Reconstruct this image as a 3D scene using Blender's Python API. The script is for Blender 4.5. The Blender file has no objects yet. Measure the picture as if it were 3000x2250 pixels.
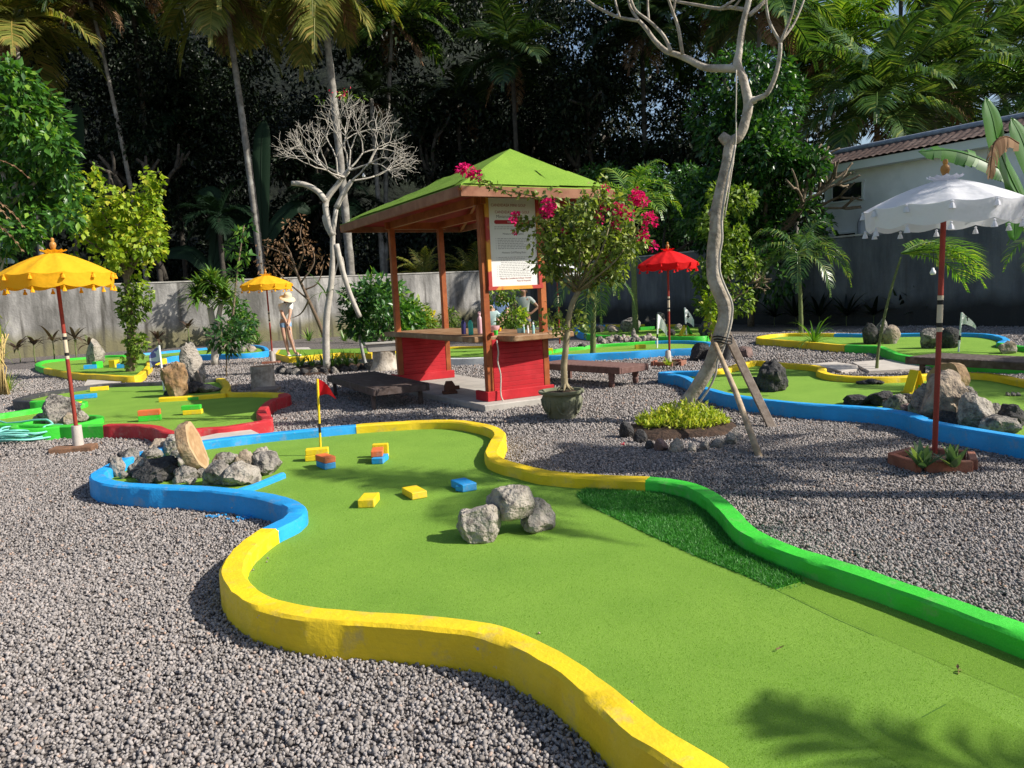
import bpy, bmesh, math, random
import numpy as np
from mathutils import Vector, Matrix, noise as mnoise
rng = np.random.default_rng(11); random.seed(11)
S = bpy.context.scene
COL = S.collection
R_ = math.radians
# ------------------------------------------------------------------ camera
FPX = 2253.0; ROLL = R_(2.8); PITCH = math.atan(265/FPX); CH = 1.5
cF = np.array([0, math.cos(PITCH), -math.sin(PITCH)])
_u0 = np.array([0, math.sin(PITCH), math.cos(PITCH)]); _r0 = np.array([1., 0, 0])
cR = _r0*math.cos(ROLL)-_u0*math.sin(ROLL); cU = _u0*math.cos(ROLL)+_r0*math.sin(ROLL)
CAM = np.array([0, 0, CH])
cd = bpy.data.cameras.new('camera'); co = bpy.data.objects.new('camera', cd); COL.objects.link(co)
cd.sensor_width = 36; cd.lens = FPX/3000*36; cd.clip_start = 0.05; cd.clip_end = 900
m4 = Matrix(((cR[0], cU[0], -cF[0], 0), (cR[1], cU[1], -cF[1], 0), (cR[2], cU[2], -cF[2], CH), (0, 0, 0, 1)))
co.matrix_world = m4
S.camera = co

def ray(x, y): return cF+cR*(x-1500)/FPX-cU*(y-1125)/FPX
def G(x, y, z=0.0):                      # where the sight line through a photo point meets height z
    d = ray(x, y); return CAM+d*((z-CH)/d[2])
def V(x, y, dep):                        # ... meets the upright plane at distance dep
    d = ray(x, y); return CAM+d*(dep/d[1])
def A3(*p): return np.array(p, float)

# ------------------------------------------------------------------ light
SAZ, SEL = R_(13), R_(37)
SUN = np.array([math.cos(SAZ)*math.cos(SEL), -math.sin(SAZ)*math.cos(SEL), math.sin(SEL)])
ld = bpy.data.lights.new('sun', 'SUN'); ld.energy = 5.0; ld.angle = R_(0.5); ld.color = (1, .94, .84)
lo = bpy.data.objects.new('sun', ld); COL.objects.link(lo)
lo.rotation_euler = Vector(SUN).to_track_quat('Z', 'Y').to_euler(); lo.location = (20, -10, 25)
W = bpy.data.worlds.new('World'); S.world = W; W.use_nodes = True
wn = W.node_tree; bg = wn.nodes['Background']
sk = wn.nodes.new('ShaderNodeTexSky'); sk.sky_type = 'NISHITA'; sk.sun_disc = False
sk.sun_elevation = SEL; sk.sun_rotation = math.atan2(SUN[0], SUN[1]); sk.air_density = 1.0; sk.dust_density = 1.5
wn.links.new(sk.outputs[0], bg.inputs[0]); bg.inputs[1].default_value = 0.10
S.view_settings.view_transform = 'Standard'; S.view_settings.look = 'None'
S.view_settings.exposure = 0.52; S.view_settings.gamma = 1
S.cycles.max_bounces = 6; S.cycles.transparent_max_bounces = 8

# ------------------------------------------------------------------ materials
def newmat(n):
    m = bpy.data.materials.new(n); m.use_nodes = True
    return m, m.node_tree.nodes, m.node_tree.links, m.node_tree.nodes['Principled BSDF']
def mat(n, c1, c2=None, sc=8, rough=.7, bump=0, bsc=None, det=5, lo_=.35, hi=.65, spec=.3, c3=None, sc3=1.5, lo3=.5, hi3=.7, bdist=.02):
    m, N, L, b = newmat(n)
    b.inputs['Roughness'].default_value = rough; b.inputs['Specular IOR Level'].default_value = spec
    b.inputs['Base Color'].default_value = (*c1, 1)
    tc = N.new('ShaderNodeTexCoord')
    out = None
    if c2:
        t = N.new('ShaderNodeTexNoise'); t.inputs['Scale'].default_value = sc; t.inputs['Detail'].default_value = det
        t.inputs['Roughness'].default_value = .62
        L.new(tc.outputs['Object'], t.inputs['Vector'])
        r = N.new('ShaderNodeMapRange'); r.inputs[1].default_value = lo_; r.inputs[2].default_value = hi
        L.new(t.outputs[0], r.inputs[0])
        x = N.new('ShaderNodeMix'); x.data_type = 'RGBA'
        x.inputs[6].default_value = (*c1, 1); x.inputs[7].default_value = (*c2, 1); L.new(r.outputs[0], x.inputs[0]); out = x.outputs[2]
    if c3:
        t = N.new('ShaderNodeTexNoise'); t.inputs['Scale'].default_value = sc3; t.inputs['Detail'].default_value = 4
        L.new(tc.outputs['Object'], t.inputs['Vector'])
        r = N.new('ShaderNodeMapRange'); r.inputs[1].default_value = lo3; r.inputs[2].default_value = hi3
        L.new(t.outputs[0], r.inputs[0])
        x = N.new('ShaderNodeMix'); x.data_type = 'RGBA'; L.new(r.outputs[0], x.inputs[0])
        if out: L.new(out, x.inputs[6])
        else: x.inputs[6].default_value = (*c1, 1)
        x.inputs[7].default_value = (*c3, 1); out = x.outputs[2]
    if out: L.new(out, b.inputs['Base Color'])
    if bump:
        t = N.new('ShaderNodeTexNoise'); t.inputs['Scale'].default_value = bsc or sc*3; t.inputs['Detail'].default_value = 6
        L.new(tc.outputs['Object'], t.inputs['Vector'])
        bp = N.new('ShaderNodeBump'); bp.inputs['Strength'].default_value = bump; bp.inputs['Distance'].default_value = bdist
        L.new(t.outputs[0], bp.inputs['Height']); L.new(bp.outputs[0], b.inputs['Normal'])
    return m
def leafmat(n, c1, c2, c3=None, rough=.45, trans=.3, spec=.4, tc=None):
    m, N, L, b = newmat(n)
    g = N.new('ShaderNodeNewGeometry')
    cr = N.new('ShaderNodeValToRGB'); e = cr.color_ramp.elements
    e[0].color = (*c1, 1); e[1].color = (*c2, 1); e[0].position = .1; e[1].position = .75
    if c3: k = e.new(.95); k.color = (*c3, 1)
    L.new(g.outputs['Random Per Island'], cr.inputs[0]); L.new(cr.outputs[0], b.inputs['Base Color'])
    b.inputs['Roughness'].default_value = rough; b.inputs['Specular IOR Level'].default_value = spec
    if trans:
        t = N.new('ShaderNodeBsdfTranslucent'); mx = N.new('ShaderNodeMixShader'); mx.inputs[0].default_value = trans
        br = N.new('ShaderNodeMix'); br.data_type = 'RGBA'; br.blend_type = 'MULTIPLY'; br.inputs[0].default_value = 1
        L.new(cr.outputs[0], br.inputs[6]); br.inputs[7].default_value = (*(tc or (1.6, 1.7, .6)), 1); L.new(br.outputs[2], t.inputs[0])
        L.new(b.outputs[0], mx.inputs[1]); L.new(t.outputs[0], mx.inputs[2])
        L.new(mx.outputs[0], N['Material Output'].inputs[0])
    return m
M = {}
def paint(n, c):
    """brushed masonry paint: uneven coats, scuffs and a few chips down to the cement"""
    m, N, L, b = newmat(n); tc = N.new('ShaderNodeTexCoord')
    def nz(sc, det, r=.6, src=None):
        t = N.new('ShaderNodeTexNoise'); t.inputs['Scale'].default_value = sc; t.inputs['Detail'].default_value = det; t.inputs['Roughness'].default_value = r
        L.new(src or tc.outputs['Object'], t.inputs[0]); return t.outputs[0]
    def mr(v, a, b_, c_=0, d=1):
        r = N.new('ShaderNodeMapRange'); r.inputs[1].default_value = a; r.inputs[2].default_value = b_; r.inputs[3].default_value = c_; r.inputs[4].default_value = d; L.new(v, r.inputs[0]); return r.outputs[0]
    def mx(f, a, b_):
        x = N.new('ShaderNodeMix'); x.data_type = 'RGBA'; L.new(f, x.inputs[0])
        if isinstance(a, tuple): x.inputs[6].default_value = (*a, 1)
        else: L.new(a, x.inputs[6])
        x.inputs[7].default_value = (*b_, 1); return x.outputs[2]
    mp = N.new('ShaderNodeMapping'); mp.inputs['Scale'].default_value = (3, 3, 22); L.new(tc.outputs['Object'], mp.inputs[0])
    col = mx(mr(nz(2.1, 5), .35, .7), c, tuple(x*.76+.014 for x in c))
    col = mx(mr(nz(2.2, 4, .6, mp.outputs[0]), .5, .75, 0, .5), col, tuple(x*.72+.02 for x in c))
    col = mx(mr(nz(7, 6, .7), .55, .70, 0, .42), col, (.30, .26, .20))
    ch = nz(13, 5, .72); col = mx(mr(ch, .685, .70), col, (.42, .39, .35))
    L.new(col, b.inputs['Base Color']); L.new(mr(nz(30, 3), .3, .7, .42, .72), b.inputs['Roughness']); b.inputs['Specular IOR Level'].default_value = .3
    bp = N.new('ShaderNodeBump'); bp.inputs['Strength'].default_value = .55; bp.inputs['Distance'].default_value = .008; L.new(nz(38, 5, .65), bp.inputs['Height']); L.new(bp.outputs[0], b.inputs['Normal']); M[n] = m
paint('paint_yellow', (.86, .60, .012)); paint('paint_blue', (.015, .33, .74)); paint('paint_green', (.045, .56, .035))
paint('paint_red', (.50, .022, .03)); paint('paint_black', (.045, .045, .05)); paint('paint_white', (.74, .76, .74))
paint('paint_orange', (.72, .16, .045)); paint('paint_dull_yellow', (.55, .40, .02))
M['rock_grey'] = mat('rock_grey', (.37, .335, .29), (.12, .107, .094), 14, .95, 1, 30, lo_=.46, hi=.64, c3=(.38, .33, .27), sc3=5, lo3=.45, hi3=.75, bdist=.05)
M['rock_tan'] = mat('rock_tan', (.40, .32, .235), (.17, .135, .11), 12, .95, 1, 28, c3=(.36, .33, .30), sc3=4, bdist=.03)
M['rock_dark'] = mat('rock_dark', (.075, .072, .072), (.02, .02, .021), 16, .95, 1, 34, c3=(.16, .145, .13), sc3=8, lo3=.55, hi3=.72, bdist=.05)
M['rock_mid'] = mat('rock_mid', (.27, .245, .215), (.07, .063, .058), 15, .95, 1, 32, lo_=.45, hi=.60, c3=(.33, .30, .26), sc3=7, lo3=.52, hi3=.68, bdist=.05)
M['rock_red'] = mat('rock_red', (.23, .15, .13), (.10, .07, .065), 10, .95, .8, 24, bdist=.03)
M['wood_dark'] = mat('wood_dark', (.055, .036, .03), (.10, .075, .068), 14, .6, .4, 40, c3=(.15, .12, .115), sc3=6, lo3=.55, hi3=.75, bdist=.006)
M['wood_brown'] = mat('wood_brown', (.12, .06, .05), (.18, .10, .085), 14, .6, .4, 40, bdist=.006)
M['wood_red'] = mat('wood_red', (.34, .095, .028), (.24, .06, .018), 9, .5, .3, 30, c3=(.42, .13, .04), sc3=3, bdist=.006)
M['wood_plank'] = mat('wood_plank', (.30, .17, .085), (.20, .105, .05), 9, .55, .3, 25, c3=(.40, .27, .16), sc3=5, bdist=.006)
M['wood_grey'] = mat('wood_grey', (.17, .13, .10), (.26, .21, .17), 16, .85, .5, 50, bdist=.008)
M['wood_pole'] = mat('wood_pole', (.46, .36, .24), (.30, .22, .14), 9, .8, .3, 40, bdist=.006)
M['concrete'] = mat('concrete', (.40, .37, .33), (.30, .28, .255), 6, .9, .4, 60, c3=(.46, .43, .39), sc3=1.4, bdist=.006)
M['concrete_pale'] = mat('concrete_pale', (.52, .47, .42), (.42, .38, .34), 5, .9, .3, 60, bdist=.006)
M['soil'] = mat('soil', (.075, .045, .03), (.03, .02, .015), 14, 1, .8, 30, bdist=.03)
M['bark_grey'] = mat('bark_grey', (.44, .385, .31), (.22, .185, .145), 13, .9, .8, 30, c3=(.54, .49, .42), sc3=4, lo3=.45, hi3=.7, bdist=.015)
M['bark_pale'] = mat('bark_pale', (.50, .46, .40), (.33, .30, .26), 8, .85, .4, 30, bdist=.01)
M['bark_brown'] = mat('bark_brown', (.24, .185, .12), (.12, .09, .06), 14, .9, .6, 30, bdist=.015)
M['pole_red'] = mat('pole_red', (.30, .04, .025), (.22, .03, .02), 8, .5, 0)
M['black'] = mat('black', (.012, .012, .012), rough=.6)
M['white'] = mat('white', (.8, .8, .8), rough=.6)
M['gold'] = mat('gold', (.52, .26, .06), (.38, .17, .04), 20, .4)
M['brick'] = mat('brick', (.33, .12, .075), (.22, .08, .05), 9, .9, .6, 45, c3=(.26, .14, .10), sc3=4, bdist=.01)
M['brick_brown'] = mat('brick_brown', (.25, .13, .075), (.14, .08, .05), 9, .9, .6, 45, bdist=.01)
M['skin'] = mat('skin', (.56, .33, .23), (.50, .28, .19), 9, .55)
M['skin_dark'] = mat('skin_dark', (.30, .16, .105), (.25, .13, .085), 9, .55)
def cloth(n, c): M[n] = mat(n, c, tuple(x*.88 for x in c), 14, .9, .15, 200, bdist=.003)
cloth('cloth_white', (.74, .73, .71)); cloth('denim', (.24, .37, .55)); cloth('cloth_grey', (.34, .37, .35)); cloth('cloth_blue', (.20, .29, .50))
cloth('shorts_dark', (.12, .13, .15)); cloth('cloth_mint', (.42, .55, .55)); cloth('straw', (.66, .54, .36)); cloth('hair_brown', (.06, .035, .02))
def canopy(n, c, tr=.35):
    m, N, L, b = newmat(n); b.inputs['Base Color'].default_value = (*c, 1); b.inputs['Roughness'].default_value = .75
    b.inputs['Specular IOR Level'].default_value = .2
    t = N.new('ShaderNodeBsdfTranslucent'); t.inputs[0].default_value = (*c, 1)
    tx = N.new('ShaderNodeTexNoise'); tx.inputs['Scale'].default_value = 9; bp = N.new('ShaderNodeBump'); bp.inputs['Strength'].default_value = .5; bp.inputs['Distance'].default_value = .03
    tc = N.new('ShaderNodeTexCoord'); L.new(tc.outputs['Object'], tx.inputs[0]); L.new(tx.outputs[0], bp.inputs['Height']); L.new(bp.outputs[0], b.inputs['Normal'])
    mx = N.new('ShaderNodeMixShader'); mx.inputs[0].default_value = tr
    L.new(b.outputs[0], mx.inputs[1]); L.new(t.outputs[0], mx.inputs[2]); L.new(mx.outputs[0], N['Material Output'].inputs[0]); M[n] = m
canopy('canopy_yellow', (.92, .50, .02)); canopy('canopy_red', (.74, .012, .014)); canopy('canopy_white', (.80, .80, .84))
canopy('flag_red', (.62, .012, .02), .2); canopy('flag_white', (.8, .8, .8), .25)

# turf: short artificial grass
def turfmat(n, c1, c2, sc=260):
    m, N, L, b = newmat(n); tc = N.new('ShaderNodeTexCoord')
    t = N.new('ShaderNodeTexNoise'); t.inputs['Scale'].default_value = sc; t.inputs['Detail'].default_value = 3; t.inputs['Roughness'].default_value = .8
    L.new(tc.outputs['Object'], t.inputs[0])
    t2 = N.new('ShaderNodeTexNoise'); t2.inputs['Scale'].default_value = 2.2; t2.inputs['Detail'].default_value = 5; L.new(tc.outputs['Object'], t2.inputs[0])
    r = N.new('ShaderNodeMapRange'); r.inputs[1].default_value = .3; r.inputs[2].default_value = .7; L.new(t.outputs[0], r.inputs[0])
    x = N.new('ShaderNodeMix'); x.data_type = 'RGBA'; x.inputs[6].default_value = (*c1, 1); x.inputs[7].default_value = (*c2, 1); L.new(r.outputs[0], x.inputs[0])
    x2 = N.new('ShaderNodeMix'); x2.data_type = 'RGBA'; x2.blend_type = 'MULTIPLY'
    r2 = N.new('ShaderNodeMapRange'); r2.inputs[1].default_value = .35; r2.inputs[2].default_value = .75; r2.inputs[3].default_value = 0; r2.inputs[4].default_value = .5; L.new(t2.outputs[0], r2.inputs[0])
    L.new(r2.outputs[0], x2.inputs[0]); L.new(x.outputs[2], x2.inputs[6]); x2.inputs[7].default_value = (.58, .70, .6, 1)
    L.new(x2.outputs[2], b.inputs['Base Color']); b.inputs['Roughness'].default_value = .85; b.inputs['Specular IOR Level'].default_value = .15
    bp = N.new('ShaderNodeBump'); bp.inputs['Strength'].default_value = .7; bp.inputs['Distance'].default_value = .006; L.new(t.outputs[0], bp.inputs['Height']); L.new(bp.outputs[0], b.inputs['Normal'])
    M[n] = m
turfmat('turf', (.12, .25, .022), (.26, .42, .07)); turfmat('turf_deep', (.095, .21, .014), (.215, .36, .05))
turfmat('turf_roof', (.11, .215, .018), (.25, .39, .055), 70)
M['blade'] = leafmat('blade', (.02, .14, .012), (.07, .30, .035), rough=.5, trans=.2, spec=.5)
M['blade_turf'] = leafmat('blade_turf', (.135, .28, .026), (.28, .455, .08), rough=.6, trans=.35, spec=.2)
# ------------------------------------------------------------------ object helpers
WL = {}
def meta(o, label=None, cat=None, group=None, kind=None):
    if label: o['label'] = label
    if cat: o['category'] = cat
    if group: o['group'] = group
    if kind: o['kind'] = kind
    return o
def thing(name, label, cat, loc, group=None):
    o = bpy.data.objects.new(name, None); COL.objects.link(o); o.empty_display_size = .1
    o.location = tuple(loc); WL[o.name] = np.array(loc, float)
    return meta(o, label, cat, group)
def link_mesh(name, me, mats, parent, origin):
    o = bpy.data.objects.new(name, me); COL.objects.link(o)
    for m in (mats if isinstance(mats, (list, tuple)) else [mats]): me.materials.append(M[m] if isinstance(m, str) else m)
    if parent is not None: o.parent = parent; WL[o.name] = WL[parent.name]
    else: o.location = tuple(origin); WL[o.name] = np.array(origin, float)
    return o
class MB:
    def __init__(s): s.v = []; s.f = []; s.mi = []; s.cur = 0
    def add(s, V_, F_):
        n = len(s.v); s.v += [tuple(map(float, p)) for p in V_]
        for f in F_: s.f.append(tuple(i+n for i in f)); s.mi.append(s.cur)
        return s
    def box(s, c, d, yaw=0, rot=None, top=1.0):
        h = np.array(d, float)/2
        P = np.array([(x*h[0]*(top if z > 0 else 1), y*h[1]*(top if z > 0 else 1), z*h[2]) for z in (-1, 1) for y in (-1, 1) for x in (-1, 1)])
        if rot is None:
            c_, s_ = math.cos(yaw), math.sin(yaw); rot = np.array([[c_, -s_, 0], [s_, c_, 0], [0, 0, 1]])
        return s.hexa(P@np.array(rot).T+np.array(c, float))
    def hexa(s, P):  # order z,y,x
        return s.add(P, [(0, 2, 3, 1), (4, 5, 7, 6), (0, 1, 5, 4), (2, 6, 7, 3), (0, 4, 6, 2), (1, 3, 7, 5)])
    def beam(s, a, b, w, h, up=(0, 0, 1)):
        a = np.array(a, float); b = np.array(b, float); d = b-a; L = np.linalg.norm(d); d = d/L
        x = np.cross(d, up)
        if np.linalg.norm(x) < 1e-4: x = np.cross(d, (1, 0, 0))
        x /= np.linalg.norm(x); z = np.cross(x, d)
        return s.box((a+b)/2, (w, L, h), rot=np.stack([x, d, z], 1))
    def tube(s, P, r, seg=8, cap=True, flat=1.0):
        P = np.array(P, float); n = len(P); r = np.full(n, r) if np.isscalar(r) else np.array(r, float)
        T = np.gradient(P, axis=0); T /= (np.linalg.norm(T, axis=1)[:, None]+1e-9)
        ref = np.array([0, 0, 1.]) if abs(T[0][2]) < .9 else np.array([1., 0, 0])
        x = np.cross(T[0], ref); x /= np.linalg.norm(x); Vv = []
        for i in range(n):
            x = x-T[i]*(x@T[i]); x /= (np.linalg.norm(x)+1e-9); y = np.cross(T[i], x)
            for k in range(seg):
                a = 2*math.pi*k/seg; Vv.append(P[i]+(x*math.cos(a)+y*math.sin(a)*flat)*r[i])
        F_ = [(i*seg+k, i*seg+(k+1) % seg, (i+1)*seg+(k+1) % seg, (i+1)*seg+k) for i in range(n-1) for k in range(seg)]
        if cap: F_ += [tuple(range(seg))[::-1], tuple((n-1)*seg+k for k in range(seg))]
        return s.add(Vv, F_)
    def lathe(s, prof, c=(0, 0, 0), seg=20, fn=None):
        Vv = []
        for (r, z) in prof:
            for k in range(seg):
                a = 2*math.pi*k/seg; rr = r*(fn(a, r, z) if fn else 1)
                Vv.append((c[0]+rr*math.cos(a), c[1]+rr*math.sin(a), c[2]+z))
        n = len(prof)
        return s.add(Vv, [(i*seg+k, i*seg+(k+1) % seg, (i+1)*seg+(k+1) % seg, (i+1)*seg+k) for i in range(n-1) for k in range(seg)])
    def prism(s, poly, z0, z1):
        n = len(poly); Vv = [(p[0], p[1], z0) for p in poly]+[(p[0], p[1], z1) for p in poly]
        return s.add(Vv, [tuple(range(n))[::-1], tuple(range(n, 2*n))]+[(i, (i+1) % n, n+(i+1) % n, n+i) for i in range(n)])
    def build(s, name, mats, parent=None, origin=None, smooth=False, bevel=0, bseg=1):
        Vv = np.array(s.v)
        if parent is not None: og = WL[parent.name]
        elif origin is not None: og = np.array(origin, float)
        else: og = np.array([(Vv[:, 0].min()+Vv[:, 0].max())/2, (Vv[:, 1].min()+Vv[:, 1].max())/2, Vv[:, 2].min()])
        me = bpy.data.meshes.new(name); me.from_pydata((Vv-og).tolist(), [], s.f)
        if any(s.mi): me.polygons.foreach_set('material_index', s.mi)
        bm = bmesh.new(); bm.from_mesh(me)
        bmesh.ops.recalc_face_normals(bm, faces=bm.faces)
        if bevel: bmesh.ops.bevel(bm, geom=bm.edges[:], offset=bevel, segments=bseg, affect='EDGES', profile=.5)
        bm.to_mesh(me); bm.free()
        if smooth:
            me.polygons.foreach_set('use_smooth', [True]*len(me.polygons))
            if smooth != 'all': me.set_sharp_from_angle(angle=R_(40))
        return link_mesh(name, me, mats, parent, og)
def np_mesh(name, Vv, F_, mats, parent=None, origin=None, smooth=False):
    """fast mesh from arrays; F_ is (n,3) or (n,4)"""
    Vv = np.asarray(Vv, np.float32); F_ = np.asarray(F_, np.int32)
    og = WL[parent.name] if parent is not None else np.array(origin if origin is not None else [Vv[:, 0].mean(), Vv[:, 1].mean(), Vv[:, 2].min()], float)
    me = bpy.data.meshes.new(name); k = F_.shape[1]
    me.vertices.add(len(Vv)); me.vertices.foreach_set('co', (Vv-og.astype(np.float32)).ravel())
    me.loops.add(F_.size); me.loops.foreach_set('vertex_index', F_.ravel())
    me.polygons.add(len(F_)); me.polygons.foreach_set('loop_start', np.arange(0, F_.size, k, dtype=np.int32))
    if smooth: me.polygons.foreach_set('use_smooth', np.ones(len(F_), bool))
    me.update(calc_edges=True)
    return link_mesh(name, me, mats, parent, og)
def copy_tree(o, loc, rz=0, sc=1.0, label=None, group=None):
    c = o.copy(); COL.objects.link(c); c.location = tuple(loc); c.rotation_euler = (0, 0, rz)
    c.scale = (sc, sc, sc) if np.isscalar(sc) else sc
    if label: c['label'] = label
    if group: c['group'] = group
    WL[c.name] = np.array(loc, float)
    for ch in list(o.children):
        d = ch.copy(); COL.objects.link(d); d.parent = c
        for g in list(ch.children):
            e = g.copy(); COL.objects.link(e); e.parent = d
    return c
def unit(v): v = np.asarray(v, float); return v/(np.linalg.norm(v, axis=-1, keepdims=True)+1e-9)
def smooth_path(P, m=6, closed=False):
    P = [np.array(p, float) for p in P]; n = len(P); out = []
    for i in range(n if closed else n-1):
        p1, p2 = P[i], P[(i+1) % n]
        p0 = P[i-1] if (closed or i > 0) else 2*p1-p2
        p3 = P[(i+2) % n] if (closed or i+2 < n) else 2*p2-p1
        t0 = 0; d = lambda a, b: max(np.linalg.norm(a-b), 1e-5)**.5
        t1 = t0+d(p0, p1); t2 = t1+d(p1, p2); t3 = t2+d(p2, p3)
        mm = m if not callable(m) else m(np.linalg.norm(p2-p1))
        for k in range(mm):
            t = t1+(t2-t1)*k/mm
            a1 = p0*(t1-t)/(t1-t0)+p1*(t-t0)/(t1-t0); a2 = p1*(t2-t)/(t2-t1)+p2*(t-t1)/(t2-t1); a3 = p2*(t3-t)/(t3-t2)+p3*(t-t2)/(t3-t2)
            b1 = a1*(t2-t)/(t2-t0)+a2*(t-t0)/(t2-t0); b2 = a2*(t3-t)/(t3-t1)+a3*(t-t1)/(t3-t1)
            out.append((b1*(t2-t)/(t2-t1)+b2*(t-t1)/(t2-t1), i))
    if not closed: out.append((P[-1], n-2))
    return out
def spath(P, m=6): return np.array([p for p, _ in smooth_path(P, m)])
# leaves: arrays of folded diamonds
def leaf_arrays(P, D, Nn, Ln, Wd, fold=.18, mid=.45):
    P = np.asarray(P, float); D = unit(D); Sd = unit(np.cross(D, Nn)); Up = np.cross(Sd, D)
    Ln = np.broadcast_to(np.asarray(Ln, float), (len(P),))[:, None]; Wd = np.broadcast_to(np.asarray(Wd, float), (len(P),))[:, None]
    base = P; tip = P+D*Ln; c = P+D*Ln*mid; l = c+Sd*Wd/2+Up*Wd*fold; r = c-Sd*Wd/2+Up*Wd*fold
    Vv = np.stack([base, l, tip, r], 1).reshape(-1, 3); i = np.arange(len(P))[:, None]*4
    F_ = np.concatenate([i+np.array([[0, 2, 1]]), i+np.array([[0, 3, 2]])], 1).reshape(-1, 3)
    return Vv, F_
def cat_arrays(L_):
    vs, fs, n = [], [], 0
    for v, f in L_: vs.append(v); fs.append(f+n); n += len(v)
    return np.concatenate(vs), np.concatenate(fs)
def strap_arrays(base, dirs, L, Wd, droop=.6, seg=5, taper=.5, twist=None):
    """strap leaves that arch outward: base (n,3), dirs (n,3) start directions"""
    n = len(base); dirs = unit(dirs); L = np.broadcast_to(L, (n,)); Wd = np.broadcast_to(Wd, (n,)); droop = np.broadcast_to(droop, (n,))
    side = unit(np.cross(dirs, np.array([0, 0, 1.])+1e-3*rng.normal(size=(n, 3))))
    Vv = np.zeros((n, seg+1, 2, 3)); p = base.copy(); d = dirs.copy()
    for k in range(seg+1):
        t = k/seg; w = Wd*(min(1, .45+t*2.2))*(1-t**(1/ max(taper, .05))*.96)
        Vv[:, k, 0] = p-side*w[:, None]/2; Vv[:, k, 1] = p+side*w[:, None]/2
        p = p+d*(L/seg)[:, None]; d = unit(d+np.array([0, 0, -1.])*(droop/seg)[:, None]*2*(.4+t))
    i = (np.arange(n)*(seg+1)*2)[:, None, None]+(np.arange(seg)*2)[None, :, None]+np.array([0, 1, 3, 2])[None, None, :]
    return Vv.reshape(-1, 3), i.reshape(-1, 4)
def rand_dirs(n, up=.0):
    d = rng.normal(size=(n, 3)); d = unit(d); d[:, 2] += up; return unit(d)
def cloud(n, blobs, shell=.55):
    """points in a set of ellipsoids (cx,cy,cz,rx,ry,rz)"""
    B = np.array(blobs, float); w = (B[:, 3]*B[:, 4]*B[:, 5])**(2/3); w /= w.sum(); k = rng.choice(len(B), n, p=w)
    d = unit(rng.normal(size=(n, 3))); r = rng.uniform(shell**3, 1, n)**(1/3)
    return B[k, :3]+d*B[k, 3:]*r[:, None], d
def rock_arrays(c, size, seed, sub=3, planes=9, yaw=None, rough=.10, cut=(.52, .9)):
    r = np.random.default_rng(seed); bm = bmesh.new(); bmesh.ops.create_icosphere(bm, subdivisions=sub, radius=1)
    P = np.array([v.co[:] for v in bm.verts]); F_ = np.array([[v.index for v in f.verts] for f in bm.faces]); bm.free()
    for _ in range(planes):
        n = unit(r.normal(size=3)); o = r.uniform(*cut); d = P@n-o; P = P-np.where(d > 0, d*.92, 0)[:, None]*n
    off = r.uniform(0, 50, 3)
    for i, p in enumerate(P):
        q = Vector(p*1.6+off); f = mnoise.fractal(q, 1.0, 2.0, 4)
        g = mnoise.fractal(Vector(p*6.5+off), .8, 2.1, 3) if sub > 2 else 0; P[i] = p*(1+rough*f*1.6+rough*.42*g)
    P[:, 2] = np.maximum(P[:, 2], np.quantile(P[:, 2], .13)+.03*(P[:, 2]-np.quantile(P[:, 2], .13))); P = P-(P.max(0)+P.min(0))/2; P = P/np.ptp(P, axis=0)*np.array(size); y = r.uniform(0, 6.28) if yaw is None else yaw
    ca, sa = math.cos(y), math.sin(y); P = P@np.array([[ca, sa, 0], [-sa, ca, 0], [0, 0, 1]])
    return P+np.array(c, float), F_
ROCKN = [0]
def rock(c, size, m, label, group=None, name='rock', sub=3, planes=9, rough=.1, yaw=None, parent=None, cat='rock', cut=(.52, .9)):
    """c is the point the rock rests on"""
    ROCKN[0] += 1
    P, F_ = rock_arrays((c[0], c[1], c[2]+size[2]*.49), size, 100+ROCKN[0], sub, planes, yaw, rough, cut)
    o = np_mesh(name, P, F_, m, parent=parent, origin=None if parent else c, smooth=True)
    o.data.set_sharp_from_angle(angle=R_(32))
    if parent is None: meta(o, label, cat, group)
    return o
# ------------------------------------------------------------------ golf holes
HOLES = []      # outer outlines, used to keep the gravel out
def kerb_mesh(P, w, h, z0=-.02, wob=.007, seed=0):
    """sweep of a hand-cast kerb along points P (n,3)"""
    P = np.array(P); n = len(P); T = np.gradient(P[:, :2], axis=0); T = unit(T); Nn = np.stack([-T[:, 1], T[:, 0]], 1)
    r = np.random.default_rng(seed); mb = MB(); b = .014
    prof = [(-.53, z0), (-.5, h-b), (-.5+b/w, h), (.5-b/w, h), (.5, h-b), (.53, z0)]
    Vv = []
    for i in range(n):
        k = 1+(mnoise.noise(Vector((P[i][0]*1.7, P[i][1]*1.7, seed))))*.11+mnoise.noise(Vector((P[i][0]*9, P[i][1]*9, seed)))*.035; hz = mnoise.noise(Vector((P[i][0]*2.3, P[i][1]*2.3, seed+9)))*.006+mnoise.noise(Vector((P[i][0]*11, P[i][1]*11, seed+3)))*.0025
        for (a, z) in prof:
            j = r.uniform(-wob, wob)*.5
            Vv.append((P[i][0]+Nn[i][0]*(a*w*k+j), P[i][1]+Nn[i][1]*(a*w*k+j), z+(hz if z > .05 else 0)))
    F_ = [(i*6+k, i*6+k+1, (i+1)*6+k+1, (i+1)*6+k) for i in range(n-1) for k in range(5)]
    F_ += [tuple(range(6)), tuple((n-1)*6+k for k in range(6))[::-1]]
    return mb.add(Vv, F_)
PAINTED = dict(y='yellow', b='blue', g='green', r='red', k='black', w='white', d='dull_yellow')
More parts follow.
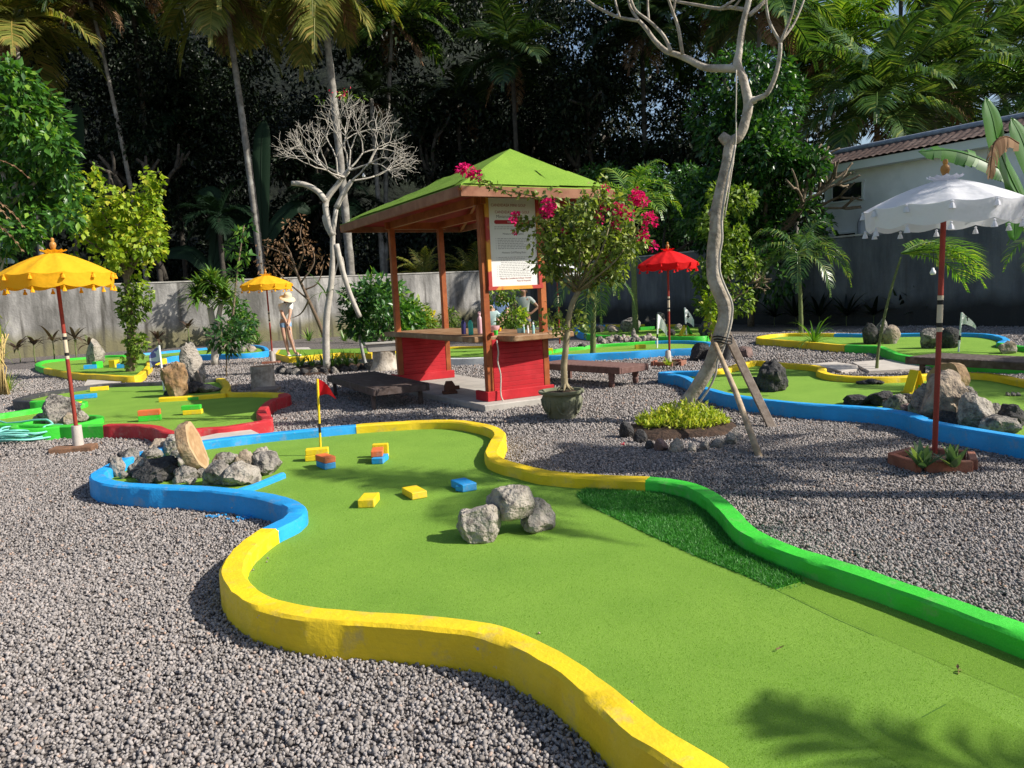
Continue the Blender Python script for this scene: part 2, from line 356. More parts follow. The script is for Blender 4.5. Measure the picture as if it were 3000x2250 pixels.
def hole(label, segs, h=.17, w=.125, tz=.085, cat='golf green', turf='turf', step=.07):
    """segs: list of (colour, [photo points along the top of the kerb, ...]); runs right round"""
    ctrl, cols = [], []
    for c, pts in segs:
        for p in pts: ctrl.append(G(p[0], p[1], h) if len(p) == 2 else G(p[0], p[1], h)); cols.append(c)
    sp = smooth_path(ctrl, lambda d: int(min(14, max(3, d/step))), True)
    P = np.array([p for p, _ in sp]); ci = [cols[i] for _, i in sp]
    c0 = P.mean(0); c0[2] = 0
    root = thing('golf_hole', label, cat, c0, 'mini golf holes with painted kerbs')
    n = len(P); st = [i for i in range(n) if ci[i] != ci[i-1]] or [0]
    for k, s in enumerate(st):
        e = st[(k+1) % len(st)]+(n if k == len(st)-1 else 0)
        idx = [j % n for j in range(s, e+1)]
        if len(idx) < 3: continue
        o = kerb_mesh(P[idx], w, h, seed=len(HOLES)*7+k).build('kerb', 'paint_'+PAINTED[ci[s]], root, smooth=True)
        o['label'] = PAINTED[ci[s]].replace('_', ' ')+' painted stretch of kerb'
    poly = P[:, :2]
    mb = MB(); mb.add([(x, y, tz) for x, y in poly], [tuple(range(n))])
    mb.build('turf', turf, root)
    T = unit(np.gradient(poly, axis=0)); Nn = np.stack([-T[:, 1], T[:, 0]], 1)
    area = .5*np.sum(poly[:, 0]*np.roll(poly[:, 1], -1)-poly[:, 1]*np.roll(poly[:, 0], -1))
    HOLES.append(poly-np.sign(area)*Nn*(w*.45))
    return root, poly
H1 = hole('large front golf green with rough patch, edged yellow, blue and green', [
    ('b', [(390, 1332), (335, 1358), (300, 1376), (284, 1391), (303, 1406), (350, 1416), (425, 1422), (575, 1427), (705, 1439), (800, 1456), (855, 1475), (870, 1496), (850, 1519)]),
    ('y', [(788, 1549), (712, 1607), (682, 1655), (685, 1692), (722, 1735), (790, 1767), (900, 1793), (1000, 1801), (1200, 1815), (1390, 1835), (1470, 1854), (1575, 1902), (1675, 1962), (1790, 2052), (1894, 2140), (2070, 2252), (2260, 2400), (2500, 2620), (2800, 2750)]),
    ('g', [(3900, 2250), (3300, 1955), (3000, 1842), (2644, 1718), (2394, 1635), (2294, 1601), (2194, 1554), (2146, 1508), (2105, 1467), (2075, 1446), (2025, 1422), (1950, 1406)]),
    ('y', [(1898, 1401), (1750, 1394), (1600, 1382), (1525, 1365), (1458, 1346), (1440, 1326), (1452, 1295), (1463, 1270), (1445, 1254), (1390, 1240), (1325, 1232), (1225, 1233), (1125, 1239)]),
    ('b', [(1043, 1245), (935, 1255), (825, 1265), (725, 1276), (612, 1289), (520, 1303), (440, 1319)])], step=.06)
H2 = hole('left golf green with red corner kerbs behind the yellow parasol', [
    ('r', [(310, 1243), (380, 1243), (450, 1248), (508, 1264), (587, 1254), (662, 1249), (737, 1238), (776, 1232), (782, 1222), (766, 1210), (768, 1198), (800, 1170), (838, 1159)]),
    ('y', [(826, 1152), (750, 1149), (668, 1149), (664, 1130), (655, 1114)]),
    ('k', [(638, 1108), (550, 1115), (425, 1120), (300, 1125), (225, 1135), (140, 1147), (75, 1161), (50, 1170)]),
    ('g', [(97, 1174), (180, 1172), (243, 1176), (225, 1184), (135, 1192), (0, 1212), (-90, 1224), (-60, 1240), (68, 1243), (200, 1246)])], tz=.10)
H3 = hole('far left golf green with standing stone, edged green, yellow and blue', [
    ('g', [(110, 1065), (150, 1054), (225, 1048), (300, 1042), (370, 1039)]),
    ('b', [(405, 1036), (475, 1030), (515, 1026), (590, 1020), (650, 1015), (725, 1011), (762, 1013), (780, 1022), (772, 1030), (725, 1035), (625, 1038), (540, 1041), (505, 1044)]),
    ('y', [(482, 1050), (442, 1056), (437, 1068), (420, 1086), (392, 1101), (312, 1098), (235, 1094), (165, 1084)]),
    ('g', [(135, 1078)])], tz=.10, step=.15)
H5 = hole('white kerbed golf green behind the counter hut', [
    ('w', [(1130, 1052), (1300, 1050), (1430, 1046), (1560, 1036)]), ('y', [(1590, 1022), (1540, 1013), (1400, 1014), (1250, 1020), (1150, 1030), (1110, 1042)])], tz=.12, step=.15)
H6 = hole('golf green with blue front kerb behind the red parasol', [
    ('b', [(1597, 1041), (1700, 1037), (1755, 1034), (1855, 1029), (1955, 1023), (2030, 1020), (2078, 1015), (2070, 1002), (2000, 998)]),
    ('g', [(1920, 999), (1840, 1004), (1750, 1009), (1700, 1016), (1650, 1020), (1600, 1030)])], tz=.10, step=.15)
H9 = hole('farthest golf green by the dark wall, blue and yellow back kerb', [
    ('g', [(1722, 979), (1800, 983), (1870, 985), (1960, 986), (2055, 985)]), ('k', [(2080, 968), (2066, 954)]),
    ('y', [(1990, 951), (1905, 950), (1810, 951)]), ('b', [(1775, 951), (1705, 954), (1690, 966)])], tz=.10, step=.2)
H7 = hole('right golf green with long blue front kerb and yellow back kerb', [
    ('b', [(1938, 1091), (1990, 1099), (2025, 1112), (2060, 1134), (2100, 1145), (2150, 1157), (2250, 1171), (2325, 1179), (2453, 1187), (2572, 1195), (2660, 1210), (2722, 1232), (2797, 1247), (2872, 1259), (3000, 1281), (3200, 1318)]),
    ('y', [(3350, 1250), (3180, 1150), (3000, 1113), (2897, 1095), (2822, 1092), (2735, 1095), (2672, 1100), (2572, 1104), (2497, 1102), (2440, 1097), (2405, 1086), (2408, 1077), (2385, 1071), (2300, 1064), (2215, 1057), (2185, 1062), (2120, 1079)]),
    ('b', [(2085, 1083), (2040, 1086), (1970, 1087)])], tz=.09)
H8 = hole('far right golf green in front of the dark wall with white flag', [
    ('y', [(2224, 990), (2300, 996), (2400, 1004), (2442, 1008)]),
    ('g', [(2480, 1010), (2565, 1013), (2600, 1023), (2640, 1038), (2750, 1053), (2900, 1060), (3100, 1062), (3130, 1035), (3000, 1015)]),
    ('b', [(2932, 1004), (2947, 994), (2925, 984), (2872, 977), (2772, 975), (2660, 976), (2545, 978)]), ('y', [(2447, 977), (2312, 976), (2250, 981)])], tz=.09, step=.15)
# the tee platform the woman stands on
pl = [G(806, 1037, .17), G(845, 1047, .17), G(950, 1037, .17), G(1000, 1033, .17), G(1088, 1036, .17), G(1090, 1020, .17), G(950, 1023, .17), G(815, 1024, .17)]
T4 = thing('tee_platform', 'low yellow edged tee platform under the woman in the straw hat', 'tee', np.mean(pl, 0)*[1, 1, 0])
mb = MB(); mb.prism(pl, .0, .17); mb.build('kerb', 'paint_yellow', T4, bevel=.01)
c4 = np.mean(pl, 0); inn = [c4+(p-c4)*.93 for p in pl]
mb = MB(); mb.prism(inn, .16, .176); mb.build('turf', 'turf_deep', T4)
HOLES.append(np.array(pl)[:, :2])
# pocket for the rocks on the left hole and low kerb behind the front rock pile
cx = G(170, 1234, .17)
mb = kerb_mesh([cx+A3(.47*math.cos(a), .5*math.sin(a), 0) for a in np.linspace(0, 2*math.pi, 30)], .09, .168, seed=91)
o = mb.build('kerb', 'paint_green', H2[0], smooth=True); o['label'] = 'green ring kerb round the lava rocks'
mb = kerb_mesh([G(x, y, .14) for x, y in ((690, 1431), (740, 1415), (790, 1396), (828, 1381))], .05, .13, seed=92)
o = mb.build('kerb', 'paint_blue', H1[0], smooth=True); o['label'] = 'thin blue edge of the rock bed'
# yellow island strip on the left hole
mb = kerb_mesh([G(x, y, .17) for x, y in ((468, 1164), (575, 1158), (660, 1151))], .10, .168, seed=93)
o = mb.build('kerb', 'paint_yellow', H2[0], smooth=True); o['label'] = 'yellow strip in front of the log island'
# the kerb faces of the red corner block
# rough longer turf on the front hole
RP = [G(x, y, .085) for x, y in ((1740, 1417), (1900, 1414), (1960, 1422), (2019, 1433), (2079, 1478), (2134, 1537), (2174, 1582), (2234, 1640), (2344, 1692), (2354, 1702), (2274, 1727), (2169, 1682), (2044, 1632), (1950, 1590), (1850, 1543), (1800, 1518), (1710, 1475), (1690, 1450))]
def inside(poly, P):
    poly = np.asarray(poly)[:, :2]; x, y = P[:, 0], P[:, 1]; r = np.zeros(len(P), bool); j = len(poly)-1
    for i in range(len(poly)):
        xi, yi = poly[i]; xj, yj = poly[j]
        c = ((yi > y) != (yj > y)) & (x < (xj-xi)*(y-yi)/(yj-yi+1e-12)+xi); r ^= c; j = i
    return r
def scatter(poly, n):
    poly = np.asarray(poly)[:, :2]; lo_, hi = poly.min(0), poly.max(0); out = []
    while sum(map(len, out)) < n:
        P = rng.uniform(lo_, hi, (n, 2)); out.append(P[inside(poly, P)])
    return np.concatenate(out)[:n]
def blades(poly, n, z, h, w, lean=.5):
    p = scatter(poly, n); b = np.column_stack([p, np.full(n, z)]); d = rng.normal(size=(n, 3))*lean; d[:, 2] = 1; d = unit(d)
    L = rng.uniform(.55, 1.1, n)*h; s = unit(np.cross(d, rng.normal(size=(n, 3)))); ww = w*rng.uniform(.6, 1.2, n)[:, None]
    Vv = np.stack([b-s*ww/2, b+s*ww/2, b+d*L[:, None]], 1).reshape(-1, 3)
    return Vv, np.arange(3*n).reshape(-1, 3)
mb = MB(); mb.prism(RP, .07, .0868); mb.build('rough_turf', 'blade', H1[0])
c_ = np.mean(RP, 0); v, f = cat_arrays([blades(RP, 44000, .086, .028, .005, .8), blades([c_+(p-c_)*1.035 for p in RP], 5000, .084, .022, .005, .9)])
o = np_mesh('grass_blade', v, f, 'blade', H1[0]); o['kind'] = 'stuff'; o['label'] = 'longer dark green artificial grass blades'
# short pile of the near turf
near = [p for p in H1[1]]
pts = scatter(near, 620000); dd = np.hypot(pts[:, 0], pts[:, 1]); az = np.abs(pts[:, 0]/np.maximum(pts[:, 1], .1))
pts = pts[(pts[:, 1] > 1.5) & (az < .85) & (rng.random(len(pts)) < np.clip(1.35-dd/5.5, .10, 1))]
pts = pts[~inside(RP, pts)]
n = len(pts); b = np.column_stack([pts, np.full(n, .083)]); d = rng.normal(size=(n, 3))*.75+[.3, .2, 0]; d[:, 2] = .8; d = unit(d)
L = rng.uniform(.6, 1.1, n)*.0085; s = unit(np.cross(d, rng.normal(size=(n, 3)))); ww = rng.uniform(.0022, .0038, n)[:, None]
o = np_mesh('turf_pile', np.stack([b-s*ww/2, b+s*ww/2, b+d*L[:, None]], 1).reshape(-1, 3), np.arange(3*n).reshape(-1, 3), 'blade_turf', H1[0]); o['kind'] = 'stuff'
mb = MB()
for pl_ in (((2276, 1729), (2360, 1704), (2700, 1830), (3000, 1935), (3250, 2030), (3200, 2130), (3000, 2045), (2800, 1962), (2560, 1858)), ((2775, 2058), (2800, 2040), (3000, 2140), (3150, 2220), (3150, 2400), (2800, 2330), (2540, 2185))):
    mb.add([G(x, y, .0858) for x, y in pl_], [tuple(range(len(pl_)))])
o = mb.build('turf_patch', 'turf_deep', H1[0]); o['label'] = 'slightly darker strips of turf laid beside the main roll'
# turf seams: thin darker joins between the rolls
mb = MB()
for pts_ in (((2274, 1727), (2450, 1812), (2560, 1860)), ((2770, 2062), (2700, 2100))):
    q = [G(x, y, .088) for x, y in pts_]
    for a, c in zip(q[:-1], q[1:]): mb.beam(a-A3(0, 0, .004), c-A3(0, 0, .004), .004, .004)
M['seam'] = mat('seam', (.05, .13, .012), rough=.9)
mb.build('turf_seam', 'seam', H1[0])
# ------------------------------------------------------------------ ground
m, N, L_, b = newmat('gravel_base'); tc = N.new('ShaderNodeTexCoord')
vo = N.new('ShaderNodeTexVoronoi'); vo.inputs['Scale'].default_value = 42; L_.new(tc.outputs['Object'], vo.inputs['Vector'])
cr = N.new('ShaderNodeValToRGB'); e = cr.color_ramp.elements
e[0].color = (.08, .07, .065, 1); e[1].color = (.26, .23, .21, 1); k = e.new(.5); k.color = (.15, .132, .125, 1)
hs = N.new('ShaderNodeSeparateColor'); L_.new(vo.outputs['Color'], hs.inputs[0]); L_.new(hs.outputs[0], cr.inputs[0])
mr = N.new('ShaderNodeMapRange'); mr.inputs[1].default_value = .1; mr.inputs[2].default_value = .75; mr.inputs[3].default_value = 1; mr.inputs[4].default_value = .25; L_.new(vo.outputs['Distance'], mr.inputs[0])
L_.new(cr.outputs[0], b.inputs['Base Color']); b.inputs['Roughness'].default_value = .95; b.inputs['Specular IOR Level'].default_value = .15
bp = N.new('ShaderNodeBump'); bp.inputs['Strength'].default_value = 1; bp.inputs['Distance'].default_value = .02; L_.new(mr.outputs[0], bp.inputs['Height']); L_.new(bp.outputs[0], b.inputs['Normal'])
M['gravel_base'] = m
mb = MB(); mb.add([(-60, -12, 0), (60, -12, 0), (60, 45, 0), (-60, 45, 0)], [(0, 1, 2, 3)])
o = mb.build('gravel_ground', 'gravel_base', origin=(0, 0, 0)); meta(o, 'flat ground of grey volcanic gravel', 'ground', kind='structure')
SLAB = None
KU = unit(A3(-.49, .872, 0)); KV = A3(KU[1], -KU[0], 0); KC = A3(-.30, 10.12, 0)
def K(u, v, z): return KC+KU*u+KV*v+A3(0, 0, z)
SLABP = [K(-.33, -.26, 0), K(3.75, -.26, 0), K(3.75, 1.2, 0), K(-.33, 1.2, 0)]
m, N, L_, b = newmat('gravel_stone'); g = N.new('ShaderNodeNewGeometry'); cr = N.new('ShaderNodeValToRGB'); e = cr.color_ramp.elements
e[0].color = (.15, .135, .126, 1); e[0].position = 0; e[1].color = (.40, .27, .20, 1); e[1].position = 1
for p_, c_ in ((.3, (.235, .212, .20)), (.6, (.305, .278, .265)), (.85, (.345, .315, .30)), (.95, (.39, .35, .33))):
    k = e.new(p_); k.color = (*c_, 1)
L_.new(g.outputs['Random Per Island'], cr.inputs[0]); L_.new(cr.outputs[0], b.inputs['Base Color']); b.inputs['Roughness'].default_value = .92; b.inputs['Specular IOR Level'].default_value = .2
tx = N.new('ShaderNodeTexNoise'); tx.inputs['Scale'].default_value = 190; tx.inputs['Detail'].default_value = 4; tc = N.new('ShaderNodeTexCoord'); L_.new(tc.outputs['Object'], tx.inputs[0])
bp = N.new('ShaderNodeBump'); bp.inputs['Strength'].default_value = .6; bp.inputs['Distance'].default_value = .004; L_.new(tx.outputs[0], bp.inputs['Height']); L_.new(bp.outputs[0], b.inputs['Normal'])
M['gravel_stone'] = m
def stones(P, size, z, ico):
    n = len(P)
    if ico:
        bm = bmesh.new(); bmesh.ops.create_icosphere(bm, subdivisions=1, radius=.5); bm.verts.ensure_lookup_table()
        Bv = np.array([v.co[:] for v in bm.verts]); Bf = np.array([[v.index for v in f.verts] for f in bm.faces]); bm.free()
    else:
        Bv = .5*np.array([[1, 0, 0], [-.5, .85, .1], [-.5, -.85, .1], [.1, .1, .9], [.4, .7, .5], [-.7, 0, .6], [.35, -.7, .5], [0, 0, -.8]])
        Bf = np.array([[3, 4, 5], [3, 5, 6], [3, 6, 4], [0, 4, 6], [1, 5, 4], [2, 6, 5], [0, 1, 4], [1, 2, 5], [2, 0, 6], [7, 1, 0], [7, 2, 1], [7, 0, 2]])
    k = len(Bv); Vv = Bv[None]*(1+rng.uniform(-.24, .24, (n, k, 1)))
    Vv = Vv*rng.uniform([.8, .65, .5], [1.3, 1.0, .85], (n, 3))[:, None, :]*size[:, None, None]
    q = unit(rng.normal(size=(n, 4))); w, x, y, zz = q.T
    Rm = np.stack([1-2*(y*y+zz*zz), 2*(x*y-zz*w), 2*(x*zz+y*w), 2*(x*y+zz*w), 1-2*(x*x+zz*zz), 2*(y*zz-x*w), 2*(x*zz-y*w), 2*(y*zz+x*w), 1-2*(x*x+y*y)], 1).reshape(n, 3, 3)
    Vv = np.einsum('nij,nkj->nki', Rm, Vv)+np.column_stack([P, z])[:, None, :]
    return Vv.reshape(-1, 3), (Bf[None]+(np.arange(n)*k)[:, None, None]).reshape(-1, 3)
def gravel_pts(d0, d1, dens, lim=1.02):
    A = d1*d1*lim*1.2; n = int(A*dens); P = np.column_stack([rng.uniform(-d1*lim, d1*lim, n), rng.uniform(max(d0-.3, 1.0), d1, n)])
    dd = P[:, 1]; P = P[(dd >= d0) & (dd < d1) & (np.abs(P[:, 0]) < P[:, 1]*lim+.25)]
    for h in HOLES: P = P[~inside(h, P)]
    return P[~inside(SLABP, P)]
parts_ = []
for d0, d1, dens, s0, s1, ico in ((1.45, 4.6, 9200, .009, .0215, True), (4.6, 8, 4200, .013, .027, False), (8, 13, 1100, .022, .040, False), (13, 22, 330, .03, .055, False)):
    P = gravel_pts(d0, d1, dens); s = rng.uniform(s0, s1, len(P))
    bank = .012*np.array([mnoise.noise(Vector((p[0]*1.1, p[1]*1.1, 3))) for p in P])
    s = s*rng.choice([1, 1, 1, 1, 1.25, .8], len(P))
    parts_.append(stones(P, s, s*.22+bank+rng.uniform(0, .012, len(P)), ico))
P = np.concatenate([H1[1][rng.integers(0, len(H1[1]), 900)]]); inw = unit(np.mean(H1[1], 0)-P); P = P+rng.normal(size=P.shape)*.10; P = P[inside(H1[1], P)]; P = P[rng.random(len(P)) < .16]
parts_.append(stones(P, rng.uniform(.008, .018, len(P)), np.full(len(P), .090), True))
v, f = cat_arrays(parts_)
o = np_mesh('loose_gravel', v, f, 'gravel_stone', origin=(0, 0, 0)); meta(o, 'loose grey and pinkish gravel stones covering the ground', 'gravel', kind='stuff')
# paving slabs
for pts_, lab in ((((2495, 1060), (2630, 1051), (2690, 1057), (2740, 1072), (2640, 1081), (2545, 1086)), 'pale concrete path slab between the two right greens'),
                  (((2370, 1066), (2447, 1059), (2512, 1070), (2515, 1080), (2465, 1088), (2440, 1080)), 'smaller pale concrete slab beside the yellow kerb end'),
                  (((262, 1104), (362, 1101), (356, 1118), (245, 1126)), 'grey concrete step slab between the two left greens'),
                  (((775, 1036), (800, 1020), (905, 1017), (912, 1024), (815, 1026), (800, 1040)), 'pale concrete path behind the woman'),):
    mb = MB(); mb.prism([G(x, y, .06) for x, y in pts_], -.01, .06)
    o = mb.build('paving_slab', 'concrete_pale', bevel=.006); meta(o, lab, 'paving', kind='structure')
q = [G(600, 1290, .12), G(760, 1268, .12), G(735, 1256, .12), G(640, 1266, .12), G(560, 1283, .12)]
mb = MB(); mb.prism(q, 0, .11); o = mb.build('mortar_strip', 'concrete_pale', H1[0]); o['label'] = 'bare mortar between blue and red kerbs'
# blue paint drips on the gravel
mb = MB()
for x, y, r in ((703, 1517, .035), (715, 1512, .025), (625, 1508, .03), (735, 1511, .02)):
    c = G(x, y, .03)
    for k in range(16): mb.box(c+A3(rng.normal()*r, rng.normal()*r*.6, rng.uniform(-.016, .0)), (.013, .010, .009), rng.uniform(0, 3))
o = mb.build('paint_splash', 'paint_blue'); meta(o, 'blue paint splashed on gravel below the blue kerb', 'paint')
M['hut_red'] = mat('hut_red', (.46, .014, .022), (.36, .012, .018), 8, .55, .25, 40, c3=(.54, .03, .04), sc3=3, bdist=.004)
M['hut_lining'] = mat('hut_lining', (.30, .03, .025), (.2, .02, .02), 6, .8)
M['wood_fascia'] = mat('wood_fascia', (.25, .105, .055), (.19, .07, .035), 10, .6, .25, 30, c3=(.32, .15, .085), sc3=3, bdist=.005)
M['sign_face'] = mat('sign_face', (.74, .74, .72), (.70, .70, .68), 4, .5)
M['frame_paint'] = mat('frame_paint', (.66, .33, .05), (.60, .27, .04), 5, .5, .2, 40, c3=(.42, .05, .04), sc3=2.6, lo3=.5, hi3=.53, bdist=.004)
M['ink_red'] = mat('ink_red', (.30, .025, .03), rough=.6); M['ink_soft'] = mat('ink_soft', (.34, .32, .33), rough=.6); M['ink_grey'] = mat('ink_grey', (.16, .14, .15), rough=.6); M['ink_banner'] = mat('ink_banner', (.36, .02, .025), rough=.6)
M['enamel_aqua'] = mat('enamel_aqua', (.32, .56, .56), rough=.4); M['rope'] = mat('rope', (.55, .5, .42), (.4, .36, .3), 60, .9)
M['wood_block'] = mat('wood_block', (.14, .055, .03), (.09, .035, .02), 10, .6)
M['flag_stripe'] = mat('flag_stripe', (.6, .62, .72), (.16, .15, .40), 14, .8, det=0, lo_=.49, hi=.51)
# ------------------------------------------------------------------ counter hut
HUT = thing('counter_hut', 'open wooden counter hut with green turf roof and red panels', 'hut', K(1.6, .45, 0))
kr = np.stack([KV, KU, A3(0, 0, 1)], 1)          # local axes: x along KV, y along KU
def kbox(mb, u, v, z, du, dv, dz): return mb.box(K(u, v, z), (dv, du, dz), rot=kr)
mb = MB(); mb.prism(SLABP, -.02, .10); mb.build('floor_slab', 'concrete', HUT, bevel=.012)
PW, PL, PD = .09, 3.2, .88
for (u, v) in ((0, 0), (0, PD), (PL, 0), (PL, PD)):
    mb = MB(); kbox(mb, u, v, 1.43, PW, PW, 2.66); mb.build('post', 'wood_red', HUT, bevel=.006)
for u, s in ((-.03, 1), (PL-.03, 1)):
    mb = MB()
    n = 11
    for i in range(n): kbox(mb, u, PD/2, .235+.64*i/(n-1)*1.0, .022, PD-.10, .0632)
    mb.build('panel', 'hut_red', HUT, bevel=.004)
    mb = MB(); kbox(mb, u-.035, PD/2, .165, .05, PD+.16, .13); kbox(mb, u+.12, -.06, .165, .32, .05, .13) ; mb.build('skirting', 'hut_red', HUT, bevel=.006)
# counter boards, live edge
mb = MB()
top = [K(-.34, .18, 0), K(-.36, .5, 0), K(-.33, .85, 0), K(-.30, 1.18, 0), K(1.0, 1.14, 0), K(3.5, 1.02, 0), K(3.48, -.14, 0), K(2.2, -.10, 0), K(1.1, -.16, 0), K(.03, -.17, 0), K(.0, .16, 0)]
mb.prism(top, .88, .955); mb.build('countertop', 'wood_plank', HUT, bevel=.012, bseg=2)
# roof
EZ = 2.72; ou, oun, ov0, ov1 = .70, .70, .62, 1.62
N0, L0, R0, F0 = K(-ou, -ov0, EZ), K(PL+oun, -ov0, EZ), K(-ou, ov1, EZ), K(PL+oun, ov1, EZ)
a0, a1 = K(.30, .66, 3.37), K(.74, .66, 3.345)
def subdiv_tri(mb, P, n=10, amp=.02, seed=0):
    P = [np.array(p) for p in P]; idx = {}; Vv = []
    for i in range(n+1):
        for j in range(n+1-i):
            p = P[0]+(P[1]-P[0])*i/n+(P[2]-P[0])*j/n
            e = min(i, j, n-i-j)/n
            z = -math.sin(math.pi*min(1, (n-i-j)/n))*0+amp*mnoise.noise(Vector(p*3+seed))*(1 if e > 0 else .3)
            idx[i, j] = len(Vv); Vv.append(p+A3(0, 0, z))
    F_ = []
    for i in range(n):
        for j in range(n-i):
            F_.append((idx[i, j], idx[i+1, j], idx[i, j+1]))
            if i+j < n-1: F_.append((idx[i+1, j], idx[i+1, j+1], idx[i, j+1]))
    mb.add(Vv, F_)
up = A3(0, 0, .07)
mb = MB()
for tri in ((N0, R0, a0), (R0, F0, a1), (R0, a1, a0), (F0, L0, a1), (L0, N0, a0), (L0, a0, a1)):
    subdiv_tri(mb, [p+up for p in tri], 16, .035)
for tri, f0 in (((N0, R0, a0), .27), ((N0, L0, a0), .2), ((R0, F0, a1), .24)):      # turf strips lapped over each other
    p0, p1, q = [np.array(x)+up for x in tri]; nn = unit(np.cross(p1-p0, q-p0)); nn = nn*np.sign(nn[2]); n = 34
    for a_, b_, s0, s1 in ((0.0, f0, .02, .62), (.02, f0*1.5, .58, .97)):
        Vv = []
        for i in range(n+1):
            s = s0+(s1-s0)*i/n; e_ = p0+(p1-p0)*s; t_ = e_+(q-e_)*(b_+.03*mnoise.noise(Vector((s*14, b_*9, 1)))); h_ = e_+(q-e_)*a_
            Vv += [h_+nn*.022, h_+(t_-h_)*.5+nn*.026, t_+nn*.018]
        mb.add(Vv, [(3*i+k, 3*i+k+1, 3*i+k+4, 3*i+k+3) for i in range(n) for k in (0, 1)])
cen = K(1.6, .5, 0)
for a, b_ in ((N0, R0), (R0, F0), (F0, L0), (L0, N0)):      # ragged hem hanging over the fascia
    n = 26; Vv = []
    oa = unit(a-cen)*.03; ob = unit(b_-cen)*.03; oa[2] = ob[2] = 0
    for i in range(n+1):
        p = a+(b_-a)*i/n+oa+(ob-oa)*i/n; Vv += [p+up+A3(0, 0, .006)-(oa)*1.2, p+A3(0, 0, .045+.03*mnoise.noise(Vector(p*4)))]
    mb.add(Vv, [(2*i, 2*i+1, 2*i+3, 2*i+2) for i in range(n)])
mb.build('roof_turf', 'turf_roof', HUT, smooth=True)
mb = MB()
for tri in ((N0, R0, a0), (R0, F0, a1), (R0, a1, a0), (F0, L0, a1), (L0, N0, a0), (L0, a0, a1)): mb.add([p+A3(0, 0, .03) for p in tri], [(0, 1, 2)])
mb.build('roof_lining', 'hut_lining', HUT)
for a, b_ in ((N0, R0), (R0, F0), (F0, L0), (L0, N0)):
    mb = MB(); mb.beam(a-A3(0, 0, .0), b_-A3(0, 0, .0), .035, .125); mb.build('fascia', 'wood_fascia', HUT, bevel=.004)
for P_ in (N0, L0, R0, F0):
    mb = MB(); mb.beam(P_+A3(0, 0, -.01), (a0 if P_ is N0 or P_ is R0 else a1)+A3(0, 0, -.06), .05, .09); mb.build('hip_rafter', 'wood_red', HUT)
for t in np.linspace(.15, .85, 6):
    for (e0, e1) in ((N0, L0), (R0, F0)):
        mb = MB(); p = e0+(e1-e0)*t; q = a0+(a1-a0)*t; q = p+(q-p)*.8; mb.beam(p+A3(0, 0, -.0), q-A3(0, 0, .05), .04, .06); mb.build('rafter', 'wood_red', HUT)
for (u0, v0, u1, v1) in ((-.1, 0, PL+.1, 0), (-.1, PD, PL+.1, PD), (0, -.1, 0, PD+.1), (PL, -.1, PL, PD+.1)):
    mb = MB(); mb.beam(K(u0, v0, 2.70+.012*(u0 != u1)), K(u1, v1, 2.70+.012*(u0 != u1)), .06, .11); mb.build('tie_beam', 'wood_red', HUT)
# sign board between the two front posts
SZ0, SZ1 = 1.60, 2.74; SU = -.045-.012
SG = MB(); kbox(SG, -.052, PD/2+.0, (SZ0+SZ1)/2, .014, PD-.17, SZ1-SZ0)
SB = SG.build('sign_board', 'sign_face', HUT)
def spart(name, u, v, z, du, dv, dz, m, lab=None):
    mb = MB(); kbox(mb, u, v, z, du, dv, dz); o = mb.build(name, m, SB, bevel=.003)
    if lab: o['label'] = lab
spart('sign_frame', -.064, PD/2, SZ0-.024, .034, PD-.045, .05, 'frame_paint')
spart('sign_frame', -.064, .055, (SZ0+SZ1)/2, .033, .055, SZ1-SZ0, 'frame_paint')
spart('sign_frame', -.064, PD-.055, (SZ0+SZ1)/2, .033, .055, SZ1-SZ0, 'frame_paint')
SW = PD-.17
def text_mesh(lines):
    """lines: (text, v, z, size, align, squeeze)"""
    Vs, Fs = [], []
    for txt, v, z, size, al, sq in lines:
        cu = bpy.data.curves.new('t', 'FONT'); cu.body = txt; cu.size = size; cu.align_x = al; cu.resolution_u = 2
        ob = bpy.data.objects.new('t', cu); COL.objects.link(ob)
        me = bpy.data.meshes.new_from_object(ob.evaluated_get(bpy.context.evaluated_depsgraph_get()))
        bpy.data.objects.remove(ob); n = sum(len(x) for x in Vs)
        w_ = [K(-.0605, v+p.co.x*sq, z+p.co.y) for p in me.vertices]
        Vs.append(w_); Fs += [tuple(i+n for i in f.vertices) for f in me.polygons]; bpy.data.meshes.remove(me)
    mb = MB(); mb.add([p for x in Vs for p in x], Fs); return mb
HZ = lambda t: SZ1-(SZ1-SZ0)*t
vc = PD/2
mb = text_mesh([('CANDIDASA MINI GOLF', .125, HZ(.098), .052, 'LEFT', .93), ('CANDIDASA MINI GOLF', vc, HZ(.175), .052, 'CENTER', .93)])
mb.build('sign_lettering', 'ink_red', SB)
mb = text_mesh([('Miniature Golf Rules', vc, HZ(.228), .062, 'CENTER', .95)]); mb.build('sign_lettering', 'ink_grey', SB)
mb = MB(); pv = [K(-.0598, vc+dv, HZ(.272)+dz) for dv, dz in [(.25*c+.028*math.cos(a)*1, .026*math.sin(a)) for c, aa in ((1, np.linspace(-1.57, 1.57, 8)), (-1, np.linspace(1.57, 4.71, 8))) for a in aa]]
mb.add(pv, [tuple(range(len(pv)))]); mb.build('sign_banner', 'ink_banner', SB)
tm = text_mesh([('PLEASE READ', vc, HZ(.28), .03, 'CENTER', .9)])
tm.v = [tuple(np.array(p)-KU*.0012) for p in tm.v]; tm.build('sign_lettering', 'white', SB)
ln = [('Miniature Golf Etiquette', vc, HZ(.415), .036, 'CENTER', .9), ('Miniature Golf Playing Rules', vc, HZ(.628), .036, 'CENTER', .9)]
mb = MB()                      # the small print is too fine to read: rows of word-length strokes
